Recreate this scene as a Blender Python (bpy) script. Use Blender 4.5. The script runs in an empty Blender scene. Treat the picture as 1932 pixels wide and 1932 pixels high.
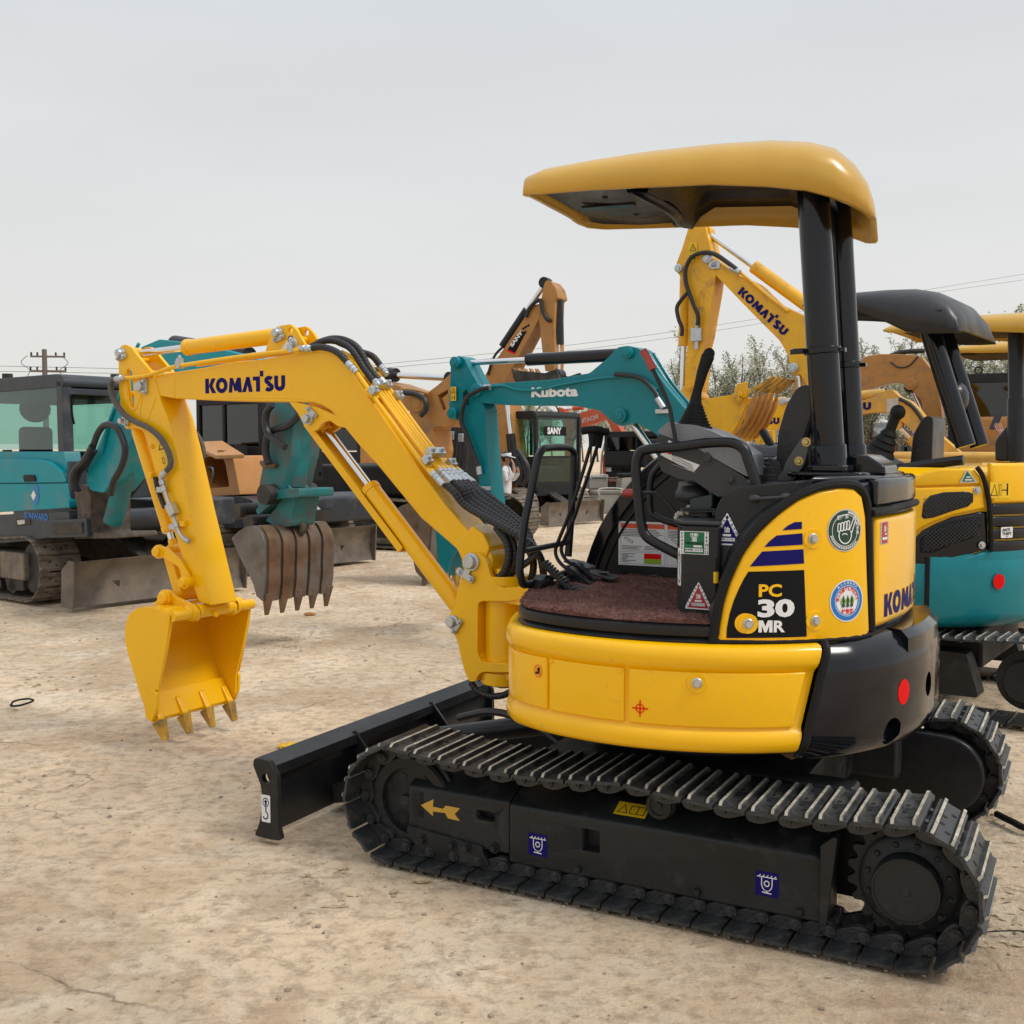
import bpy, bmesh, math, random
from mathutils import Vector, Matrix
random.seed(7)
R = math.radians
C = bpy.context.scene.collection
scene = bpy.context.scene

# ------------------------------------------------------------------ camera
F_PX, CXY, CAM_H, HOR = 2090.0, 966.0, 1.48, 845.0      # measured on a 1932-unit wide photograph
PITCH = math.atan((CXY - HOR) / F_PX)
cam_d = bpy.data.cameras.new('camera'); cam = bpy.data.objects.new('camera', cam_d); C.objects.link(cam)
cam_d.sensor_width = 36; cam_d.lens = 36 * F_PX / 1932; cam_d.clip_end = 3000; cam_d.clip_start = 0.05
cam.location = (0, 0, CAM_H); cam.rotation_euler = (R(90) - PITCH, 0, 0)
scene.camera = cam
# ------------------------------------------------------------------ world: overcast daylight
SUN_EL, SUN_AZ = 52.0, 112.0     # azimuth from +Y (away from camera) clockwise towards +X
w = bpy.data.worlds.new('World'); scene.world = w; w.use_nodes = True
nt = w.node_tree; nt.nodes.clear()
wo = nt.nodes.new('ShaderNodeOutputWorld'); bg = nt.nodes.new('ShaderNodeBackground')
sky = nt.nodes.new('ShaderNodeTexSky'); sky.sky_type = 'NISHITA'; sky.sun_disc = False
sky.sun_elevation = R(SUN_EL); sky.sun_rotation = R(SUN_AZ); sky.dust_density = 4.0; sky.air_density = 1.0
hs = nt.nodes.new('ShaderNodeHueSaturation'); hs.inputs['Saturation'].default_value = 0.25
nt.links.new(sky.outputs[0], hs.inputs['Color'])
tc = nt.nodes.new('ShaderNodeTexCoord'); sp = nt.nodes.new('ShaderNodeSeparateXYZ')
nt.links.new(tc.outputs['Generated'], sp.inputs[0])
rp = nt.nodes.new('ShaderNodeValToRGB'); e = rp.color_ramp.elements     # cloud layer: pale, a little warm near the horizon
e[0].position = 0.0; e[0].color = (7.1, 7.0, 6.55, 1)
e[1].position = 1.0; e[1].color = (9.8, 10.1, 10.5, 1)
m1 = rp.color_ramp.elements.new(0.12); m1.color = (6.95, 6.98, 6.85, 1)
m2 = rp.color_ramp.elements.new(0.45); m2.color = (6.15, 6.5, 6.9, 1)
nt.links.new(sp.outputs['Z'], rp.inputs['Fac'])
nz = nt.nodes.new('ShaderNodeTexNoise'); nz.inputs['Scale'].default_value = 1.6; nz.inputs['Detail'].default_value = 4; nz.inputs['Distortion'].default_value = .3
mpw = nt.nodes.new('ShaderNodeMapping'); mpw.inputs['Scale'].default_value = (1, 1, 4.5)
nt.links.new(tc.outputs['Generated'], mpw.inputs[0]); nt.links.new(mpw.outputs[0], nz.inputs['Vector'])
nr = nt.nodes.new('ShaderNodeMapRange'); nr.inputs['From Min'].default_value = .3; nr.inputs['From Max'].default_value = .7
nr.inputs['To Min'].default_value = .955; nr.inputs['To Max'].default_value = 1.035
nt.links.new(nz.outputs['Fac'], nr.inputs['Value'])
mu = nt.nodes.new('ShaderNodeVectorMath'); mu.operation = 'SCALE'
nt.links.new(rp.outputs[0], mu.inputs[0]); nt.links.new(nr.outputs[0], mu.inputs['Scale'])
mx = nt.nodes.new('ShaderNodeMix'); mx.data_type = 'RGBA'; mx.inputs['Factor'].default_value = 0.9
nt.links.new(hs.outputs[0], mx.inputs['A']); nt.links.new(mu.outputs[0], mx.inputs['B'])
nt.links.new(mx.outputs['Result'], bg.inputs['Color']); bg.inputs['Strength'].default_value = 0.108
nt.links.new(bg.outputs[0], wo.inputs['Surface'])
sl = bpy.data.lights.new('sun', 'SUN'); sl.energy = 1.5; sl.angle = R(14); sl.color = (1.0, .955, .88)
so = bpy.data.objects.new('sun', sl); C.objects.link(so)
_az, _el = R(SUN_AZ), R(SUN_EL)
sdir = Vector((math.sin(_az) * math.cos(_el), math.cos(_az) * math.cos(_el), math.sin(_el)))
so.rotation_euler = sdir.to_track_quat('Z', 'Y').to_euler(); so.location = (0, 0, 30)
vs = scene.view_settings; vs.view_transform = 'Standard'; vs.look = 'None'; vs.exposure = 0.10; vs.gamma = 1.0
vs.use_curve_mapping = False
scene.render.engine = 'CYCLES'

# ------------------------------------------------------------------ measured frames
def ray(u, v):
    x = (u - CXY) / F_PX; z = -(v - CXY) / F_PX; c, s = math.cos(PITCH), math.sin(PITCH)
    return (x, c + z * s, z * c - s)
class Fr:
    """a machine's own frame: X forward, Y to its left, Z up. Turns measurements into local metres on a known plane."""
    def __init__(s, ox, oy, deg):
        s.o = (ox, oy); a = R(deg); s.a = a
        s.f = (math.cos(a), math.sin(a)); s.l = (-math.sin(a), math.cos(a))
    def loc(s, p):
        dx, dy = p[0] - s.o[0], p[1] - s.o[1]
        return (dx * s.f[0] + dy * s.f[1], dx * s.l[0] + dy * s.l[1], p[2])
    def wor(s, p):
        return (s.o[0] + p[0] * s.f[0] + p[1] * s.l[0], s.o[1] + p[0] * s.f[1] + p[1] * s.l[1], p[2] if len(p) > 2 else 0)
    def _pl(s, u, v, ax, d):
        q = ray(u, v); a = q[0] * ax[0] + q[1] * ax[1]; b = d + s.o[0] * ax[0] + s.o[1] * ax[1]; t = b / a
        return s.loc((q[0] * t, q[1] * t, CAM_H + q[2] * t))
    def y(s, u, v, y): return s._pl(u, v, s.l, y)
    def x(s, u, v, x): return s._pl(u, v, s.f, x)
    def z(s, u, v, z):
        q = ray(u, v); t = (z - CAM_H) / q[2]; return s.loc((q[0] * t, q[1] * t, z))
    def c(s, u, v, Rf):
        """on the upright surface r = Rf(phi) about the frame's origin"""
        q = ray(u, v); r = Rf(R(110)) if callable(Rf) else Rf; p = None
        for k in range(14 if callable(Rf) else 1):
            A = q[0] ** 2 + q[1] ** 2; B = -2 * (q[0] * s.o[0] + q[1] * s.o[1]); D = B * B - 4 * A * (s.o[0] ** 2 + s.o[1] ** 2 - r * r)
            t = (-B - math.sqrt(max(D, 0))) / (2 * A); p = s.loc((q[0] * t, q[1] * t, CAM_H + q[2] * t))
            if callable(Rf): r = .5 * r + .5 * Rf(math.atan2(p[1], p[0]))
        return (math.atan2(p[1], p[0]), p[2])
    def xz(s, pts, y): return [(lambda p: (p[0], p[2]))(s.y(u, v, y)) for u, v in pts]

# ------------------------------------------------------------------ mesh builder
class MB:
    def __init__(s): s.v = []; s.f = []; s.m = []
    def add(s, vs_, fs, mi=0):
        n = len(s.v); s.v += [tuple(p) for p in vs_]
        s.f += [tuple(i + n for i in f) for f in fs]; s.m += [mi] * len(fs); return s
    def box(s, c, d, rot=None, mi=0):
        vs_ = []
        for k in range(8):
            p = Vector(((k & 1) - .5, ((k >> 1) & 1) - .5, (k >> 2) - .5)); p = Vector((p.x * d[0], p.y * d[1], p.z * d[2]))
            if rot is not None: p = rot @ p
            vs_.append(p + Vector(c))
        return s.add(vs_, [(0, 2, 3, 1), (4, 5, 7, 6), (0, 1, 5, 4), (2, 6, 7, 3), (0, 4, 6, 2), (1, 3, 7, 5)], mi)
    def bar(s, p0, p1, wd, ht, up=(0, 0, 1), mi=0):
        p0, p1 = Vector(p0), Vector(p1); x = (p1 - p0); L = x.length; x.normalize(); y = Vector(up).cross(x)
        if y.length < 1e-5: y = Vector((0, 1, 0))
        y.normalize(); z = x.cross(y); M = Matrix((x, y, z)).transposed()
        return s.box((p0 + p1) / 2, (L, wd, ht), M, mi)
    def cyl(s, p0, p1, r0, r1=None, n=20, mi=0, caps=True):
        p0, p1 = Vector(p0), Vector(p1); r1 = r0 if r1 is None else r1
        return s.lathe([(r0, 0), (r1, (p1 - p0).length)], p0, p1 - p0, n, mi, caps)
    def lathe(s, prof, o, ax, n=24, mi=0, caps=True):
        o = Vector(o); ax = Vector(ax).normalized(); a = ax.orthogonal().normalized(); b = ax.cross(a)
        rings = [[o + ax * h + (a * math.cos(2 * math.pi * k / n) + b * math.sin(2 * math.pi * k / n)) * r for k in range(n)] for r, h in prof]
        return s.loft(rings, caps=caps, mi=mi)
    def loft(s, rings, caps=True, mi=0, closed=True):
        n = len(rings[0]); vs_ = [p for r in rings for p in r]; fs = []
        for i in range(len(rings) - 1):
            for k in range(n if closed else n - 1):
                a, b = i * n + k, i * n + (k + 1) % n
                fs.append((a, b, b + n, a + n))
        if caps: fs.append(tuple(range(n))[::-1]); fs.append(tuple((len(rings) - 1) * n + k for k in range(n)))
        return s.add(vs_, fs, mi)
    def tube(s, pts, r, n=10, smooth=5, closed=False, mi=0):
        P = spline([Vector(p) for p in pts], smooth, closed) if smooth > 1 else [Vector(p) for p in pts]
        rings = []; prev = None
        for i, p in enumerate(P):
            if closed: t = P[(i + 1) % len(P)] - P[i - 1]
            else: t = P[min(i + 1, len(P) - 1)] - P[max(i - 1, 0)]
            t.normalize()
            if prev is None: a = t.orthogonal().normalized()
            else: a = (prev - t * prev.dot(t)).normalized()
            prev = a; b = t.cross(a); rr = r(i / (len(P) - 1)) if callable(r) else r
            rings.append([p + (a * math.cos(2 * math.pi * k / n) + b * math.sin(2 * math.pi * k / n)) * rr for k in range(n)])
        if closed: rings.append(rings[0])
        return s.loft(rings, caps=not closed, mi=mi)
    def prism(s, poly, t0, t1, fn=None, mi=0):
        """poly in (x, z) extruded along y, or through fn(a, b, t)"""
        fn = fn or (lambda a, b, t: (a, t, b)); n = len(poly)
        vs_ = [fn(a, b, t0) for a, b in poly] + [fn(a, b, t1) for a, b in poly]
        fs = [tuple(range(n)), tuple(range(2 * n - 1, n - 1, -1))] + [(i, i + n, (i + 1) % n + n, (i + 1) % n) for i in range(n)]
        return s.add(vs_, fs, mi)
    def ball(s, c, r, nu=12, nv=8, mi=0):
        r = (r, r, r) if not hasattr(r, '__len__') else r
        rings = [[(c[0] + r[0] * math.sin(a) * math.cos(2 * math.pi * k / nu), c[1] + r[1] * math.sin(a) * math.sin(2 * math.pi * k / nu), c[2] + r[2] * math.cos(a)) for k in range(nu)] for a in [math.pi * (i + .02) / (nv + .04) for i in range(nv + 1)]]
        return s.loft(rings, mi=mi)
def spline(P, n, closed=False):
    if len(P) < 3: return P
    out = []; m = len(P)
    for i in range(m if closed else m - 1):
        if closed: p0, p1, p2, p3 = P[i - 1], P[i], P[(i + 1) % m], P[(i + 2) % m]
        else: p0, p1, p2, p3 = P[max(i - 1, 0)], P[i], P[i + 1], P[min(i + 2, m - 1)]
        for k in range(n):
            t = k / n; out.append(.5 * ((2 * p1) + (p2 - p0) * t + (2 * p0 - 5 * p1 + 4 * p2 - p3) * t * t + (3 * p1 - p0 - 3 * p2 + p3) * t ** 3))
    if not closed: out.append(P[-1])
    return out
def rnd_corners(P, r, n=4, closed=True):
    """round the corners of a polyline (tuples of any size)"""
    P = [Vector(p) for p in P]; out = []; m = len(P)
    for i in range(m):
        if not closed and i in (0, m - 1): out.append(P[i]); continue
        a, b, c = P[i - 1], P[i], P[(i + 1) % m]; ri = r[i] if hasattr(r, '__len__') else r
        d1 = min(ri, (a - b).length * .49); d2 = min(ri, (c - b).length * .49)
        q1 = b + (a - b).normalized() * d1; q2 = b + (c - b).normalized() * d2
        for k in range(n + 1):
            t = k / n; out.append(q1 * (1 - t) ** 2 + b * 2 * t * (1 - t) + q2 * t * t)
    return [tuple(p) for p in out]
def obj(name, mb, mat, parent=None, bevel=0, seg=2, ang=35, kind=None, mtx=None, flat=False, recalc=True):
    me = bpy.data.meshes.new(name); me.from_pydata(mb.v, [], mb.f)
    mats = mat if isinstance(mat, (list, tuple)) else [mat]
    for m in mats: me.materials.append(m)
    if len(mats) > 1: me.polygons.foreach_set('material_index', mb.m)
    if recalc:
        bm = bmesh.new(); bm.from_mesh(me); bmesh.ops.recalc_face_normals(bm, faces=bm.faces); bm.to_mesh(me); bm.free()
    if not flat:
        me.shade_smooth()
        if not bevel: me.set_sharp_from_angle(angle=R(ang))
    o = bpy.data.objects.new(name, me); C.objects.link(o)
    if parent: o.parent = parent
    if mtx is not None: o.matrix_local = mtx
    if bevel:
        b = o.modifiers.new('bevel', 'BEVEL'); b.width = bevel; b.segments = seg; b.limit_method = 'ANGLE'; b.angle_limit = R(ang); b.harden_normals = True
    if kind: o['kind'] = kind
    return o
def empty(name, fr=None, label=None, cat=None, group=None, loc=None):
    o = bpy.data.objects.new(name, None); C.objects.link(o); o.empty_display_size = .2
    if fr: o.location = (fr.o[0], fr.o[1], 0); o.rotation_euler = (0, 0, fr.a)
    if loc: o.location = loc
    if label: o['label'] = label
    if cat: o['category'] = cat
    if group: o['group'] = group
    return o
def tag(o, label, cat, group=None):
    o['label'] = label; o['category'] = cat
    if group: o['group'] = group
    return o
def dup(o, parent, mtx=None):
    c = o.copy(); C.objects.link(c); c.parent = parent
    if mtx is not None: c.matrix_local = mtx
    return c
def bolt(mb, p, ax, r=.012, h=.012, mi=0):
    """hexagon head on a washer"""
    ax = Vector(ax).normalized(); p = Vector(p)
    mb.lathe([(r * 1.5, 0), (r * 1.5, h * .25)], p, ax, 16, mi); mb.lathe([(r, h * .25), (r, h * .85), (r * .82, h)], p, ax, 6, mi)

# ------------------------------------------------------------------ materials
def mat(name, col, rough=.5, metal=0, coat=0, var=.12, scale=6, dirt=None, dscale=3, damt=.5, bump=0, bscale=60, spec=.5, alpha=None):
    m = bpy.data.materials.new(name); m.use_nodes = True; n = m.node_tree; b = n.nodes['Principled BSDF']; L = n.links.new
    tc = n.nodes.new('ShaderNodeTexCoord'); no = n.nodes.new('ShaderNodeTexNoise'); no.inputs['Scale'].default_value = scale; no.inputs['Detail'].default_value = 5
    L(tc.outputs['Object'], no.inputs['Vector'])
    mr = n.nodes.new('ShaderNodeMapRange'); mr.inputs['From Min'].default_value = .3; mr.inputs['From Max'].default_value = .7
    mr.inputs['To Min'].default_value = 1 - var; mr.inputs['To Max'].default_value = 1 + var; L(no.outputs['Fac'], mr.inputs['Value'])
    sc = n.nodes.new('ShaderNodeVectorMath'); sc.operation = 'SCALE'; sc.inputs[0].default_value = col[:3]; L(mr.outputs[0], sc.inputs['Scale'])
    out = sc.outputs[0]
    rr = n.nodes.new('ShaderNodeMapRange'); rr.inputs['From Min'].default_value = .3; rr.inputs['From Max'].default_value = .7
    rr.inputs['To Min'].default_value = max(rough - .07, .02); rr.inputs['To Max'].default_value = min(rough + .1, 1); L(no.outputs['Fac'], rr.inputs['Value'])
    rout = rr.outputs[0]
    if dirt:
        n2 = n.nodes.new('ShaderNodeTexNoise'); n2.inputs['Scale'].default_value = dscale; n2.inputs['Detail'].default_value = 9; n2.inputs['Roughness'].default_value = .65
        L(tc.outputs['Object'], n2.inputs['Vector'])
        m2 = n.nodes.new('ShaderNodeMapRange'); m2.inputs['From Min'].default_value = .62 - .3 * damt; m2.inputs['From Max'].default_value = .8 - .2 * damt; L(n2.outputs['Fac'], m2.inputs['Value'])
        mx = n.nodes.new('ShaderNodeMix'); mx.data_type = 'RGBA'; mx.inputs['B'].default_value = (*dirt, 1); L(out, mx.inputs['A']); L(m2.outputs[0], mx.inputs['Factor']); out = mx.outputs['Result']
        mr2 = n.nodes.new('ShaderNodeMix'); mr2.data_type = 'FLOAT'; mr2.inputs['B'].default_value = .9; L(rout, mr2.inputs['A']); L(m2.outputs[0], mr2.inputs['Factor']); rout = mr2.outputs['Result']
    L(out, b.inputs['Base Color']); L(rout, b.inputs['Roughness'])
    b.inputs['Metallic'].default_value = metal; b.inputs['Coat Weight'].default_value = coat; b.inputs['Coat Roughness'].default_value = .06
    b.inputs['Specular IOR Level'].default_value = spec
    if bump:
        n3 = n.nodes.new('ShaderNodeTexNoise'); n3.inputs['Scale'].default_value = bscale; n3.inputs['Detail'].default_value = 6; L(tc.outputs['Object'], n3.inputs['Vector'])
        bp = n.nodes.new('ShaderNodeBump'); bp.inputs['Strength'].default_value = bump; bp.inputs['Distance'].default_value = .01; L(n3.outputs['Fac'], bp.inputs['Height']); L(bp.outputs[0], b.inputs['Normal'])
    if alpha is not None: b.inputs['Alpha'].default_value = alpha
    return m
DUST = (.30, .235, .16)
M = dict(
    yellow=mat('yellow_paint', (.92, .50, .0), .26, coat=.35, var=.04, scale=2.5, bump=.04, bscale=35, spec=.3, dirt=(.70, .40, .03), dscale=20, damt=.05),
    yellow2=mat('used_yellow_paint', (.78, .41, .008), .42, coat=.15, var=.08, dirt=(.40, .24, .07), dscale=7, damt=.3),
    yellow3=mat('dusty_yellow_paint', (.66, .37, .07), .55, var=.1, dirt=(.42, .3, .13), dscale=5, damt=.45),
    canopy_yellow=mat('faded_yellow_canopy', (.60, .345, .04), .36, coat=.25, var=.08, scale=3, bump=.25, bscale=9),
    caramel=mat('caramel_orange_paint', (.44, .20, .045), .45, coat=.1, var=.1, dirt=(.25, .15, .08), dscale=5, damt=.35),
    orange=mat('pale_orange_paint', (.56, .26, .085), .45, var=.08, dirt=(.4, .25, .14), dscale=6, damt=.3),
    red=mat('orange_red_paint', (.55, .085, .022), .42, coat=.1, var=.1, dirt=(.35, .16, .09), dscale=6, damt=.3),
    teal=mat('teal_paint', (.0, .19, .23), .32, coat=.15, spec=.3, var=.07, dirt=(.03, .2, .22), dscale=9, damt=.15),
    teal2=mat('cyan_teal_paint', (.0, .27, .33), .4, spec=.3, var=.09, dirt=(.16, .26, .26), dscale=3, damt=.3),
    teal_worn=mat('worn_teal_paint', (.01, .165, .175), .55, var=.2, dirt=(.12, .10, .085), dscale=5, damt=.5, bump=.2),
    teal_dirty=mat('muddy_teal_paint', (.01, .17, .185), .55, var=.2, dirt=(.13, .10, .08), dscale=4, damt=.8, bump=.2),
    black=mat('gloss_black_paint', (.005, .006, .010), .12, coat=.08, spec=.38, var=.2, scale=3, bump=.03, bscale=25),
    lining=mat('black_roof_lining', (.004, .006, .011), .28, coat=.0, var=.2, spec=.10, bump=.1, bscale=6),
    black_sat=mat('satin_black_paint', (.010, .011, .014), .34, coat=.05, spec=.35, var=.2, scale=8, bump=.12, bscale=45),
    frame_blk=mat('black_frame_paint', (.015, .0165, .018), .42, spec=.35, var=.25, dirt=(.05, .047, .043), dscale=9, damt=.25, bump=.15, bscale=70),
    rubber=mat('black_rubber', (.008, .0085, .010), .6, spec=.25, var=.25, bump=.25, bscale=120),
    hose=mat('black_hose', (.016, .016, .018), .42, var=.3, scale=30, bump=.1),
    steel=mat('zinc_steel', (.52, .55, .58), .38, metal=.85, var=.12, scale=25, bump=.1),
    chrome=mat('chrome_rod', (.75, .75, .77), .09, metal=1, var=.03),
    track=mat('track_black', (.028, .030, .032), .42, var=.35, scale=18, dirt=(.10, .09, .075), dscale=12, damt=.4, bump=.3, bscale=90),
    track_tip=mat('worn_grouser_tips', (.40, .37, .30), .7, var=.4, scale=30, dirt=(.06, .055, .047), dscale=22, damt=.3, bump=.5, bscale=90),
    track_mud=mat('dusty_track_steel', (.15, .125, .10), .75, var=.3, scale=12, dirt=(.27, .215, .155), dscale=5, damt=.6, bump=.5, bscale=60),
    iron=mat('dark_iron', (.035, .033, .031), .55, metal=.3, var=.3, dirt=(.13, .10, .075), dscale=6, damt=.45, bump=.3),
    mud=mat('caked_mud', (.10, .08, .062), .9, var=.4, scale=14, bump=1, bscale=18),
    rust=mat('rusty_bucket_steel', (.15, .085, .045), .5, metal=.25, var=.45, scale=7, dirt=(.17, .15, .135), dscale=4, damt=.6, bump=.3, bscale=30),
    bucket_grey=mat('worn_grey_steel', (.17, .155, .145), .45, metal=.4, var=.25, dirt=(.16, .115, .08), dscale=5, damt=.5, bump=.2),
    blade_grey=mat('worn_blade_steel', (.15, .125, .105), .5, metal=.25, var=.3, dirt=(.25, .2, .15), dscale=5, damt=.5, bump=.2),
    navy_grey=mat('navy_grey_paint', (.028, .036, .048), .45, var=.15, dirt=(.12, .11, .1), dscale=4, damt=.3),
    grey=mat('grey_plastic', (.20, .21, .23), .42, var=.06, bump=.25, bscale=150),
    dgrey=mat('dark_grey_plastic', (.035, .037, .041), .45, var=.12, bump=.25, bscale=150),
    mgrey=mat('grey_bracket_paint', (.085, .085, .08), .45, var=.12),
    brass=mat('yellow_zinc_bolt', (.55, .42, .16), .35, metal=.9),
    seat=mat('black_vinyl_seat', (.012, .012, .015), .3, var=.2, bump=.2, bscale=60),
    tooth=mat('worn_tooth', (.50, .28, .03), .45, var=.3, dirt=(.10, .085, .07), dscale=14, damt=.6),
    white=mat('white_print', (.78, .79, .80), .4, var=.03), dwhite=mat('dirty_white', (.55, .53, .49), .6, var=.15),
    blue=mat('blue_print', (.010, .008, .12), .5, var=.05, spec=.1), green=mat('green_print', (.0, .13, .045), .35), pblack=mat('black_print', (.006, .007, .009), .5, spec=.15),
    redp=mat('red_print', (.75, .002, .004), .55, var=.05, spec=.15), rdp=mat('dark_red_print', (.42, .012, .025), .35), orp=mat('orange_red_print', (.75, .09, .02), .4),
    gry=mat('grey_print', (.30, .32, .34), .5), lgrn=mat('leaf_green_print', (.25, .42, .02), .4), bluel=mat('bright_blue_print', (.01, .16, .50), .4), pgreen=mat('dark_green_print', (.01, .05, .03), .4),
    yel_st=mat('yellow_sticker', (.80, .50, .01), .4), skin=mat('skin', (.42, .22, .15), .5), shirt=mat('white_knit', (.72, .72, .72), .85, bump=.3), jeans=mat('blue_grey_denim', (.07, .095, .12), .85, bump=.3),
    hair=mat('black_hair', (.01, .009, .008), .5), darkcloth=mat('grey_jacket', (.07, .07, .075), .8), pole=mat('weathered_concrete', (.14, .12, .11), .9),
    blackout=mat('dark_cab_interior', (.008, .008, .009), .7), brick=mat('red_brick', (.24, .09, .06), .9, var=.3, scale=2), roofw=mat('pale_roof', (.45, .46, .48), .6),
    barrel=mat('blue_barrel', (.008, .07, .30), .4), cream=mat('cream_plastic', (.55, .48, .33), .5, dirt=(.3, .25, .18), damt=.3), box_grey=mat('dusty_grey_box', (.28, .27, .24), .7, dirt=(.33, .27, .2), damt=.4),
    wood=mat('dry_wood', (.42, .33, .21), .8, var=.25, scale=20), stone=mat('grey_stone', (.31, .25, .19), .9, var=.4, scale=15), redgrip=mat('red_grip', (.33, .045, .035), .4))
def glass_mat(name, tint, refl=.05, thru=.5):
    m = bpy.data.materials.new(name); m.use_nodes = True; n = m.node_tree; n.nodes.clear()
    o = n.nodes.new('ShaderNodeOutputMaterial'); t = n.nodes.new('ShaderNodeBsdfTransparent'); g = n.nodes.new('ShaderNodeBsdfGlossy'); fr = n.nodes.new('ShaderNodeFresnel'); fr.inputs['IOR'].default_value = 1.5
    t.inputs['Color'].default_value = (*tint, 1); g.inputs['Roughness'].default_value = .03; mx = n.nodes.new('ShaderNodeMixShader')
    ad = n.nodes.new('ShaderNodeMath'); ad.operation = 'ADD'; ad.inputs[1].default_value = refl; pw = n.nodes.new('ShaderNodeMath'); pw.operation = 'POWER'; pw.inputs[1].default_value = 3.5; lw = n.nodes.new('ShaderNodeLayerWeight'); n.links.new(lw.outputs['Facing'], pw.inputs[0]); n.links.new(pw.outputs[0], ad.inputs[0]); n.nodes.remove(fr)
    n.links.new(ad.outputs[0], mx.inputs[0]); n.links.new(t.outputs[0], mx.inputs[1]); n.links.new(g.outputs[0], mx.inputs[2]); n.links.new(mx.outputs[0], o.inputs['Surface']); return m
M['glass'] = glass_mat('green_tinted_glass', (.70, .87, .82), .025)
M['glass_dark'] = glass_mat('dark_tinted_glass', (.22, .27, .28), .08)

# ------------------------------------------------------------------ flat print (stickers, lettering)
def text2d(s, size=1, bold=0, align='CENTER', sx=1, shear=0):
    cu = bpy.data.curves.new('t', 'FONT'); cu.body = s; cu.size = size; cu.offset = bold; cu.align_x = align; cu.align_y = 'CENTER'; cu.shear = shear; cu.resolution_u = 3
    o = bpy.data.objects.new('t', cu); C.objects.link(o); bpy.context.view_layer.update()
    me = bpy.data.meshes.new_from_object(o.evaluated_get(bpy.context.evaluated_depsgraph_get()))
    V = [(p.co.x * sx, p.co.y) for p in me.vertices]; Fc = [tuple(p.vertices) for p in me.polygons]
    bpy.data.objects.remove(o); bpy.data.curves.remove(cu); bpy.data.meshes.remove(me); return V, Fc
class Print:
    """layers of flat shapes on a surface given by fn(s, t, h)"""
    def __init__(s, fn): s.fn = fn; s.mb = MB(); s.mats = []; s.h = .0012
    def mi(s, m):
        if m not in s.mats: s.mats.append(m)
        return s.mats.index(m)
    def up(s, d=.0006): s.h += d; return s
    def shape(s, P, Fc, m): s.mb.add([s.fn(a, b, s.h) for a, b in P], Fc, s.mi(m)); return s
    def rect(s, x0, y0, x1, y1, m, nx=1):
        P = [(x0 + (x1 - x0) * i / nx, y) for i in range(nx + 1) for y in (y0, y1)]
        return s.shape(P, [(2 * i, 2 * i + 2, 2 * i + 3, 2 * i + 1) for i in range(nx)], m)
    def poly(s, P, m): return s.shape(P, [tuple(range(len(P)))], m)
    def ell(s, cx, cy, rx, ry, m, n=32, ri=0):
        if ri:
            P = [(cx + rx * k * math.cos(a), cy + ry * k * math.sin(a)) for k in (1, ri) for a in [2 * math.pi * i / n for i in range(n)]]
            return s.shape(P, [(i, (i + 1) % n, n + (i + 1) % n, n + i) for i in range(n)], m)
        P = [(cx, cy)] + [(cx + rx * math.cos(2 * math.pi * i / n), cy + ry * math.sin(2 * math.pi * i / n)) for i in range(n)]
        return s.shape(P, [(0, 1 + i, 1 + (i + 1) % n) for i in range(n)], m)
    def stroke(s, P, w_, m, closed=False):
        P = [Vector(p) for p in P]; n = len(P); L = []
        for i in range(n):
            a = P[i - 1] if (i or closed) else P[i]; b = P[(i + 1) % n] if (i < n - 1 or closed) else P[i]
            d1 = (P[i] - a); d2 = (b - P[i]); d1 = d1.normalized() if d1.length else d2.normalized(); d2 = d2.normalized() if d2.length else d1
            t = (d1 + d2).normalized(); k = max(.5, abs(t.dot(d1))); nn = Vector((-t.y, t.x)) * w_ / 2 / k
            L += [tuple(P[i] + nn), tuple(P[i] - nn)]
        m_ = n if closed else n - 1
        return s.shape(L, [(2 * i, 2 * i + 1, 2 * ((i + 1) % n) + 1, 2 * ((i + 1) % n)) for i in range(m_)], m)
    def text(s, t, cx, cy, size, m, bold=0, sx=1, rot=0, align='CENTER', shear=0):
        V, Fc = text2d(t, size, bold * size, align, sx, shear); c, q = math.cos(rot), math.sin(rot)
        return s.shape([(cx + a * c - b * q, cy + a * q + b * c) for a, b in V], Fc, m)
    def done(s, name, parent, mtx=None):
        return obj(name, s.mb, s.mats, parent, flat=True, recalc=False, mtx=mtx)
def arc(cx, cy, rx, ry, a0, a1, n=14): return [(cx + rx * math.cos(R(a0 + (a1 - a0) * i / n)), cy + ry * math.sin(R(a0 + (a1 - a0) * i / n))) for i in range(n + 1)]
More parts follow.
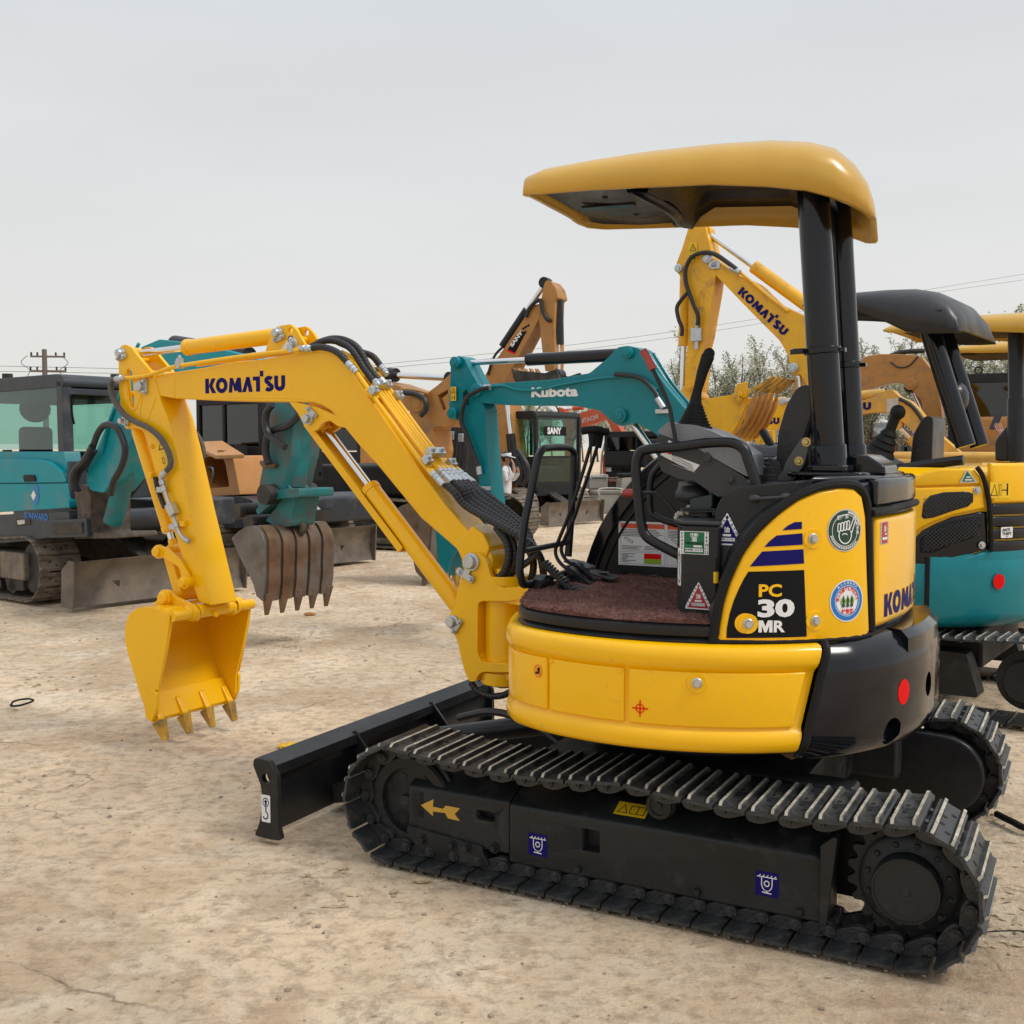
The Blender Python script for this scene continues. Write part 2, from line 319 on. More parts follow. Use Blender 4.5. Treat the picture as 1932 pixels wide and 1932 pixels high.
def wordmark(pr, x0, y0, x1, y1, m, letters='KOMATSU', xform=None):
    """heavy rounded capitals with an open A and a T whose bar ends in a raised block"""
    H = y1 - y0; W = (x1 - x0); t = .27
    g = {}
    adv = dict(K=.86, O=1.0, M=1.12, A=.80, T=.86, S=.74, U=.86); tot = sum(adv[c] for c in letters); sx = W / (tot * H)
    X = x0
    def T(P): return [(X + a * H * sx, y0 + b * H) if not xform else xform(X + a * H * sx, y0 + b * H) for a, b in P]
    for c in letters:
        if c == 'K':
            pr.poly(T([(0, 0), (.30, 0), (.30, 1), (0, 1)]), m); pr.poly(T([(.30, .48), (.52, 1), (.84, 1), (.58, .5)]), m); pr.poly(T([(.30, .52), (.58, .5), (.88, 0), (.54, 0)]), m)
        elif c == 'O':
            P = T([(.47 + .47 * math.cos(a) * k, .5 + .52 * math.sin(a) * kk) for k, kk in ((1, 1), (.40, .46)) for a in [2 * math.pi * i / 24 for i in range(24)]])
            pr.shape(P, [(i, (i + 1) % 24, 24 + (i + 1) % 24, 24 + i) for i in range(24)], m)
        elif c == 'M':
            pr.poly(T([(.02, 0), (.30, 0), (.36, .98), (.13, .98)]), m); pr.poly(T([(.36, .98), (.34, .55), (.47, .1), (.62, .1), (.50, .62)]), m); pr.poly(T([(.50, .5), (.62, .1), (.74, .1), (.76, .98), (.70, .98)]), m); pr.poly(T([(.76, 0), (1.06, 0), (.98, .98), (.70, .98)]), m)
        elif c == 'A':
            pr.poly(T([(-.04, 0), (.25, 0), (.43, .62), (.40, 1), (.30, 1)]), m); pr.poly(T([(.36, .62), (.48, 0), (.78, 0), (.54, 1), (.34, 1)]), m)
        elif c == 'T':
            pr.poly(T([(.24, 0), (.54, 0), (.54, 1), (.24, .76)]), m); pr.poly(T([(.0, .74), (.24, .74), (.54, 1), (0, 1)]), m); pr.poly(T([(.54, 1), (.54, 1.36), (.80, 1.36), (.80, .98), (.72, .98)]), m)
        elif c == 'S':
            P = arc(.36, .72, .22, .16, 25, 270, 10) + arc(.36, .27, .23, .16, 90, -155, 10)
            st = [Vector(p) for p in P]; L = []
            for i in range(len(st)):
                d = (st[min(i + 1, len(st) - 1)] - st[max(i - 1, 0)]).normalized(); nn = Vector((-d.y, d.x)) * .135
                L += [tuple(st[i] + nn), tuple(st[i] - nn)]
            pr.shape(T(L), [(2 * i, 2 * i + 1, 2 * i + 3, 2 * i + 2) for i in range(len(st) - 1)], m)
        elif c == 'U':
            P = [(.16, 1), (.16, .42)] + arc(.42, .38, .26, .25, 180, 360, 10) + [(.68, .42), (.68, 1)]
            st = [Vector(p) for p in P]; L = []
            for i in range(len(st)):
                d = (st[min(i + 1, len(st) - 1)] - st[max(i - 1, 0)]).normalized(); nn = Vector((-d.y, d.x)) * .14
                L += [tuple(st[i] + nn), tuple(st[i] - nn)]
            pr.shape(T(L), [(2 * i, 2 * i + 1, 2 * i + 3, 2 * i + 2) for i in range(len(st) - 1)], m)
        X += adv[c] * H * sx
def plane_fn(o, ex, ey, n):
    o, ex, ey, n = Vector(o), Vector(ex).normalized(), Vector(ey).normalized(), Vector(n).normalized()
    return lambda s, t, h: o + ex * s + ey * t + n * h
def warn_tri(pr, x, y, s):
    """small yellow safety plate with a triangle and a hand"""
    pr.up(); pr.rect(x - s * .5, y - s, x + s * .5, y + s, M['yel_st']); pr.up()
    pr.stroke([(x - s * .36, y + s * .18), (x + s * .36, y + s * .18), (x, y + s * .82)], s * .07, M['pblack'], True)
    pr.stroke([(x - .02 * s, y + s * .6), (x + .06 * s, y + s * .38), (x - .08 * s, y + s * .3)], s * .06, M['pblack'])
    pr.rect(x - s * .45, y - s * .02, x + s * .45, y + s * .02, M['pblack'])
    pr.stroke([(x - s * .38, y - s * .8), (x - s * .2, y - s * .8), (x - s * .2, y - s * .3), (x - s * .38, y - s * .3)], s * .04, M['pblack'], True)
    pr.rect(x + s * .16, y - s * .85, x + s * .3, y - s * .35, M['pblack']); pr.ell(x + s * .23, y - s * .26, s * .08, s * .08, M['pblack'], 8); pr.rect(x - s * .15, y - s * .58, x + s * .16, y - s * .52, M['pblack'])
# ================================================================== the near yellow mini excavator
F = Fr(.721, 4.19, 180 - 27.7)
EX = empty('mini_excavator', F, 'glossy yellow and black mini excavator with open canopy, nearest to the camera', 'excavator')
def tab(T):
    def f(ph):
        d = abs(math.degrees(ph)) % 360; d = 360 - d if d > 180 else d
        for (a, ra), (b, rb) in zip(T, T[1:]):
            if d <= b: t = (d - a) / (b - a); return ra + (rb - ra) * t
        return T[-1][1]
    return f
R_low = tab([(0, .60), (27, .662), (42, .745), (50, .79), (56, .838), (62, .868), (70, .873), (130, .87), (150, .865), (175, .85), (180, .85)])
R_up = tab([(0, .83), (140, .828), (145, .822), (150, .805), (155, .785), (161, .764), (168, .750), (180, .742)])
R_cw = tab([(0, .87), (131, .866), (141, .878), (152, .872), (166, .856), (172, .848), (180, .845)])
def phend(z): return R(127.6 + (z - .55) / .325 * 5.2)
def ring_body(name, prof, Rf, f0, f1, n, m, parent, **k):
    """loft of an outline in (offset, z) round the turning axis from angle f0(z) to f1(z)"""
    mb = MB(); rings = []
    for i in range(n + 1):
        t = i / n; ring = []
        for dh, z in prof:
            ph = f0(z) + (f1(z) - f0(z)) * t; r = Rf(ph) + dh; ring.append((r * math.cos(ph), r * math.sin(ph), z))
        rings.append(ring)
    mb.loft(rings, caps=True); return obj(name, mb, m, parent, **k)
def panel(name, poly, Rf, m, parent, thick=.03, rnd=.014, off=0, mats=None, holes=None, seg=.05):
    """curved cover panel: poly in (phi, z), pressed edges, laid on r = Rf(phi) + off"""
    bm = bmesh.new(); K = .8
    f = bm.faces.new([bm.verts.new((p * K, z, 0)) for p, z in poly]); bm.normal_update()
    if f.normal.z < 0: f.normal_flip(); bm.normal_update()
    r = bmesh.ops.extrude_face_region(bm, geom=[f]); top = [g for g in r['geom'] if isinstance(g, bmesh.types.BMFace)]
    bmesh.ops.translate(bm, vec=(0, 0, thick - rnd), verts=list({v for g in top for v in g.verts}))
    if f.is_valid: bm.faces.remove(f)
    prev = (0, 0)
    for k in range(1, 5):
        a = math.pi / 2 * k / 4; ins, dep = rnd * (1 - math.cos(a)), rnd * math.sin(a)
        bmesh.ops.inset_region(bm, faces=top, thickness=max(ins - prev[0], 1e-5), depth=dep - prev[1], use_even_offset=True); prev = (ins, dep)
    xs = [v.co.x for v in bm.verts]; ys = [v.co.y for v in bm.verts]
    x = min(xs) + seg * .37
    while x < max(xs):
        bmesh.ops.bisect_plane(bm, geom=bm.verts[:] + bm.edges[:] + bm.faces[:], plane_co=(x, 0, 0), plane_no=(1, 0, 0)); x += seg
    for v in bm.verts:
        ph = v.co.x / K; rr = Rf(ph) + off - thick + v.co.z; v.co = (rr * math.cos(ph), rr * math.sin(ph), v.co.y)
    bmesh.ops.recalc_face_normals(bm, faces=bm.faces)
    me = bpy.data.meshes.new(name); bm.to_mesh(me); bm.free(); me.materials.append(m); me.shade_smooth(); me.set_sharp_from_angle(angle=R(50))
    o = bpy.data.objects.new(name, me); C.objects.link(o); o.parent = parent; return o
def P2(pts, Rf): return [F.c(u, v, Rf) for u, v in pts]
def cut(o, mb):
    c = obj('cutter', mb, M['black']); c.parent = o.parent
    md = o.modifiers.new('cut', 'BOOLEAN'); md.object = c; md.operation = 'DIFFERENCE'; md.solver = 'EXACT'
    bpy.context.view_layer.update(); me = bpy.data.meshes.new_from_object(o.evaluated_get(bpy.context.evaluated_depsgraph_get()))
    o.modifiers.clear(); o.data = me; bpy.data.objects.remove(c); me.shade_smooth(); me.set_sharp_from_angle(angle=R(35))

# ---- tracks
def track_path(x0, x1, zc, r, sag=.03, rollers=(0.0,)):
    """centre line of the chain: bottom run, up round the rear, top run, down round the front"""
    P = []
    n = 40
    for i in range(n + 1): P.append((x0 + (x1 - x0) * i / n, zc - r))
    for i in range(1, 24): a = -math.pi / 2 - math.pi * i / 24; P.append((x1 + r * math.cos(a), zc + r * math.sin(a)))
    for i in range(n + 1):
        t = i / n; P.append((x1 + (x0 - x1) * t, zc + r - sag * abs(math.sin(math.pi * t * (len(rollers) + 1))) * 1.0))
    for i in range(1, 24): a = math.pi / 2 - math.pi * i / 24; P.append((x0 + r * math.cos(a), zc + r * math.sin(a)))
    return P
def along(P, N):
    """N evenly spaced positions with outward normals on the closed path"""
    P = [Vector((a, b)) for a, b in P]; seg = [(P[(i + 1) % len(P)] - P[i]).length for i in range(len(P))]; L = sum(seg); out = []; i = 0; acc = 0
    for k in range(N):
        d = L * (k + .5) / N
        while acc + seg[i] < d: acc += seg[i]; i += 1
        t = (P[(i + 1) % len(P)] - P[i]).normalized(); p = P[i] + t * (d - acc); out.append((p, t, Vector((-t.y, t.x))))
    return out, L / N
def shoe_mb(w_, pitch, hb=.024, th=.011):
    p = pitch / 2; g = hb
    pr = [(-p * .90, -.006), (-p * .93, th * .7), (-p * .80, th), (-p * .72, g), (-p * .53, g), (-p * .44, th * .9), (p * .38, th * .9), (p * .47, g), (p * .66, g), (p * .75, th), (p * .88, th * .8), (p * .93, th * .2), (p * .93, -.010), (p * .8, 0), (-p * .8, 0)]
    mb = MB(); n = len(pr); ys = [-w_ / 2, -w_ / 2 + .012, w_ / 2 - .012, w_ / 2]
    sc = [.55, 1, 1, .55]
    rings = [[(a, y, b * (s if b > th else 1)) for a, b in pr] for y, s in zip(ys, sc)]
    mb.loft(rings, caps=True)
    # grouser crests take the worn material
    fi = 0
    for i in range(3):
        for k in range(n):
            if k in (3, 8 - 1): mb.m[i * n + k] = 1
    # bolt holes
    for x, y in ((-.01, -.075), (-.01, .075), (.012, -.03), (.012, .03)):
        mb.cyl((x * pitch / .1, y * w_ / .3, th * .95), (x * pitch / .1, y * w_ / .3, th * .9 + .0015), pitch * .085, n=8, mi=2)
    return mb
def make_track(parent, y, w_, x0, x1, zc, r, N, mats, links=True, sag=.03, rollers=(0,), name='crawler_track', hb=.024):
    T = empty(name); T.parent = parent; pos, pitch = along(track_path(x0, x1, zc, r, sag, rollers), N)
    sh = None; lk = None
    for k, (p, t, nrm) in enumerate(pos):
        X = Vector((t.x, 0, t.y)); Z = Vector((nrm.x, 0, nrm.y)); Y = Z.cross(X); m = Matrix((X, Y, Z)).transposed().to_4x4(); m.translation = Vector((p.x, y, p.y))
        if sh is None: sh = obj('track_shoe', shoe_mb(w_, pitch, hb), mats, T, ang=30, mtx=m)
        else: dup(sh, T, m)
        if links:
            if lk is None:
                mb = MB(); a = pitch * .5
                for s in (-1, 1):
                    poly = rnd_corners([(-a * 1.25, -.012), (-a * .8, -.03), (a * .5, -.055), (a * 1.2, -.055), (a * 1.25, -.02), (a * .4, -.001), (-a * .9, -.001)], .012, 3)
                    mb.prism(poly, s * .055 - .011, s * .055 + .011)
                    mb.cyl((-a * .95, s * .064, -.030), (-a * .95, s * .082, -.030), .018, n=12); mb.cyl((-a * .95, s * .082, -.030), (-a * .95, s * .086, -.030), .010, n=10)
                mb.cyl((-a * .95, -.07, -.03), (-a * .95, .07, -.03), .015, n=10)
                lk = obj('track_link', mb, mats[0], T, mtx=m)
            else: dup(lk, T, m)
    return T
SH = [M['track'], M['track_tip'], M['blackout']]
XI, XS, ZC, RT = .850, -.865, .215, .200
for s in (1, -1):
    yc = s * .68
    XI, XS = (.850, -.865) if s > 0 else (.895, -.82)
    make_track(EX, yc, .325, XI, XS, ZC, RT, 47, SH, sag=.028, rollers=(0,))
    fr = empty('track_frame'); fr.parent = EX
    yo, yi = s * .745, s * .60
    # front box, main box, sloping top edges
    def fbox(x0, x1, zb, zt, name, dy=0):
        pr = rnd_corners([(yo + s * dy, zb), (yo + s * dy, zt - .055), (yo - s * .012 + s * dy, zt - .045), (yo - s * .11, zt), (yi, zt), (yi, zb)], .008, 3)
        mb = MB().prism(pr, x0, x1, fn=lambda a, b, t: (t, a, b)); o = obj(name, mb, M['frame_blk'], fr, bevel=.003); return o
    fb = fbox(.843, .434, .085, .318, 'front_frame_box'); 
    mf = fbox(.430, -.625, .060, .312, 'main_frame_box', .006)
    # slotted windows
    mbc = MB().prism(rnd_corners([(.63, .165), (.715, .165), (.715, .205), (.63, .205)], .019, 4), min(yo - s * .04, yo + s * .05), max(yo - s * .04, yo + s * .05)); 
    if s > 0: cut(fb, MB().prism(rnd_corners([F.y(u, v, .745)[::2] for u, v in [(898, 1527), (934, 1533), (934, 1552), (898, 1546)]], .016, 4), yo - .05, yo + .05)); cut(mf, MB().prism(rnd_corners([F.y(u, v, .75)[::2] for u, v in [(1097, 1562), (1132, 1568), (1132, 1610), (1097, 1604)]], .005, 3), yo - .05, yo + .05))
    mb = MB().prism(rnd_corners([(.842, .125), (.845, .09), (.78, .035), (.69, .03), (.505, .035), (.535, .085), (.53, .098)], .012, 3), yo - s * .01, yo + s * .012); obj('chain_guard', mb, M['frame_blk'], fr, bevel=.003)
    for x in (.775, .655, .595): 
        mb = MB(); bolt(mb, (x, yo + s * .012, .086), (0, s, 0), .013, .02); obj('bolt', mb, M['frame_blk'], fr)
    for x, z in ((.49, .10), (.17, .085), (-.24, .085), (-.56, .085)):
        mb = MB(); bolt(mb, (x, yo + s * .002, z), (0, s, 0), .013, .02); obj('bolt', mb, M['frame_blk'], fr)
    mb = MB().box((-.632, (yo + yi) / 2 + s * .006, .165), (.014, abs(yo - yi) + .02, .27)); mb.prism([(-.64, .05), (-.62, .03), (-.62, .30), (-.66, .335), (-.67, .33)], yo - s * .03, yo + s * .02); obj('end_plate', mb, M['frame_blk'], fr, bevel=.003)
    # idler with ribs
    mb = MB(); mb.lathe([(.05, -.03), (.05, -.028), (.12, -.022), (.122, -.045), (.158, -.05), (.166, -.04), (.166, -.02), (.176, -.015), (.176, .015), (.166, .02), (.166, .04), (.158, .05), (.122, .045), (.12, .022), (.05, .028), (.05, .03)], (XI, yc, ZC - .012), (0, 1, 0), 48)
    for k in range(6):
        a = k * math.pi / 3; mb.cyl((XI + .085 * math.cos(a), yc + s * .022, ZC - .012 + .085 * math.sin(a)), (XI + .085 * math.cos(a), yc + s * .027, ZC - .012 + .085 * math.sin(a)), .020, n=14)
    obj('idler_wheel', mb, M['frame_blk'], fr)
    mb = MB().box((XI - .045, yc + s * .05, ZC - .01), (.06, .03, .10)); mb.box((XI - .02, yc + s * .045, ZC - .01), (.11, .02, .035)); obj('idler_yoke', mb, M['frame_blk'], fr, bevel=.004)
    # sprocket, final drive
    mb = MB(); nT = 21; pts = []
    for k in range(nT * 6):
        a = 2 * math.pi * k / (nT * 6); rr = (.155, .160, .176, .180, .176, .160)[k % 6]; pts.append((XS + rr * math.cos(a), ZC + rr * math.sin(a)))
    mb.prism(pts, yc - .014, yc + .014); obj('drive_sprocket', mb, M['frame_blk'], fr)
    mb = MB(); mb.lathe([(.142, 0), (.142, .02), (.128, .03), (.112, .032), (.098, .04), (.097, .085), (.094, .094), (.089, .094), (.0885, .090), (.08, .090), (.015, .091), (.012, .094), (.0, .094)], (XS, yc + s * .012, ZC + .0), (0, s, 0), 56, caps=False)
    for k in range(12):
        a = k * math.pi / 6 + .2; bolt(mb, (XS + .118 * math.cos(a), yc + s * .040, ZC + .118 * math.sin(a)), (0, s, 0), .009, .010)
    obj('final_drive', mb, M['frame_blk'], fr)
    pg = arc(XS, ZC, .152, .152, -90, -270, 20) + [(-.42, ZC + .165), (-.30, ZC + .17), (-.30, ZC - .14)]
    part_ = MB().prism(pg, yc - s * .15, yc - s * .20); obj('travel_motor_guard', part_, M['black_sat'], fr, bevel=.012, seg=3); obj('travel_motor', MB().cyl((XS, yc - s * .02, ZC), (XS, yc - s * .16, ZC), .125, n=40), M['blackout'], fr)
    for x in (.58, .30, .02, -.26, -.52):
        mb = MB(); mb.lathe([(.02, -.069), (.055, -.068), (.055, -.045), (.045, -.04), (.045, .04), (.055, .045), (.055, .068), (.02, .069)], (x, yc - s * .02, .082), (0, 1, 0), 24); obj('lower_roller', mb, M['frame_blk'], fr)
    mb = MB(); mb.lathe([(.03, -.05), (.05, -.045), (.05, .01), (.042, .02), (.042, .03), (.03, .031), (.03, .026), (.012, .026), (.012, .032), (0, .032)], (-.1, yc + s * .02, .330), (0, s, 0), 28, caps=False); obj('carrier_roller', mb, M['frame_blk'], fr)
# prints on the near track frame
def yfn(y0, cx, cz, sgn=-1): return lambda s_, t, h: (cx - s_, y0 + h, cz + t)      # reads left to right seen from the machine's left
tf = [o for o in EX.children if o.name == 'track_frame'][0]
q = F.y(794, 1519, .746); pr = Print(lambda s_, t, h: (s_, .745 + h, t))
pr.poly([F.y(u, v, .746)[::2] for u, v in [(794, 1519), (818, 1508), (817, 1522), (836, 1526), (841, 1520), (868, 1525), (858, 1536), (868, 1549), (845, 1544), (840, 1534), (817, 1531), (817, 1540)]], M['canopy_yellow']); pr.done('arrow_sticker', tf)
def lash_sticker(u, v, y0, s=.036):
    c = F.y(u, v, y0); pr = Print(lambda a, b, h: (c[0] - a, y0 + h, c[2] + b)); pr.rect(-s, -s * 1.05, s, s * 1.05, M['blue']); pr.up()
    pr.rect(-s * .85, s * .55, s * .85, s * .63, M['white'])
    for k in range(5): pr.stroke([(-s * .7 + k * s * .33, s * .6), (-s * .55 + k * s * .33, s * .78)], s * .07, M['white'])
    pr.stroke([(-s * .45, s * .55)] + arc(0, 0, s * .45, s * .6, 180, 300, 8) + [(-s * .1, -s * .75)], s * .08, M['white']); pr.stroke([(s * .45, s * .55)] + arc(0, 0, s * .45, s * .6, 0, -120, 8) + [(s * .1, -s * .75)], s * .08, M['white'])
    pr.up(); pr.ell(0, s * .05, s * .25, s * .28, M['white'], 16, .65); pr.stroke([(-s * .4, -s * .72), (s * .4, -s * .78)], s * .1, M['white']); pr.done('lashing_point_sticker', tf)
lash_sticker(1015, 1594, .7512); lash_sticker(1447, 1668, .7512)
pr = Print(lambda a, b, h: (lambda c: (c[0] - a, .739 - (b + .052) * .909 + h * .417, .267 + (b + .052) * .417 + h * .909))(F.y(1190, 1540, .70)))
pr.rect(-.055, -.028, .055, .034, M['yel_st']); pr.up(); pr.stroke([(-.045, -.016), (-.012, -.016), (-.028, .02)], .003, M['pblack'], True); pr.stroke([(-.004, -.016), (.046, -.016), (.046, .02), (-.004, .02)], .003, M['pblack'], True); pr.rect(.020, -.016, .023, .02, M['pblack']); pr.done('caution_sticker', tf)

# ---- lower frame, blade
uc = empty('undercarriage_frame'); uc.parent = EX
mb = MB().prism(rnd_corners([(.42, -.55), (.42, .55), (-.5, .55), (-.5, -.55)], .1, 4), .20, .40, fn=lambda a, b, t: (a, b, t)); obj('centre_frame', mb, M['frame_blk'], uc, bevel=.01)
mb = MB().cyl((0, 0, .38), (0, 0, .54), .36, n=48); mb.cyl((0, 0, .42), (0, 0, .46), .40, n=48); obj('slewing_ring', mb, M['blackout'], uc)
for s in (1, -1): obj('motor_guard', MB().box((-.42, s * .44, .30), (.5, .10, .22)), M['frame_blk'], uc, bevel=.02, seg=3)
bl = empty('dozer_blade'); bl.parent = EX
BZ0, BZ1, BX = 0.012, .305, 1.42; W2 = .835
prof = [(BX + .03, BZ0), (BX + .005, BZ0 + .06), (BX - .012, .13), (BX - .010, .20), (BX + .02, .27), (BX + .055, BZ1)]
mb = MB().prism(prof + [(a - .014, b) for a, b in prof[::-1]], -W2 + .012, W2 - .012); obj('mouldboard', mb, M['black_sat'], bl, bevel=.002)
mb = MB().prism([(BX + .055, BZ1), (BX + .05, BZ1 + .004), (BX - .035, BZ1 - .018), (BX - .045, BZ1 - .055), (BX - .035, BZ1 - .055), (BX - .028, BZ1 - .026)], -W2 + .012, W2 - .012); obj('top_rail', mb, M['black_sat'], bl, bevel=.002)
for s in (1, -1):
    sp_ = rnd_corners([(BX + .055, BZ0), (BX + .03, .06), (BX + .012, .14), (BX + .02, .21), (BX + .058, BZ1 - .02), (BX + .05, BZ1 + .006), (BX - .02, BZ1 + .004), (BX - .06, BZ1 - .05), (BX - .06, .06), (BX - .075, BZ0), (BX - .02, BZ0 - .004)], .014, 3)
    mb = MB().prism(sp_, s * W2 - .012, s * W2 + .012); o = obj('side_plate', mb, M['frame_blk'], bl); cut(o, MB().cyl((BX - .005, s * W2 - .05, BZ1 - .065), (BX - .005, s * W2 + .05, BZ1 - .065), .019, n=20)); b_ = o.modifiers.new('bevel', 'BEVEL'); b_.width = .003; b_.segments = 2; b_.limit_method = 'ANGLE'; b_.harden_normals = True
for s in (1, -1):   # push arms and gussets
    mb = MB().bar((BX - .01, s * .42, .075), (.55, s * .22, .235), .075, .085); mb.prism([(BX - .01, .30), (BX - .03, .30), (BX - .16, .15), (BX - .22, .06), (BX - .01, .06)], s * .30 - .006, s * .30 + .006)
    obj('push_arm', mb, M['black_sat'], bl, bevel=.006)
    mb = MB().tube([(BX - .03, s * .30, .285), (BX - .055, s * .30, .19), (BX - .11, s * .30, .13), (BX - .20, s * .30, .10)], .005, 6); obj('weld_bead', mb, M['mgrey'], bl)
mb = MB().prism([(BX - .02, .42), (BX - .42, .36), (BX - .02, .14)], .05, .062, fn=lambda a, b, t: (a, b, t + .03)); mb.prism([(BX - .02, -.42), (BX - .42, -.36), (BX - .02, -.14)], .05, .062, fn=lambda a, b, t: (a, b, t + .03)); obj('brace_plate', mb, M['blade_grey'], bl, bevel=.003)
mb = MB().cyl((1.30, 0, .20), (.60, 0, .36), .045, n=24); mb.cyl((.62, 0, .355), (.45, 0, .39), .055, n=20); obj('blade_cylinder', mb, M['black_sat'], bl)
mb = MB().tube([(1.0, .12, .36), (.8, .18, .42), (.6, .22, .40), (.45, .25, .33)], .016, 8); obj('blade_hose', mb, M['hose'], bl)
c = F.y(515, 1515, .847); pr = Print(lambda a, b, h: (BX - .005 - a, W2 + .012 + h, .125 + b))
pr.poly(rnd_corners([(-.021, -.052), (.021, -.052), (.021, .052), (-.021, .052)], .005, 3), M['white']); pr.up(); pr.ell(0, .024, .015, .018, M['blue'], 20, .78); pr.poly([(-.009, .024), (0, .036), (.009, .024), (.004, .024), (.004, .012), (-.004, .012), (-.004, .024)], M['blue']); pr.stroke([(0, .008), (0, -.012)] + arc(-.002, -.026, .012, .014, 80, -160, 9), .005, M['blue']); pr.done('lifting_point_sticker', bl)

# ---- yellow skirt, doors, counterweight
PR = [(-.16, .876), (-.03, .880), (-.010, .876), (.002, .862), (.005, .845), (.004, .826), (-.002, .812), (-.011, .804), (-.016, .795), (-.016, .628), (-.011, .618), (-.002, .611), (.003, .598), (.004, .582), (.0, .562), (-.014, .549), (-.04, .543), (-.16, .540)]
ring_body('skirt', PR, R_low, lambda z: -phend(z), phend, 150, M['yellow'], EX, ang=60)
def door(us, name='door_panel', f1=None):
    poly = rnd_corners([(p, z) for p, z in us], .008, 3); return panel(name, poly, R_low, M['yellow'], EX, thick=.016, rnd=.006, off=-.004)
a0, a1, a2 = F.c(1034, 1300, R_low)[0], F.c(1176, 1300, R_low)[0], F.c(1184, 1300, R_low)[0]
door([(a0, .628), (a1, .628), (a1, .797), (a0, .797)]); door([(a2, .628), (phend(.628) - .035, .628), (phend(.797) - .035, .797), (a2, .797)])
door([(R(52), .628), (a0 - .012, .628), (a0 - .012, .797), (R(52), .797)], 'corner_panel')
for x, z in ((a0 + .012, .789), (a1 - .012, .789)):
    r = R_low(x) - .004; mb = MB(); bolt(mb, (r * math.cos(x), r * math.sin(x), z), (math.cos(x), math.sin(x), 0), .006, .005); obj('screw', mb, M['yellow'], EX)
def dish_bolt(u, v, Rf, off, parent, ring=M['yellow'], r=.014):
    p, z = F.c(u, v, Rf); n = Vector((math.cos(p), math.sin(p), 0)); q = n * (Rf(p) + off); q.z = z
    mb = MB(); mb.lathe([(.032, -.003), (.030, .002), (.024, .0015), (.019, .001), (.0, .001)], q, n, 28, caps=False); obj('bolt_recess', mb, ring, parent)
    mb = MB(); mb.lathe([(r * 1.15, .001), (r * 1.15, .004), (r, .006)], q, n, 20); mb.lathe([(r * .85, .006), (r * .85, .013), (r * .7, .016)], q, n, 6); obj('cover_bolt', mb, M['steel'], parent)
dish_bolt(1315, 1289, R_low, -.002, EX)
def cfn(u, v, Rf, off):
    p0, z0 = F.c(u, v, Rf)
    def fn(s_, t, h):
        p = p0 + s_ / Rf(p0); r = Rf(p) + off + h; return (r * math.cos(p), r * math.sin(p), z0 + t)
    return fn
pr = Print(cfn(1207, 1337, R_low, -.004)); s = .026; pr.rect(-s, -.0022, s, .0022, M['redp'], 4); pr.rect(-.0022, -s, .0022, s, M['redp'], 1); pr.up(); pr.ell(0, 0, .0145, .0145, M['redp'], 28, .78); pr.done('centre_of_gravity_mark', EX)
pr = Print(cfn(1014, 1266, R_low, -.003)); pr.ell(0, 0, .019, .021, M['orp'], 28, .86); pr.up(); pr.poly([(-.012, -.010), (-.012, -.005), (-.002, -.001), (-.001, .012), (.008, .012), (.008, -.010)], M['pblack']); pr.up(); pr.stroke([(-.013, .014), (.013, -.014)], .0025, M['orp']); pr.done('no_step_mark', EX)
PC = [(-.25, .900), (-.13, .898), (-.06, .886), (-.03, .862), (-.006, .820), (0, .790), (0, .60), (-.006, .565), (-.03, .528), (-.075, .506), (-.2, .500)]
cw = ring_body('counterweight', PC, R_cw, lambda z: phend(z) + .035, lambda z: 2 * math.pi - phend(z) - .035, 110, M['black'], EX, ang=40)
p, z = F.c(1752, 1290, R_cw); n = Vector((math.cos(p), math.sin(p), 0)); mbc = MB().cyl(n * .72 + Vector((0, 0, z)), n * .95 + Vector((0, 0, z)), .041, n=28); cut(cw, mbc)
p, z = F.c(1686, 1375, R_cw); n = Vector((math.cos(p), math.sin(p), 0)); mbc = MB().cyl(n * .60 + Vector((0, 0, z - .01)), n * .95 + Vector((0, 0, z - .01)), .045, n=28); mbc.box(n * .78 + Vector((0, 0, z - .09)), (.09, .09, .17), Matrix.Rotation(p, 3, 'Z')); cut(cw, mbc)
mb = MB().lathe([(.043, .0), (.0, .0)], (math.cos(F.c(1752, 1290, R_cw)[0]) * .735, math.sin(F.c(1752, 1290, R_cw)[0]) * .735, F.c(1752, 1290, R_cw)[1]), (math.cos(F.c(1752, 1290, R_cw)[0]), math.sin(F.c(1752, 1290, R_cw)[0]), 0), 24, caps=False); obj('recess_floor', mb, M['dgrey'], EX)
pr = Print(cfn(1705, 1305, R_cw, 0)); pr.ell(0, 0, .035, .041, M['redp'], 36); pr.done('red_reflector', EX)
mb = MB()      # raised corner blocks on the counterweight's shoulder
ring_body('counterweight_shoulder', [(-.20, .895), (-.035, .893), (-.008, .868), (-.006, .80), (-.02, .79), (-.2, .79)], R_cw, lambda z: R(158), lambda z: R(202), 24, M['black'], EX, ang=40)
# rubber joint between skirt and counterweight
mb = MB(); pts = []
for zz in (.885, .86, .80, .70, .62, .575, .545, .53):
    ph = phend(zz) + .018; r = R_low(ph) + (.004 if .56 < zz < .87 else -.02); pts.append((r * math.cos(ph), r * math.sin(ph), zz))
for s in (1, -1): obj('rubber_joint', MB().tube([(x, s * y, z) for x, y, z in pts], .013, 8, 3), M['rubber'], EX)
ring_body('belly_plate', [(-.03, .555), (-.05, .535), (-.5, .53), (-.5, .6)], R_low, lambda z: 0, lambda z: 2 * math.pi, 80, M['blackout'], EX)

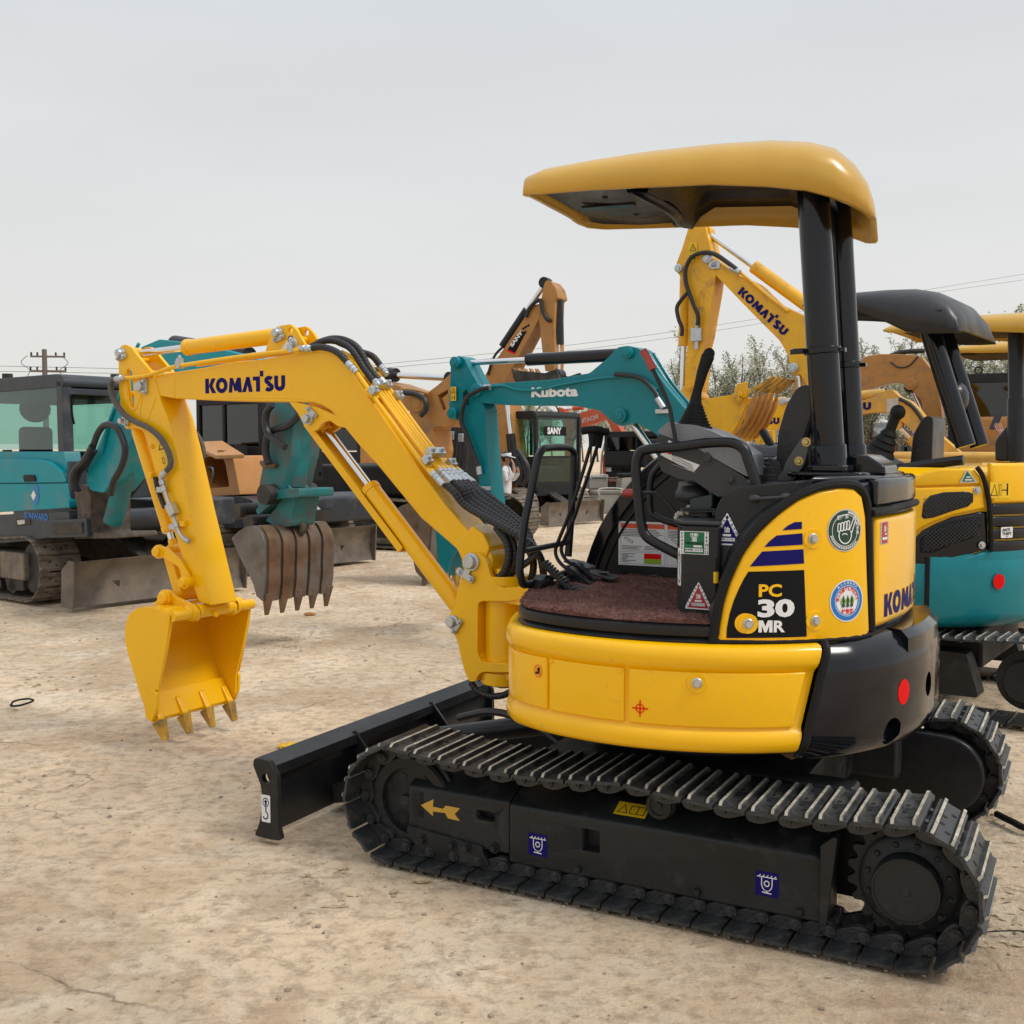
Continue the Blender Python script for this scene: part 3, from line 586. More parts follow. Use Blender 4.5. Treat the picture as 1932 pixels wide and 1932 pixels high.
# ---- platform edge and mat
def outline(off, z, ph0, ph1, n=80): return [((R_low(p) + off) * math.cos(p), (R_low(p) + off) * math.sin(p), z) for p in [R(ph0 + (ph1 - ph0) * i / n) for i in range(n + 1)]]
mb = MB(); n = 90; rings = []
for dh, z in [(-.3, .876), (-.045, .876), (-.04, .884), (-.052, .893), (-.058, .898), (-.046, .901), (-.043, .912), (-.045, .930), (-.058, .936), (-.3, .936)]:
    rings.append(outline(dh, z, -125, 125, n))
mb.loft([list(x) for x in zip(*rings)], caps=True); obj('platform_edge', mb, M['black_sat'], EX, ang=50)
mb = MB(); mb.prism([(a, b) for a, b, c in outline(-.10, 0, -100, 125, 60)], .88, .934, fn=lambda a, b, t: (a, b, t)); obj('platform_floor', mb, M['black_sat'], EX)
# mat: pile surface with a ragged edge and tufts
rm = random.Random(3)
def in_mat(x, y):
    ph = math.atan2(y, x); r = math.hypot(x, y); return r < R_low(ph) - .056 and y > -.285 and x > -.30 and x < .585 - .0
def mat_z(x, y): return .946 + .006 * math.sin(x * 17 + 2 * math.sin(y * 9)) * math.sin(y * 13 + 1) + .02 * math.exp(-((x - .50) ** 2 + (y - .10) ** 2) / .006) + .012 * math.exp(-((x - .45) ** 2 + (y - .38) ** 2) / .008) + .004 * math.sin(x * 61) * math.sin(y * 53)
edge = [p for p in outline(-.056, 0, -18, 118, 70)]; edge = [(min(a, .585), b) for a, b, c in edge if b > -.285] + [(-.30, .70), (-.30, -.285), (.585, -.285)]
mb = MB(); cx_, cy_ = .1, .15; NR = 16; rings = []
for k in range(NR + 1):
    t = k / NR; rings.append([(cx_ + (a - cx_) * t, cy_ + (b - cy_) * t) for a, b in edge])
V = [[(a, b, mat_z(a, b) + rm.uniform(-.001, .001)) for a, b in rg] for rg in rings]; V.append([(a, b, .938) for a, b in edge])
mb.loft(V, caps=False); mo = obj('floor_mat', mb, mat('brown_pile_mat', (.17, .085, .072), .95, var=.35, scale=25, bump=1.0, bscale=220, spec=.1), EX)
mb = MB(); mt = mat('pile_fibres', (.22, .115, .097), .95, var=.45, scale=40, spec=.1); k = 0
while k < 26000:
    x, y = rm.uniform(-.3, .6), rm.uniform(-.285, .8)
    if rm.random() < .15: e0 = rm.choice(edge); x, y = e0[0] + rm.uniform(-.006, .006), e0[1] + rm.uniform(-.006, .006)
    elif not in_mat(x, y): continue
    z = mat_z(x, y); a = rm.uniform(0, 6.28); L = rm.uniform(.004, .009); dx, dy = math.cos(a) * .0016, math.sin(a) * .0016; lx, ly = rm.uniform(-.005, .005), rm.uniform(-.005, .005)
    mb.add([(x - dx, y - dy, z - .001), (x + dx, y + dy, z - .001), (x + lx, y + ly, z + L * .7)], [(0, 1, 2)]); k += 1
o = obj('mat_fibres', mb, mt, EX, flat=True, recalc=False, kind='stuff')

# ---- engine housing and side covers
arch = P2([(1352, 1213), (1356, 1185), (1364, 1140), (1377, 1098), (1400, 1048), (1430, 1006), (1465, 972), (1505, 943), (1545, 926), (1585, 919), (1612, 921), (1627, 935), (1634, 975), (1637, 1080), (1641, 1190), (1632, 1208), (1560, 1215), (1450, 1217)], R_up)
panel('engine_cover', arch, R_up, M['yellow'], EX, thick=.03, rnd=.016, off=.004)
seamL = [(p - .022 * (1 if p < R(128) else 0), z + (.012 if z > 1.25 else 0)) for p, z in arch[:12]]
mb = MB()      # dark inner housing, its top following the cover's arch
def topz(ph):
    d = ph; T = [(p, z) for p, z in arch[:11]]
    if d <= T[0][0]: return .95
    for (a, za), (b, zb) in zip(T, T[1:]):
        if d <= b: return za + (zb - za) * (d - a) / (b - a) + .012
    return 1.372
rings = []
for i in range(60):
    ph = arch[0][0] - .025 + (2 * math.pi - 2 * arch[0][0] + .05) * i / 59; pe = ph if ph < math.pi else 2 * math.pi - ph
    r = R_up(ph) - .012; tz = topz(pe + .01); tz = tz if pe < R(144) else 1.372
    rings.append([(rr * math.cos(ph), rr * math.sin(ph), z) for rr, z in ((.35, .89), (r, .89), (r, tz - .02), (r - .02, tz), (.35, tz))])
mb.loft(rings, caps=True); obj('engine_housing', mb, M['black_sat'], EX, ang=50)
mb = MB(); pts = []
for p, z in [(a - .016, b) for a, b in arch[0:1]] + [(a - .014, b + .004) for a, b in arch[1:6]] + [(a - .006, b + .010) for a, b in arch[6:10]] + [(arch[10][0] + .006, arch[10][1] + .008), (arch[11][0] + .016, arch[11][1]), (arch[12][0] + .018, arch[12][1]), (arch[13][0] + .018, arch[13][1]), (arch[14][0] + .016, arch[14][1])]:
    r = R_up(p) - .004; pts.append((r * math.cos(p), r * math.sin(p), z))
mb.tube(pts, .015, 8, 4); 
pts = [((R_up(p) - .004) * math.cos(p), (R_up(p) - .004) * math.sin(p), .8865) for p in [arch[0][0] - .01 + (R(165) - arch[0][0]) * k / 14 for k in range(15)]]; mb.tube(pts, .010, 8, 2)
obj('rubber_trim', mb, M['rubber'], EX)
g0 = arch[13][0] + .035
def band(ph0, ph1, z0, z1, r_=.02): return rnd_corners([(ph0, z0), (ph1, z0), (ph1, z1), (ph0, z1)], r_, 4)
panel('rear_cover', band(g0, R(212), .905, 1.262, .03), R_up, M['yellow'], EX, thick=.03, rnd=.022, off=.012)
panel('upper_rear_cover', band(g0, R(212), 1.292, 1.384, .02), R_up, M['black'], EX, thick=.03, rnd=.016, off=.008)
mb = MB(); mb.tube([((R_up(p) + .010) * math.cos(p), (R_up(p) + .010) * math.sin(p), 1.275 + .012 * math.sin((p - g0) * 3)) for p in [g0 - .03 + (R(200) - g0) * k / 20 for k in range(21)]], .013, 8, 2); obj('rubber_strip', mb, M['rubber'], EX)
mb = MB(); mb.prism([((R_up(R(a)) - .03) * math.cos(R(a)), (R_up(R(a)) - .03) * math.sin(R(a)))[::1] for a in range(132, 229, 4)], 1.355, 1.392, fn=lambda a, b, t: (a, b, t)); obj('rear_deck', mb, M['black'], EX, bevel=.012, seg=3)
mb = MB(); mb.prism([(-.56, 1.388), (-.70, 1.388), (-.695, 1.42), (-.64, 1.455), (-.56, 1.46)], -.05, .22); obj('deck_bracket', mb, M['black'], EX, bevel=.01, seg=3)
mb = MB()
for k in range(3): mb.box((-.62, .27 + k * .03, 1.397), (.06, .012, .006))
obj('deck_vent', mb, M['rubber'], EX)

# prints on the covers
e_ = M['pblack']; fo = .0045
def cpx(pts): return [F.c(u, v, R_up) for u, v in pts]
def zz5(x, y): return (1309.8 + .3220 * x, 862.5 + .3220 * y)
pr = Print(lambda a, b, h: ((R_up(a) + .004 + h) * math.cos(a), (R_up(a) + .004 + h) * math.sin(a), b))
def big(poly, m, nx=10):
    """split a large polygon across phi so that it follows the curved cover"""
    bm = bmesh.new(); bm.faces.new([bm.verts.new((a, b, 0)) for a, b in poly]); xs = [a for a, b in poly]
    for k in range(1, nx): bmesh.ops.bisect_plane(bm, geom=bm.verts[:] + bm.edges[:] + bm.faces[:], plane_co=(min(xs) + (max(xs) - min(xs)) * k / nx, 0, 0), plane_no=(1, 0, 0))
    bm.verts.index_update(); pr.shape([(v.co.x, v.co.y) for v in bm.verts], [tuple(v.index for v in f.verts) for f in bm.faces], m); bm.free()
big(cpx([zz5(*p) for p in [(187, 1058), (190, 1000), (205, 920), (230, 840), (260, 770), (290, 710), (315, 670), (640, 660), (655, 1050)]]), M['pblack'], 12)
for pl in ([(323, 640), (355, 600), (395, 552), (635, 538), (640, 622)], [(408, 525), (440, 490), (480, 458), (630, 445), (632, 512)], [(512, 428), (545, 400), (585, 380), (627, 378), (627, 420)]): big(cpx([zz5(*p) for p in pl]), M['blue'], 8)
pr.up(.0008)
for dx, zc_, in ((0, 0),):
    c0 = F.c(*zz5(295, 972), R_up); K = R_up(c0[0]); pr.ell(c0[0], c0[1], .031 / K, .031, M['yellow'], 28)
def ctext(t, x0, x1, y0, y1, m, bold=.03):
    (p0, z0), (p1, z1) = F.c(*zz5(x0, y1), R_up), F.c(*zz5(x1, y0), R_up); V, Fc = text2d(t, 1, bold); xs = [a for a, b in V]; ys = [b for a, b in V]
    pr.shape([(p0 + (a - min(xs)) / (max(xs) - min(xs)) * (p1 - p0), z0 + (b - min(ys)) / (max(ys) - min(ys)) * (z1 - z0)) for a, b in V], Fc, m)
ctext('PC', 375, 510, 742, 818, M['yellow']); ctext('30', 368, 584, 828, 938, M['white'], .045); ctext('R', 462, 528, 955, 1025, M['white'], .035); pr.poly([F.c(*zz5(*p), R_up) for p in [(373, 1025), (373, 955), (400, 955), (414, 990), (428, 955), (455, 955), (455, 1025), (435, 1025), (435, 985), (421, 1025), (407, 1025), (393, 985), (393, 1025)]], M['white'])
pr.done('model_graphics', EX)
for x, y in ((690, 477), (703, 957), (313, 975)): dish_bolt(*zz5(x, y), R_up, .0055, EX)
def round_st(u, v, r, kind):
    pr = Print(cfn(u, v, R_up, .004)); pr.ell(0, 0, r, r, M['dwhite'] if kind == 'h' else M['white'], 40); pr.up()
    if kind == 'h':
        pr.ell(0, 0, r * .94, r * .94, M['pgreen'], 40); pr.up(); pr.ell(0, 0, r * .76, r * .76, M['white'], 40, .965)
        W_ = M['white']; pr.up()
        pr.stroke(arc(-.02 * r / .1 * .1, -.22 * r, .36 * r, .40 * r, 160, 390, 16), r * .055, W_)
        for k in range(4): pr.stroke(rnd_corners([(-.46 * r + k * .17 * r, -.05 * r + k * .03 * r), (-.32 * r + k * .17 * r, -.05 * r + k * .03 * r), (-.30 * r + k * .17 * r, .32 * r + k * .04 * r), (-.44 * r + k * .17 * r, .32 * r + k * .04 * r)], .05 * r, 3), r * .05, W_, True)
        pr.stroke([(.20 * r, .0), (.50 * r, .62 * r), (.62 * r, .55 * r), (.36 * r, -.12 * r)], r * .055, W_); pr.stroke(arc(-.05 * r, -.25 * r, .15 * r, .1 * r, 160, 20, 6), r * .045, W_)
        pr.up(); pr.text('標準型', -.18 * r, .62 * r, r * .22, W_, .02, rot=.15); pr.text('作', .62 * r, .30 * r, r * .2, W_, .02, rot=-.7); pr.text('方', .70 * r, .10 * r, r * .2, W_, .02, rot=-1.2); pr.text('式', .70 * r, -.10 * r, r * .2, W_, .02, rot=-1.5)
        for k in range(14): a = R(200 + k * 9); pr.text('器', .85 * r * math.cos(a), .85 * r * math.sin(a), r * .12, W_, .02, rot=a + math.pi / 2)
        for k in range(10): a = R(80 - k * 7); pr.text('建', .85 * r * math.cos(a), .85 * r * math.sin(a), r * .12, W_, .02, rot=a - math.pi / 2)
    else:
        pr.ell(0, 0, r * .94, r * .94, M['bluel'], 40, .70); pr.up()
        for k in range(44):
            a = 2 * math.pi * k / 44; b = a + .09; pr.poly([(r * .70 * math.cos(a), r * .70 * math.sin(a)), (r * .74 * math.cos(a), r * .74 * math.sin(a)), (r * .74 * math.cos(b), r * .74 * math.sin(b)), (r * .70 * math.cos(b), r * .70 * math.sin(b))], M['white'])
        for i, ch in enumerate('第2次基準値排出ガス'): a = R(172 - i * 18); pr.text(ch, .56 * r * math.cos(a), .56 * r * math.sin(a), r * .19, M['redp'], .02, rot=a - math.pi / 2)
        for i, ch in enumerate('国土交通省指定'): a = R(130 - i * 13); pr.text(ch, .84 * r * math.cos(a), .84 * r * math.sin(a), r * .14, M['white'], .01, rot=a - math.pi / 2)
        pr.text('対策型', 0, -.52 * r, r * .25, M['redp'], .02)
        for sx in (-.28, 0, .28):
            pr.ell(sx * r, -.02 * r, .12 * r, .2 * r, M['lgrn'], 14)
        pr.up()
        for sx in (-.25, 0, .25):
            x = sx * r; pr.poly([(x - .09 * r, -.05 * r), (x + .09 * r, -.05 * r), (x, .30 * r)], M['pgreen']); pr.poly([(x - .1 * r, -.28 * r), (x + .1 * r, -.28 * r), (x, .05 * r)], M['pgreen']); pr.rect(x - .015 * r, -.34 * r, x + .015 * r, -.28 * r, M['pgreen'])
    pr.done('round_sticker', EX)
round_st(*zz5(880, 428), .066, 'h'); round_st(*zz5(892, 840), .066, 't')
R_r = lambda p: R_up(p) + .012
pr = Print(cfn(*zz5(1115, 443), R_r, 0)); pr.rect(-.034, -.036, .034, .036, M['dwhite'], 3); pr.up(); pr.rect(-.024, -.034, .024, .034, M['rdp'], 3); pr.up(); pr.text('油', 0, .012, .022, M['white'], .02); pr.rect(-.020, -.022, .020, -.014, M['white'], 2); pr.rect(-.002, -.006, .018, -.002, M['white'])
for k in range(6): pr.text(str(6 - k), -.029, .027 - k * .011, .009, M['pblack']); pr.text(str(7 + k), .029, .027 - k * .011, .009, M['pblack'])
pr.done('oil_change_sticker', EX)
# the maker's name wraps round the rear cover's corner
p0, z0 = F.c(*zz5(1112, 905), R_r)
pr = Print(lambda a, b, h: (lambda p: ((R_r(p) + h) * math.cos(p), (R_r(p) + h) * math.sin(p), b))(p0 + a / .75))
wordmark(pr, 0, .934, .60, 1.008, M['blue']); pr.done('name_lettering', EX)
dupk = None

# ---- seat housing, tank box, right wall
mb = MB().prism(rnd_corners([(-.235, .93), (-.235, 1.30), (-.29, 1.355), (-.50, 1.378), (-.50, .93)], [.01, .06, .03, .01, .01], 5), -.26, .60); obj('seat_housing', mb, M['frame_blk'], EX, bevel=.012, seg=3)
mb = MB(); a, b = F.y(1422, 941, .61), F.y(1481, 938, .61); mb.tube([(a[0], .60, a[2]), (a[0], .622, a[2]), (b[0], .622, b[2]), (b[0], .60, b[2])], .006, 8, 4); mb.ball((a[0], .602, a[2]), (.02, .01, .014)); mb.ball((b[0], .602, b[2]), (.02, .01, .014)); obj('grab_handle', mb, M['dgrey'], EX)
bx = [F.y(u, v, .62) for u, v in [(1268, 988), (1268, 1167), (1345, 1168), (1345, 985)]]
mb = MB().prism(rnd_corners([(-.095, .28), (-.095, .56), (-.14, .625), (-.26, .625), (-.26, .28)], .012, 3), .936, 1.232, fn=lambda a, b, t: (a, b, t)); obj('tank_box', mb, M['frame_blk'], EX, bevel=.012, seg=3)
mb = MB().prism([(-.085, .27), (-.085, .56), (-.135, .63), (-.26, .63), (-.26, .27)], 1.232, 1.246, fn=lambda a, b, t: (a, b, t)); obj('tank_lid', mb, M['dgrey'], EX, bevel=.006, seg=3)
RWP = [(.60, .93), (.598, .994), (.575, 1.06), (.544, 1.132), (.510, 1.19), (.472, 1.246), (.425, 1.305), (.378, 1.359), (.33, 1.40), (.285, 1.436), (.23, 1.465), (.172, 1.487), (.06, 1.497), (-.10, 1.49), (-.45, 1.44), (-.5, .93)]
mb = MB().prism([(a - .03 if a > 0 else a, b - .02 if b > 1 else b) for a, b in RWP], -.74, -.30); obj('right_housing', mb, M['black_sat'], EX, bevel=.01, seg=2)
mb = MB().prism(RWP, -.315, -.28); obj('right_wall', mb, M['frame_blk'], EX, bevel=.004)
mb = MB(); inner = [(a - .045, b - .03) for a, b in RWP[1:11]]; mb.prism([(a, b) for a, b in RWP[:12]] + [(a - .045 if a > .2 else a, b - .04) for a, b in RWP[:12][::-1]], -.28, -.262); obj('wall_rim', mb, M['black'], EX, bevel=.006, seg=2)
mb = MB().tube([(a - .075, -.278, b - .05) for a, b in RWP[:10]], .006, 8, 1); obj('wall_ridge', mb, M['black_sat'], EX)
mb = MB().tube([(a, -.285, b) for a, b in RWP[3:12]], .007, 8, 3); obj('rim_highlight', mb, M['grey'], EX)  # grey rim tube; its light tone stands for the rim's highlight
# instruction poster
c = F.y(1167, 1065, -.28); d = F.y(1167, 983, -.28); Hh = d[2] - c[2]
pr = Print(lambda a, b, h: (c[0] - a, -.2795 + h, c[2] + b)); Wd = .47; pr.rect(0, 0, Wd, Hh, M['white']); pr.up()
for x0, x1 in ((.010, .205), (.215, .45)):
    pr.stroke([(x0, .062), (x1, .062), (x1, Hh - .008), (x0, Hh - .008)], .0014, M['gry'], True); pr.stroke([(x0, .006), (x1, .006), (x1, .056), (x0, .056)], .0014, M['gry'], True); pr.rect(x0 + .002, Hh - .028, x1 - .002, Hh - .009, M['orp'])
pr.up(); pr.poly([(.085, Hh - .025), (.099, Hh - .025), (.092, Hh - .012)], M['pblack']); pr.text('警 告', .118, Hh - .019, .014, M['pblack'], .02)
rp_ = random.Random(5)
for x0, x1 in ((.016, .20), (.22, .44)):
    for k in range(5):
        y = Hh - .035 - k * .0065; pr.rect(x0, y, x0 + (x1 - x0) * rp_.uniform(.55, 1), y + .0022, M['pblack'])
    for k in range(3):
        y = .080 - k * .006; pr.rect(x0, y, x0 + (x1 - x0) * rp_.uniform(.3, .5), y + .002, M['pblack']); pr.rect(x0 + (x1 - x0) * .55, y, x0 + (x1 - x0) * rp_.uniform(.7, .98), y + .002, M['pblack'])
    pr.stroke([(x0 + .01, .115), (x0 + .045, .092), (x0 + .05, .10), (x0 + .02, .118)], .002, M['pblack'], True); pr.stroke([(x0 + .09, .115), (x0 + .12, .113), (x0 + .13, .092), (x0 + .15, .095)], .002, M['gry'])
for k in range(7): pr.rect(.016, .047 - k * .0055, .016 + rp_.uniform(.02, .07), .049 - k * .0055, M['pblack'])
pr.rect(.115, .010, .190, .030, M['lgrn']); pr.rect(.115, .030, .190, .052, M['redp']); pr.done('instruction_poster', EX)
# tank stickers
def box_pt(u, v): return F.y(u, v, .625)
c = box_pt(1310, 1024); pr = Print(lambda a, b, h: (c[0] - a, .6252 + h, c[2] + b)); Wd, Hh = .048, .037
pr.rect(-Wd, -Hh, Wd, Hh, M['white']); pr.up(); pr.rect(-.034, -Hh + .002, .034, Hh - .002, M['green']); pr.up(); pr.text('作動', 0, .024, .014, M['white'], .02); pr.text('油', 0, .011, .019, M['white'], .03); pr.text('作動油交換目安', 0, -.002, .009, M['pblack'], .01)
pr.rect(-.002, -.014, .026, -.008, M['white']); pr.rect(-.030, -.029, .030, -.018, M['white'])
for k in range(6): pr.text(str(6 - k), -.041, .030 - k * .012, .012, M['pblack'], .02); pr.text(str(7 + k), .041, .030 - k * .012, .012, M['pblack'], .02)
pr.up(); pr.text('000時間になります', 0, -.0235, .008, M['pblack'], .01); pr.done('hydraulic_oil_sticker', EX)
def tri_st(cx, cz, y0, s, m, name):
    pr = Print(lambda a, b, h: (cx - a, y0 + h, cz + b)); T_ = lambda k: [(-.52 * s * k, -.42 * s * k), (.52 * s * k, -.42 * s * k), (0, .60 * s * k)]
    pr.poly(rnd_corners(T_(1.05), .06 * s, 4), M['white']); pr.up(); pr.poly(rnd_corners(T_(.93), .05 * s, 3), m); pr.up()
    for sg in (-1, 1):
        A, B = Vector((sg * .47 * s, -.36 * s)), Vector((sg * .06 * s, .44 * s)); pr.stroke([A, B], .10 * s, M['white']); 
    pr.up()
    for k in range(6):
        t = (k + .4) / 6; pr.text(str(1 + k), -.47 * s + .41 * s * t, -.36 * s + .80 * s * t, .12 * s, M['pblack'], .02, rot=.6); pr.text(str(12 - k), .47 * s - .41 * s * t, -.36 * s + .80 * s * t, .11 * s, M['pblack'], .02, rot=-.6)
    pr.text('油', 0, .05 * s, .2 * s, M['white'], .03); pr.rect(-.14 * s, -.15 * s, .14 * s, -.08 * s, M['white']); pr.rect(-.27 * s, -.31 * s, .27 * s, -.20 * s, M['white']); pr.up(); pr.text('00時間になります', 0, -.255 * s, .07 * s, M['pblack'], .01); pr.done(name, EX)
c = F.y(1372, 1003, .60); tri_st(c[0], c[2], .6005, .098, M['blue'], 'blue_triangle_sticker')
c = box_pt(1318, 1128); tri_st(c[0] , c[2], .6252, .084, M['rdp'], 'red_triangle_sticker')
ca = Vector((-.1175, .5925)); nx_, ny_ = .823, .568     # chamfered corner of the box
pr = Print(lambda a, b, h: (ca.x - a * .568 + nx_ * h, ca.y + a * .823 * 1 + ny_ * h, 1.092 + b)); pr.poly(rnd_corners([(-.020, -.062), (.020, -.062), (.020, .062), (-.020, .062)], .006, 3), M['white']); pr.up(); pr.ell(0, .030, .015, .020, M['pblack'], 20, .88); pr.stroke([(0, .020), (0, .040), (-.006, .034), (0, .044), (.006, .034), (0, .040)], .0025, M['pblack']); pr.stroke([(0, .010), (0, -.020)] + arc(-.002, -.036, .012, .015, 80, -160, 9), .004, M['pblack']); pr.done('hook_sticker', EX)
mb = MB(); c = F.y(1361, 1097, .61); mb.cyl((-.252, .632, 1.050), (-.252, .632, 1.085), .0085, n=14); obj('yellow_tag', mb, M['yel_st'], EX)
mb = MB(); mb.tube([(-.252, .632, 1.13), (-.252, .632, 1.0), (-.250, .635, .95)], .002, 6, 3); obj('tag_cord', mb, M['pblack'], EX)
# ---- canopy
def canopy(parent, secs, m_out, m_in, lip=.03, name='canopy_roof'):
    """secs: (x, y_far, y_near, rim z, crown z) from the front to the rear"""
    mb = MB(); ro = []; ri = []
    for x, ya, yb, zr, zt in secs:
        yc, hw, H = (ya + yb) / 2, (yb - ya) / 2, zt - zr
        pr = []
        for k in range(25):
            a = math.pi * k / 24; c_, s_ = math.cos(a), math.sin(a); pr.append((x, yc + hw * math.copysign(abs(c_) ** .55, c_), zr + H * abs(s_) ** .55))
        ro.append(pr)
    n = len(ro[0]); V = [p for r in ro for p in r]; f = []
    for i in range(len(ro) - 1):
        for k in range(n - 1): a = i * n + k; f.append((a, a + 1, a + 1 + n, a + n))
    mb.add(V, f); o = obj(name, mb, m_out, parent, ang=70); md = o.modifiers.new('thick', 'SOLIDIFY'); md.thickness = .022; md.offset = -1
    return o
can = empty('canopy'); can.parent = EX; ROT = Matrix.Translation((0, .1, 2.35)) @ Matrix.Rotation(R(9), 4, 'Z') @ Matrix.Rotation(R(-3), 4, 'X') @ Matrix.Translation((0, -.1, -2.35))
SEC = [(.555, -.2, .40, 2.385, 2.39), (.55, -.28, .46, 2.38, 2.435), (.525, -.34, .53, 2.372, 2.462), (.46, -.37, .56, 2.366, 2.482), (.28, -.39, .585, 2.362, 2.497), (.1, -.39, .59, 2.356, 2.51), (-.12, -.39, .59, 2.35, 2.517), (-.3, -.39, .59, 2.33, 2.515), (-.42, -.385, .585, 2.31, 2.50), (-.5, -.38, .575, 2.285, 2.475), (-.56, -.36, .55, 2.262, 2.42), (-.60, -.33, .51, 2.245, 2.36), (-.62, -.28, .45, 2.237, 2.30), (-.628, -.2, .38, 2.235, 2.245)]
canopy(can, SEC, M['canopy_yellow'], None).matrix_local = ROT
mb = MB(); rings = []
for x, ya, yb, z, d in [(.50, -.29, .46, 2.402, 0), (.46, -.33, .52, 2.396, .0), (.30, -.35, .555, 2.385, 0), (.155, -.35, .555, 2.385, 0), (.13, -.35, .555, 2.372, -.01), (.09, -.35, .555, 2.368, -.014), (.06, -.35, .55, 2.40, 0), (0, -.35, .55, 2.415, .02), (-.3, -.35, .55, 2.40, .02), (-.45, -.35, .54, 2.35, 0), (-.5, -.34, .52, 2.30, 0), (-.5, -.3, .5, 2.30, 0)]:
    n = 20; rings.append([(x, ya + (yb - ya) * k / n, z + d + (.02 if 3 < k < n - 3 and x < .05 and x > -.4 else 0) + (-.0 if 0 < k < n else -.012)) for k in range(n + 1)])
V = [p for r in rings for p in r]; n = 21; f = [(i * n + k, i * n + k + 1, i * n + k + 1 + n, i * n + k + n) for i in range(len(rings) - 1) for k in range(n - 1)]
mb.add(V, f); obj('roof_lining', mb, M['lining'], can, ang=60, mtx=ROT)
mb = MB(); mb.tube([(.155, .50, 2.375), (.13, .44, 2.362), (.10, .2, 2.356), (.10, 0, 2.356), (.12, -.26, 2.362), (.15, -.33, 2.375)], .022, 10); obj('cross_rib', mb, M['lining'], can, mtx=ROT)
mb = MB(); mb.box((.33, .1, 2.383), (.20, .05, .01)); obj('lining_step', mb, M['black'], can, bevel=.004, mtx=ROT)
mb = MB(); 
for x, y in ((.30, .28), (-.30, .1), (.28, -.15)): mb.lathe([(.012, 0), (.012, -.004), (.007, -.008), (0, -.009)], (x, y, 2.386 if x > 0 else 2.418), (0, 0, 1), 10)
obj('lining_screws', mb, M['dgrey'], can, kind='stuff', mtx=ROT)
mb = MB().lathe([(.055, 0), (.05, .006), (0, .010)], (.14, .12, 2.493), (0, 0, 1), 20); obj('roof_badge', mb, M['rdp'], can)
PT, PB = F.y(1538, 352, .33), F.y(1566, 905, .30)
for i, (yt, yb, du) in enumerate(((.33, .30, 0), (-.045, -.055, 0))):
    t = Vector((PT[0] + .01, yt, 2.36)); b = Vector((PB[0], yb, 1.385)); ax = (t - b)
    mb = MB(); mb.lathe([(.058, 0), (.058, .10), (.0565, .104), (.052, .106), (.0515, ax.length)], b, ax, 32); obj('canopy_post', mb, M['black'], can, ang=30)
    at = b + ax * ((1.80 if i == 0 else 1.775) - 1.385) / (2.36 - 1.385); mb = MB()
    mb.lathe([(.0515, -.012), (.060, -.010), (.060, .010), (.0515, .012)], at, ax, 28); mb.bar(at + Vector((.05, .01, 0)), at + Vector((.092, .04, -.003)), .03, .018); mb.bar(at - Vector((.05, .0, 0)), at - Vector((.075, .0, 0)), .03, .014); obj('post_clamp', mb, M['black'], can, bevel=.002)
mb = MB().prism(rnd_corners([(-.40, .38), (-.66, .38), (-.68, -.16), (-.44, -.16)], .05, 4), 1.385, 1.402, fn=lambda a, b, t: (a, b, t)); mb.prism(rnd_corners([(-.47, .37), (-.60, .37), (-.60, .22), (-.47, .22)], .03, 4), 1.40, 1.425, fn=lambda a, b, t: (a, b, t)); obj('post_base', mb, M['black'], can, bevel=.008, seg=3)

# ---- seat
st = empty('operator_seat'); st.parent = EX
bk = [(F.y(u, v, .12)[0], F.y(u, v, .12)[2]) for u, v in [(1497, 905), (1482, 880), (1486, 820), (1500, 770), (1520, 735), (1540, 728), (1556, 740), (1545, 800), (1540, 905)]]
mb = MB().prism(rnd_corners(bk, .02, 4), -.14, .26); obj('seat_back', mb, M['seat'], st, bevel=.03, seg=4)
mb = MB().box((-.20, .06, 1.40), (.34, .42, .09)); obj('seat_cushion', mb, M['seat'], st, bevel=.03, seg=4)
pl = [(F.y(u, v, .30)[0], F.y(u, v, .30)[2]) for u, v in [(1514, 825), (1527, 826), (1529, 838), (1518, 880), (1508, 890), (1503, 905), (1470, 912), (1462, 905), (1478, 890), (1483, 873)]]
mb = MB().prism(rnd_corners(pl, .012, 3), .30, .312); obj('seat_bracket', mb, M['mgrey'], st, bevel=.002)
for u, v in ((1521, 834), (1507, 870)):
    c = F.y(u, v, .315); mb = MB(); bolt(mb, (c[0], .312, c[2]), (0, 1, 0), .010, .012); obj('seat_bolt', mb, M['brass'], st)
mb = MB().tube([F.y(1546, 760, .27), F.y(1530, 800, .28), F.y(1510, 860, .28), F.y(1500, 900, .27)], .012, 8); mb.box(F.y(1478, 893, .22), (.05, .05, .07)); obj('seat_belt', mb, M['pblack'], st, bevel=.003)
mb = MB().tube([F.y(1470, 880, .2), F.y(1462, 870, .2), F.y(1470, 862, .2), F.y(1478, 872, .2)], .006, 6); obj('seat_spring', mb, M['steel'], st)
c = F.y(1444, 934, .45); mb = MB(); mb.lathe([(.026, 0), (.026, .02), (.020, .024), (.020, .045), (.017, .047), (0, .047)], (c[0] - .02, .48, 1.372), (0, 0, 1), 14); obj('filler_cap', mb, M['rubber'], EX)

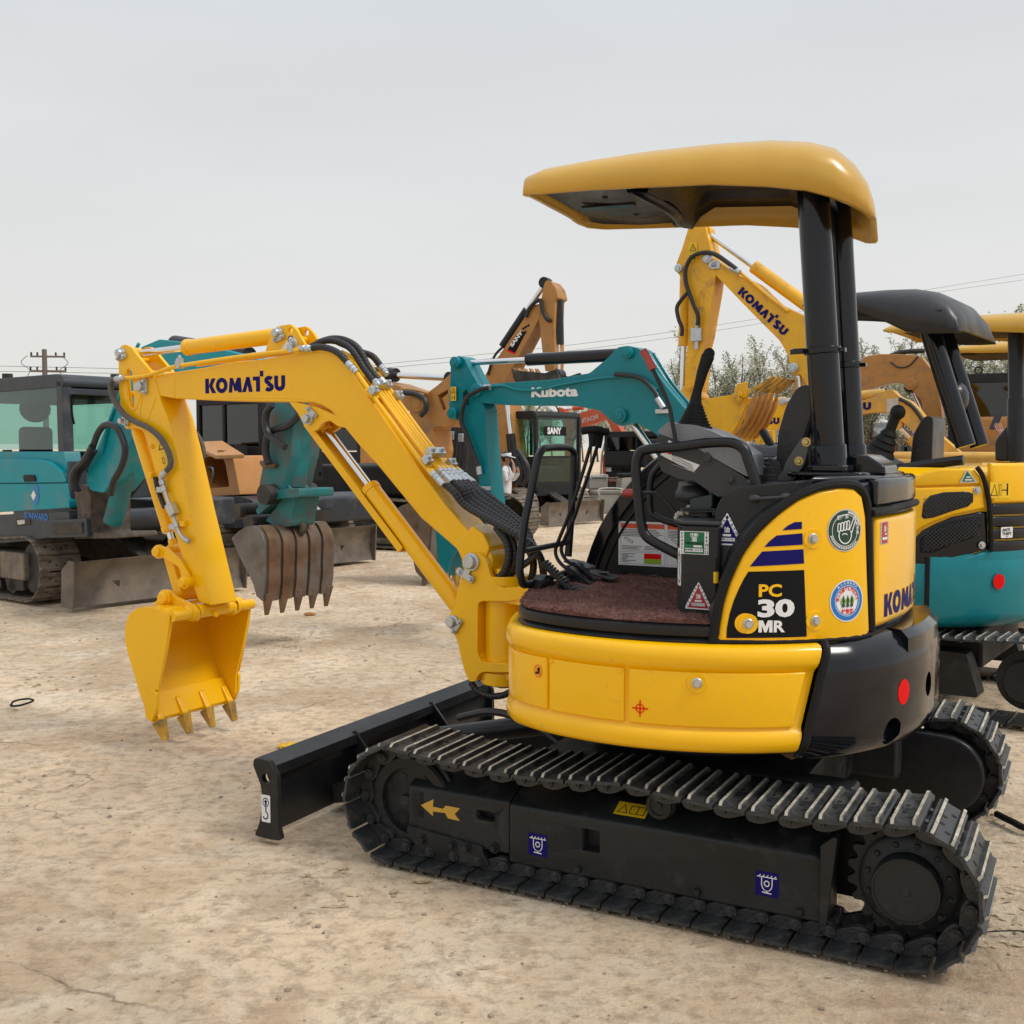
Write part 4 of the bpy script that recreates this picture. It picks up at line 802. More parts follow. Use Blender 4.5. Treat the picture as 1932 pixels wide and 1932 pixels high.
# ---- left control console
co = empty('control_console'); co.parent = EX
def q4(x, y): return (1150 + .13228 * x, 766.7 + .13228 * y)
def xz4(P, y): return F.xz([q4(*p) for p in P], y)
YC = .47
mb = MB().prism(rnd_corners(xz4([(660, 500), (700, 385), (760, 400), (970, 490), (1280, 620), (1560, 780), (1900, 985), (2020, 1100), (1960, 1230), (1550, 1300), (1200, 1065), (1000, 1045), (740, 930), (690, 780)], YC), .008, 3), .30, YC); obj('console_body', mb, M['dgrey'], co, bevel=.012, seg=3)
mb = MB().prism(rnd_corners(xz4([(690, 350), (760, 290), (850, 215), (940, 245), (1180, 262), (1470, 355), (1700, 470), (1990, 690), (2010, 1010), (1930, 985), (1560, 775), (1280, 615), (970, 488), (700, 385)], YC), .008, 3), .295, YC + .004); obj('console_cover', mb, M['grey'], co, bevel=.012, seg=4)
mb = MB().prism(xz4([(970, 488), (1280, 615), (1560, 775), (1640, 590), (1290, 610), (1180, 560)], YC), YC - .002, YC + .006)
cst = [F.y(*q4(*p), YC) for p in [(725, 690), (830, 480), (915, 520), (880, 620), (980, 650), (1290, 830), (1200, 940)]]
pr = Print(lambda a, b, h: (a, YC + h, b)); pr.poly([(c[0], c[2]) for c in [cst[0], F.y(*q4(760, 640), YC), F.y(*q4(1290, 835), YC), cst[6]]], M['white']); pr.up(); pr.poly([F.y(*q4(*p), YC)[::2] for p in [(800, 650), (840, 645), (890, 655), (858, 690)]], M['redp'])
for k in range(6):
    A, B = q4(890 + 0 * k, 690 + 26 * k), q4(1180 + 8 * k, 840 + 20 * k); a, b = F.y(*A, YC), F.y(*B, YC); pr.stroke([(a[0], a[2]), (b[0], b[2])], .0016, M['gry'] if k % 2 else M['pblack'])
pr.poly([F.y(*q4(*p), YC)[::2] for p in [(820, 540), (850, 480), (915, 520), (905, 560)]], M['white']); pr.done('console_sticker', co)
for u, v, r in ((1390, 730, .018), (1730, 1050, .011)):
    c = F.y(*q4(u, v), YC); mb = MB(); bolt(mb, (c[0], YC, c[2]), (0, 1, 0), r, .012); obj('console_knob', mb, M['dgrey'], co)
mb = MB(); a, b = F.y(1309, 806, .385), F.y(1312, 762, .385); ax = Vector(b) - Vector(a); prf = []
for k in range(8): t = k / 8; r = .064 - .040 * t ** .8; prf += [(r, t * ax.length), (r * .985, (t + .055) * ax.length), (r * .87, (t + .075) * ax.length), (r * .86, (t + .115) * ax.length)]
prf += [(.022, ax.length), (.020, ax.length + .01)]; mb.lathe(prf, a, ax, 32); obj('lever_boot', mb, M['rubber'], co, ang=50)
g = [F.y(u, v, .385) for u, v in [(1312, 765), (1314, 745), (1320, 722), (1326, 700), (1333, 680), (1338, 667)]]
mb = MB().tube(g, lambda t: .022 - .028 * t + .001 if t < .25 else (.015 + .012 * (t - .25) if t < .9 else .022 - .05 * (t - .9)), 16, 5); mb.ball(g[-1], .0195, 14, 8); obj('control_lever', mb, M['rubber'], co, ang=60)
mb = MB(); mb.tube([F.y(u, v, .50) for u, v in [(1276, 838), (1268, 795), (1262, 765), (1245, 725), (1229, 692)]], .0075, 8); obj('lock_lever', mb, M['black_sat'], co)
mb = MB(); mb.tube([F.y(1232, 697, .50), F.y(1222, 676, .50), F.y(1213, 661, .50)], .013, 12, 3); obj('lock_lever_grip', mb, M['redgrip'], co)
rail = [F.y(u, v, .53) for u, v in [(1430, 932), (1424, 905), (1412, 869), (1403, 847), (1378, 835), (1330, 836), (1281, 843), (1222, 848), (1206, 857), (1200, 883), (1204, 935), (1210, 988), (1219, 1011), (1246, 1029), (1341, 1077)]]
mb = MB().tube(rail, .0170, 14, 6); c = F.y(1341, 1077, .53); mb.cyl(Vector(c) + Vector((-.005, .02, 0)), Vector(c) + Vector((-.02, -.04, 0)), .026, n=16); obj('console_rail', mb, M['black_sat'], co)
mb = MB().tube([F.y(u, v, .25) for u, v in [(1262, 858), (1243, 880), (1228, 905), (1227, 960), (1238, 975), (1262, 985), (1290, 992)]], .012, 12); obj('inner_rail', mb, M['black_sat'], co)
mb = MB().tube([F.y(u, v, .42) for u, v in [(1195, 930), (1232, 930), (1248, 938), (1262, 952), (1272, 965)]], .006, 8); obj('blade_lever', mb, M['black_sat'], co)
mb = MB().cyl(F.y(1176, 930, .42), F.y(1197, 930, .42), .0145, n=16); obj('blade_lever_grip', mb, M['redgrip'], co, bevel=.004, seg=3)
c = F.y(1302, 934, .40); mb = MB().ball((c[0], .38, c[2]), (.060, .05, .034), 20, 12); obj('arm_rest', mb, M['dgrey'], co)
mb = MB().prism(xz4([(1130, 1350), (1190, 1300), (1480, 1240), (1480, 1420), (1430, 1510), (1230, 1510), (1140, 1460)], .46), .33, .46); obj('side_pod', mb, mat('dark_teal_plastic', (.012, .028, .034), .4), co, bevel=.008, seg=3)
mb = MB(); c = F.y(1320, 987, .46)
for z_, r_ in ((1.275, .062), (1.268, .07)): mb.box((c[0] - .02, .40, z_), (.17, .14, .006))
mb.cyl((c[0] - .01, .42, 1.24), (c[0] - .01, .42, 1.275), .02, n=14); obj('seat_slide', mb, M['dgrey'], co, bevel=.003)
mb = MB(); rk = random.Random(9); c = F.y(1275, 963, .42)
for k in range(9): mb.ball((c[0] - .012 * k * .6 + rk.uniform(-.008, .008), .42 + rk.uniform(-.01, .01), c[2] + .004 * k - .02 + rk.uniform(-.008, .008)), .009, 8, 5)
obj('knotted_rag', mb, M['dwhite'], co)
mb = MB().prism(xz4([(960, 1210), (985, 1070), (1075, 1070), (1230, 1130), (1200, 1200)], .38), .30, .38); obj('console_underside', mb, M['grey'], co, bevel=.005)
mb = MB().box((-.14, -.14, 1.20), (.30, .12, .50)); obj('right_console', mb, M['dgrey'], EX, bevel=.03, seg=4)
mb = MB().prism([(-.02, 1.42), (.03, 1.47), (-.02, 1.50), (-.30, 1.49), (-.33, 1.44)], -.24, -.10); obj('right_console_cover', mb, M['grey'], EX, bevel=.015, seg=3)
mb = MB().tube([F.y(u, v, -.12) for u, v in [(1488, 885), (1472, 862), (1455, 840), (1441, 818)]], .011, 10); mb.cyl(F.y(1462, 852, -.12), F.y(1438, 812, -.12), .016, n=14); obj('blade_control_lever', mb, M['black_sat'], EX)
mb = MB().prism(rnd_corners(F.xz([(1405, 872), (1440, 878), (1462, 905), (1467, 928), (1440, 935), (1405, 905)], .30), .012, 3), .14, .30); obj('rear_console_cover', mb, M['grey'], EX, bevel=.012, seg=3)
mb = MB().prism(rnd_corners(F.xz([(1452, 862), (1475, 870), (1484, 900), (1480, 915), (1465, 910)], .24), .01, 3), .20, .27); obj('belt_buckle', mb, M['dgrey'], EX, bevel=.006)
mb = MB().tube([(-.05, -.05, 1.40), (-.02, -.06, 1.3), (-.10, -.02, 1.2), (-.15, .02, 1.0)], .012, 8); obj('console_cable', mb, M['hose'], EX)

# ---- front guard, travel levers, pedals
fg = empty('front_guard'); fg.parent = EX
XG = .56
def gx(P, x=XG): return [F.x(u, v, x) for u, v in P]
mb = MB().tube(rnd_corners(gx([(1010, 1100), (986, 1104), (980, 1078), (984, 1030), (990, 985), (1003, 920), (1015, 862), (1024, 846), (1045, 844), (1072, 844), (1083, 853), (1082, 900), (1077, 980), (1072, 1050)]), .02, 3, closed=False), .0150, 14, 1); obj('guard_loop', mb, M['black_sat'], fg)
mb = MB().tube(gx([(992, 1039), (1048, 1028), (1072, 1022)]), .011, 12, 1); obj('guard_crossbar', mb, M['black_sat'], fg)
a = F.x(1016, 1100, XG); mb = MB().prism(rnd_corners([(a[1] + .09, .935), (a[1] - .10, .935), (a[1] - .05, a[2] + .02), (a[1] + .0, a[2] + .035), (a[1] + .06, a[2] - .01)], .01, 3), XG - .035, XG + .01, fn=lambda a_, b_, t: (t, a_, b_)); mb.cyl((XG - .02, a[1] + .06, a[2]), (XG - .02, a[1] - .02, a[2] + .004), .022, n=14); obj('guard_foot', mb, M['black_sat'], fg, bevel=.003)
b = F.x(1072, 1062, XG); mb = MB().cyl((XG - .01, a[1] - .02, a[2] + .01), (XG - .01, b[1], a[2] + .02), .013, n=12); mb.cyl((XG, b[1], b[2] - .01), (XG, b[1], .93), .015, n=12); obj('pivot_bar', mb, M['black_sat'], fg)
for k, y in enumerate((.115, .055)):
    tv = empty('travel_lever'); tv.parent = EX
    P = [(.405, 1.535), (.43, 1.46), (.468, 1.33), (.505, 1.19), (.520, 1.12), (.515, 1.075), (.49, 1.045), (.455, 1.02), (.42, .995)]
    P = [F.y(u, v, y)[::2] for u, v in [((1116, 835), (1103, 880), (1089, 925), (1072, 975), (1053, 1022), (1048, 1042), (1056, 1061), (1076, 1078), (1092, 1090)), ((1128, 838), (1115, 880), (1100, 925), (1084, 975), (1064, 1020), (1059, 1038), (1067, 1055), (1086, 1070), (1100, 1080))][k]]
    mb = MB().tube([(a_, y, b_) for a_, b_ in P], .0075, 10, 5); obj('lever_rod', mb, M['black_sat'], tv)
    t = P[0]; mb = MB(); mb.tube([(t[0] - .002, y, t[1] - .015), (t[0] - .006, y, t[1] + .035)], lambda t_: .012 + .006 * t_, 12, 1); mb.tube([(t[0] + .035, y + .012, t[1] + .045), (t[0] - .01, y, t[1] + .05), (t[0] - .035, y - .02, t[1] + .046)], .0155, 12, 4); obj('lever_grip', mb, M['rubber'], tv, ang=60)
    e2 = P[-1]; mb = MB().prism(rnd_corners([(e2[0] + .05, e2[1] + .035), (e2[0] + .035, e2[1] + .045), (e2[0] - .06, e2[1] - .025), (e2[0] - .05, e2[1] - .055), (e2[0] + .03, e2[1] - .02)], .008, 3), y - .018, y + .018)
    bolt(mb, (e2[0] + .02, y + .018, e2[1] + .012), (0, 1, 0), .008, .01); bolt(mb, (e2[0] - .02, y + .018, e2[1] - .018), (0, 1, 0), .008, .01); obj('lever_bracket', mb, M['black_sat'], tv, bevel=.003)
def pedal(P, y0, y1, th, name, teeth=True):
    t = empty(name); t.parent = EX; a, b = Vector((P[0][0], 0, P[0][1])), Vector((P[1][0], 0, P[1][1])); d = b - a; n = Vector((-d.z, 0, d.x)).normalized(); n = n if n.z > 0 else -n
    mb = MB().bar(a + Vector((0, (y0 + y1) / 2, 0)), b + Vector((0, (y0 + y1) / 2, 0)), y1 - y0, th, up=(0, 0, 1)); obj('pedal_plate', mb, M['black_sat'], t, bevel=.003)
    if teeth:
        N = max(4, int(d.length / .013)); mb = MB()
        for k in range(N):
            if .52 < k / N < .68: continue
            p = a + d * (k + .5) / N + n * (th / 2 + .003)
            mb.bar(p + Vector((0, y0 + .003, 0)), p + Vector((0, y1 - .003, 0)), .007, .008, up=tuple(n))
        obj('pedal_teeth', mb, M['dgrey'], t, kind='stuff')
    return t
a, b = F.y(1022, 1062, .30)[::2], F.y(1097, 1136, .30)[::2]; t = pedal([a, b], .265, .305, .018, 'boom_swing_pedal')
mb = MB().prism([(b[0] + .06, b[1] + .02), (b[0] + .02, .94), (b[0] + .09, .94), (b[0] + .10, b[1] + .06)], .270, .30); obj('pedal_bracket', mb, M['black_sat'], t, bevel=.003)
for k, (y, du) in enumerate(((.19, 0), (.10, 14))):
    t = empty('travel_pedal'); t.parent = EX; c = F.y(1098 + du, 1110 - du * .35, y)
    mb = MB(); mb.lathe([(.040, -.016), (.044, -.012), (.044, .012), (.040, .016)], (c[0] + .02, y, c[2] - .035), (0, 1, 0), 28); obj('pedal_hub', mb, M['dgrey'], t)
    mb = MB().tube([(c[0] + .01, y, c[2] + .005), (c[0] - .03, y, c[2] - .004), (c[0] - .06, y, c[2] - .02), (c[0] - .082, y, c[2] - .045)], .012, 10); mb.ball((c[0] - .06, y, c[2] - .022), (.036, .022, .014), 14, 8); obj('pedal_arm', mb, M['dgrey'], t)
for k, (u, v, y) in enumerate(((1139, 1084, -.03), (1094, 1064, -.05))):
    c = F.y(u, v, y); t = empty('foot_plate'); t.parent = EX; pl = []
    for i in range(28):
        a = 2 * math.pi * i / 28; r = 1 + .06 * math.cos(a * 9); pl.append((c[0] + .055 * r * math.copysign(abs(math.cos(a)) ** .5, math.cos(a)), c[1] + .055 * r * math.copysign(abs(math.sin(a)) ** .5, math.sin(a))))
    mb = MB().prism(pl, 0, .006, fn=lambda a, b, tt: (a, b, c[2] - .004 + tt + (a - c[0]) * .25)); mb.lathe([(.024, .012), (.020, .014), (.016, .011), (.0, .011)], (c[0], c[1], c[2] - .003), (0, 0, 1), 16); mb.cyl((c[0], c[1], c[2]), (c[0] - .02, c[1] + .02, .935), .014, n=10); obj('plate', mb, M['dgrey'], t, ang=30)

# ================= boom, arm and bucket, in the plane of the swung boom
sx_, sy_ = F.wor((.85, 0))[:2]
B = Fr(sx_, sy_, 180 - 32.5)
dB = B.a - F.a; MB_ = Matrix.Translation((.85, 0, 0)) @ Matrix.Rotation(dB, 4, 'Z')
def bobj(name, mb, m, parent, **k):
    o = obj(name, mb, m, parent, **k)
    return o
def bpart(name):
    o = empty(name); o.parent = EX; o.matrix_local = MB_; return o
def zA(x, y): return (x * .2976, 607 + y * .2976)
def zB(x, y): return (447.2 + x * .2976, 607 + y * .2976)
HB = .078
# swing post and bracket
mb = MB(); mb.cyl((.85, 0, .52), (.85, 0, .875), .082, n=32); mb.prism([(.86, .06), (.50, .20), (.50, -.20), (.86, -.06)], .53, .56, fn=lambda a, b, t: (a, b, t)); mb.prism([(.86, .06), (.50, .20), (.50, -.20), (.86, -.06)], .845, .875, fn=lambda a, b, t: (a, b, t)); mb.box((.72, 0, .70), (.2, .05, .30)); obj('swing_post', mb, M['yellow'], EX, bevel=.006, seg=3)
sb = bpart('swing_bracket')
def zC(x, y): return (798.6 + x * .1984, 990.3 + y * .1984)
oc = [zC(*p) for p in [(420, 300), (470, 262), (530, 265), (590, 320), (615, 380), (635, 470), (665, 530), (700, 575), (760, 598), (900, 590), (1010, 585), (1010, 700), (800, 728), (560, 725), (520, 745), (515, 1220), (545, 1290), (600, 1312), (830, 1320), (840, 1405), (560, 1400), (515, 1440), (500, 1490), (440, 1492), (400, 1420), (360, 1280), (330, 1130), (295, 1040), (236, 960), (230, 900), (245, 850), (298, 790), (310, 680), (355, 520), (398, 400)]]
ocp = B.xz(oc, .105)
bk_ = bobj('bracket_casting', MB().prism(rnd_corners(ocp, .010, 3), -.105, .105), M['yellow'], sb)
cut(bk_, MB().box((.095, 0, 1.005), (.32, .166, .30))); cut(bk_, MB().box((.30, 0, .75), (.32, .13, .20)))
b2 = bk_.modifiers.new('bevel', 'BEVEL'); b2.width = .008; b2.segments = 3; b2.limit_method = 'ANGLE'; b2.harden_normals = True
mb = MB(); bobj('lower_boss', MB().cyl((0, 0, .50), (0, 0, .555), .10, n=32), M['yellow'], sb, bevel=.006); mb.cyl((0, 0, .865), (0, 0, .955), .105, n=32); mb.cyl((0, 0, .955), (0, 0, .985), .05, n=20); mb.box((-.03, .07, .97), (.03, .03, .03)); bobj('bracket_boss', mb, M['yellow'], sb, bevel=.006, seg=3)
def pin(parent, u, v, y, r=.03, plate=None, s=1, hex_=True, m=M['steel']):
    c = B.y(u, v, y); mb = MB(); mb.lathe([(r * 1.25, -.01), (r * 1.25, .012), (r * 1.08, .014), (r * .92, .014), (r * .92, .032), (r * .8, .036), (0, .036)], (c[0], y, c[2]), (0, 1, 0), 28, caps=False)
    if plate:
        e = B.y(*plate, y); bm_ = Vector((e[0], y + .008, e[2])); a = Vector((c[0], y + .008, c[2])); d = (bm_ - a); d.y = 0; L = d.length; d.normalize(); p = Vector((-d.z, 0, d.x))
        mb.bar(a, bm_, r * .9, .010, up=(0, 1, 0)); mb.bar(bm_ - p * r * 1.5, bm_ + p * r * 1.5, r * .9, .012, up=(0, 1, 0))
        for k in (-1, 1): bolt(mb, bm_ + p * r * 1.05 * k + Vector((0, .005, 0)), (0, 1, 0), r * .36, .016)
    return bobj('pin', mb, m, parent, bevel=.0015)
pin(sb, *zC(468, 352), .105, .030, zC(415, 478)); pin(sb, *zC(290, 920), .105, .023, zC(335, 965))
FP = B.y(*zC(468, 352), .105); CP = B.y(*zC(290, 920), .105)
# boom
bm_ = bpart('boom')
top = [zA(900, 385), zA(965, 338), zA(1110, 318), zA(1300, 290), zA(1500, 250), zB(150, 240), zB(330, 205), zB(450, 188), zB(560, 184), zB(620, 205), zB(690, 262), zB(760, 370), zB(860, 510), zB(1150, 930), zB(1320, 1160), zB(1470, 1330), zB(1545, 1400), zB(1590, 1470), zB(1590, 1560), zB(1540, 1620), zB(1460, 1610), zB(1420, 1500), zB(1392, 1440), zB(1164, 1243), zB(884, 902), zB(775, 786), zB(680, 670), zB(600, 570), zB(540, 532), zB(480, 514), zB(300, 508), zB(0, 505), zA(1300, 498), zA(1110, 488), zA(960, 462), zA(900, 440)]
bo = bobj('boom_beam', MB().prism(rnd_corners(B.xz(top, HB), [.03, .02] + [.012] * 40, 3), -HB, HB), M['yellow'], bm_)
b2 = bo.modifiers.new('bevel', 'BEVEL'); b2.width = .007; b2.segments = 3; b2.limit_method = 'ANGLE'; b2.harden_normals = True
def weldpath(P, y, r, name, parent, m=M['yellow']): 
    return bobj(name, MB().tube([(lambda c: (c[0], y, c[2]))(B.y(u, v, y)) for u, v in P], r, 8, 4), m, parent)
weldpath([zB(-60, 480), zB(100, 482), zB(300, 484), zB(420, 490), zB(520, 510), zB(600, 545), zB(690, 640), zB(884, 872), zB(1160, 1205), zB(1380, 1405)], HB - .002, .004, 'lower_flange_weld', bm_)
weldpath([zA(1108, 322), zA(1108, 400), zA(1112, 486)], HB, .002, 'splice_weld', bm_)
# foot casting
mb = MB(); mb.lathe([(.055, -.078), (.078, -.07), (.082, 0), (.078, .07), (.055, .078)], (FP[0] + .002, 0, FP[2]), (0, 1, 0), 36); bobj('foot_boss', mb, M['yellow'], bm_, bevel=.006)
mb = MB().prism(rnd_corners(B.xz([zB(1395, 1400), zB(1490, 1290), zB(1560, 1345), zB(1600, 1430), zB(1560, 1560), zB(1460, 1590), zB(1420, 1490)], HB + .006), .01, 3), -HB - .006, HB + .006); bobj('foot_casting', mb, M['yellow'], bm_, bevel=.008, seg=3)
# cylinder bracket under the bend
P = B.xz([zB(330, 500), zB(420, 520), zB(520, 545), zB(640, 600), zB(720, 680), zB(640, 660), zB(590, 625), (zB(545, 640)), zB(520, 680), zB(480, 700), zB(430, 660), zB(390, 580), zB(350, 530)], .07)
for s in (1, -1): bobj('cylinder_bracket', MB().prism(rnd_corners(P, .008, 3), s * .052, s * .074), M['yellow'], bm_, bevel=.004)
pin(bm_, *zB(460, 617), .074, .022, zB(485, 575))
# top bracket for the arm cylinder
P = B.xz([zA(1690, 195), zA(1720, 90), zA(1765, 30), zA(1850, 15), zA(1890, 50), zA(1930, 120), zB(470, 190), zB(200, 215)], .05)
for s in (1, -1):
    o = bobj('arm_cylinder_bracket', MB().prism(rnd_corners(P, .012, 4), s * .044, s * .062), M['yellow'], bm_); c = B.y(*zA(1842, 58), .06); cut(o, MB().cyl((c[0], s * .03, c[2]), (c[0], s * .08, c[2]), .014, n=16))
    b2 = o.modifiers.new('bevel', 'BEVEL'); b2.width = .003; b2.limit_method = 'ANGLE'; b2.harden_normals = True
mb = MB().cyl((B.y(*zA(1900, 110), 0)[0], -.045, B.y(*zA(1900, 110), 0)[2]), (B.y(*zA(1900, 110), 0)[0], .045, B.y(*zA(1900, 110), 0)[2]), .014, n=12); bobj('bracket_spacer', mb, M['yellow'], bm_)
pin(bm_, *zA(1770, 73), .062, .022, zA(1778, 108))
pr = Print(lambda a, b, h: (a, .062 + h, b)); T_ = B.xz([zA(1845, 85), zA(1880, 120), zA(1800, 210), zA(1783, 190)], .062); pr.poly(B.xz([zA(1845, 84), zA(1885, 118), zA(1880, 178), zA(1783, 178)], .062), M['white']); pr.up(); c = B.y(*zA(1843, 112), .062); pr.ell(c[0], c[2], .018, .018, M['blue'], 20, .72); pr.stroke(B.xz([zA(1843, 112), zA(1835, 180)], .062), .009, M['blue']); pr.done('hook_sticker', bm_)
# maker's name on the boom
K0, K1 = B.y(*zA(1303, 455), HB), B.y(*zA(1812, 437), HB); Kt = B.y(*zA(1303, 362), HB); hh = Kt[2] - K0[2]
sl = (K1[2] - K0[2]) / (K0[0] - K1[0]); pr = Print(lambda a, b, h: (K0[0] - a, HB + h, K0[2] + b + a * sl)); wordmark(pr, 0, 0, K0[0] - K1[0], hh, M['blue']); pr.done('name_lettering', bm_)
pr = Print(lambda a, b, h: (a, HB + h, b)); c = B.y(*zA(952, 412), HB); pr.rect(c[0] - .008, c[2] - .014, c[0] + .008, c[2] - .010, M['pblack']); pr.rect(c[0] - .008, c[2] + .010, c[0] + .008, c[2] + .014, M['pblack']); pr.rect(c[0] - .002, c[2] - .012, c[0] + .002, c[2] + .012, M['pblack']); pr.done('pin_mark', bm_)
pin(bm_, *zA(905, 412), HB + .004, .026, zA(930, 412))
# cylinders
def cylinder(fr, parent, A, C_, r, rr, f, m, y=0, rodend='A', extra=None, m2=None, collar=True):
    """hydraulic cylinder from pin A (rod end) to pin C (base end); f = where the barrel starts"""
    t = empty(extra or 'hydraulic_cylinder'); t.parent = parent.parent if parent.parent else parent; t.matrix_local = parent.matrix_local if parent.parent else Matrix.Identity(4)
    A, C_ = Vector((A[0], y, A[1])), Vector((C_[0], y, C_[1])); S = A + (C_ - A) * f
    mb = MB().lathe([(r * .96, 0), (r, .006), (r, (C_ - S).length - .05), (r * .7, (C_ - S).length - .01)], S, C_ - S, 28); mb.cyl(C_ + Vector((0, -r * .9, 0)), C_ + Vector((0, r * .9, 0)), r * 1.05, n=24)
    if collar: mb.lathe([(r * 1.0, .004), (r * 1.08, .006), (r * 1.08, .03), (r, .032)], S, C_ - S, 28)
    obj('cylinder_barrel', mb, m, t, ang=40)
    obj('piston_rod', MB().cyl(A + (S - A).normalized() * r * .9, S + (C_ - S) * .05, rr, n=20), M['chrome'], t)
    mb = MB().cyl(A + Vector((0, -r * .9, 0)), A + Vector((0, r * .9, 0)), rr * 2.0, n=24); mb.cyl(A, A + (S - A).normalized() * rr * 3.5, rr * 1.5, rr * 1.25, n=20); obj('rod_eye', mb, m2 or m, t, ang=40)
    return t
def bxz(u, v, y): c = B.y(u, v, y); return (c[0], c[2])
cylinder(B, bm_, bxz(*zA(776, 200), .075), bxz(*zA(1770, 73), .062), .0385, .0175, .36, M['yellow'], extra='arm_cylinder')
bc = cylinder(B, bm_, bxz(*zB(462, 617), .06), (CP[0], CP[2]), .041, .020, .355, M['yellow'], extra='boom_cylinder')
g0_, g1_ = B.y(*zB(425, 640), .06), B.y(*zB(1030, 1450), .06); a, b = Vector((g0_[0] + .005, 0, g0_[2])), Vector((g1_[0] + .005, 0, g1_[2])); d = (b - a).normalized(); nn = Vector((-d.z, 0, d.x)); 
mb = MB().bar(a, b, .105, .006, up=(0, 1, 0)) if 0 else MB()
for s in (-1, 1): mb.bar(a + Vector((0, s * .045, 0)), b + Vector((0, s * .045, 0)), .005, .034, up=tuple(nn))
mb.bar(a - nn * .014 * (1 if nn.x > 0 else -1) * -1, b - nn * .014 * (1 if nn.x > 0 else -1) * -1, .09, .005, up=tuple(nn)); obj('rod_guard', mb, M['yellow'], bc, bevel=.002)
# arm
ar = bpart('arm'); HA = .082
pl = [zA(757, 168), zA(772, 150), zA(800, 145), zA(835, 165), zA(870, 215), zA(975, 340), zA(1000, 420), zA(1020, 500), zA(1060, 600), zA(1110, 790), zA(1200, 1190), zA(1345, 1800), zA(1262, 1770), zA(1200, 1600), zA(1140, 1440), zA(1000, 1010), zA(940, 770), (zA(905, 690)), zA(845, 668), zA(800, 682), zA(776, 640), zA(755, 430), zA(752, 250)]
o = bobj('arm_beam', MB().prism(rnd_corners(B.xz(pl, HA), .010, 3), -HA, HA), M['yellow'], ar)
cut(o, MB().prism(rnd_corners(B.xz([zA(805, 300), zA(835, 310), zA(850, 480), zA(850, 545), zA(835, 545), zA(820, 500), zA(808, 400)], HA), .008, 3), -.12, .12))
cut(o, MB().prism(B.xz([zA(700, 100), zA(800, 100), zA(960, 290), zA(870, 420), zA(870, 640), zA(700, 700)], HA), -.062, .062))
b2 = o.modifiers.new('bevel', 'BEVEL'); b2.width = .006; b2.segments = 3; b2.limit_method = 'ANGLE'; b2.harden_normals = True
pl = B.xz([zA(900, 520), zA(985, 470), zA(1060, 610), zA(1345, 1800), zA(1290, 1780)], HA)
weldpath([zA(820, 290), zA(800, 330), zA(812, 500), zA(840, 560), zA(870, 540), zA(888, 480), zA(905, 440)], HA, .003, 'slot_rim', ar)
weldpath([zA(985, 490), zA(940, 620), zA(915, 690)], HA, .003, 'gusset_weld', ar); weldpath([zA(905, 470), zA(890, 580), zA(885, 640)], HA, .003, 'gusset_weld', ar)
pin(ar, *zA(776, 200), HA, .022, zA(782, 228)); pin(ar, *zA(790, 630), HA, .016, zA(818, 635))
mb = MB(); c = B.y(*zA(840, 460), 0); mb.cyl((c[0], -.07, c[2]), (c[0], .07, c[2]), .016, n=12); c = B.y(*zA(880, 240), 0); mb.cyl((c[0], -.07, c[2]), (c[0], .07, c[2]), .012, n=12); bobj('cross_pin', mb, M['yellow'], ar)
for x, y in ((967, 790),): mb = MB(); c = B.y(*zA(x, y), HA); mb.lathe([(.014, 0), (.012, .010), (.007, .012), (.006, .02), (0, .02)], (c[0], HA, c[2]), (0, 1, 0), 16); bobj('grease_boss', mb, M['yellow'], ar)
for x, y in ((958, 970), (1165, 1280)): c = B.y(*zA(x, y), HA + .01); bobj('hose_bracket', MB().box((c[0], HA + .012, c[2]), (.035, .025, .028)), M['yellow'], ar, bevel=.003)
pr = Print(lambda a, b, h: (a, HA + h, b)); Y0 = B.y(*zA(1030, 835), HA)
Pq = B.xz([zA(985, 740), zA(1050, 715), zA(1085, 880), zA(1050, 925)], HA); pr.poly(Pq, M['yel_st']); pr.up(); pr.stroke(B.xz([zA(1010, 812), zA(1048, 800), zA(1022, 752)], HA), .005, M['pblack'], True); pr.stroke(B.xz([zA(1028, 865), zA(1040, 860), zA(1050, 895), zA(1036, 900)], HA), .003, M['pblack'], True); pr.done('warning_sticker', ar)
# bucket cylinder, links
LK, AK, BKP, PV = bxz(*zA(1035, 1455), .075), bxz(358, 1097.5, .09), bxz(333, 1125, .075), bxz(376, 1153, .09)
cylinder(B, bm_, LK, bxz(*zA(798, 640), .06), .033, .0165, .14, M['yellow'], extra='bucket_cylinder')
lk_ = bpart('bucket_linkage')
for s in (1, -1):
    mb = MB(); n1 = rnd_corners([(LK[0] + .028, LK[1] + .02), (LK[0], LK[1] + .032), (LK[0] - .06, LK[1] + .022), (AK[0] + .045, AK[1] + .10), (AK[0] - .015, AK[1] + .03), (AK[0] - .02, AK[1] - .02), (AK[0] + .035, AK[1] - .01), (AK[0] + .06, AK[1] + .07), (LK[0] - .04, LK[1] - .03), (LK[0] + .01, LK[1] - .03)], .018, 4)
    mb.prism(n1, s * .088, s * .106); bobj('side_link', mb, M['yellow'], lk_, bevel=.004)
    for p, r, h_ in ((LK, .026, .122), (AK, .024, .14)):
        mb = MB(); mb.lathe([(r * 1.35, .0), (r * 1.35, .018), (r, .020), (r, .034), (r * .8, .040), (0, .040)], (p[0], s * (h_ - .03), p[1]), (0, s, 0), 24, caps=False); mb.lathe([(r * .25, 0), (0, .001)], (p[0], s * (h_ + .011), p[1]), (0, s, 0), 10); bobj('link_pin', mb, M['yellow'], lk_, ang=30)
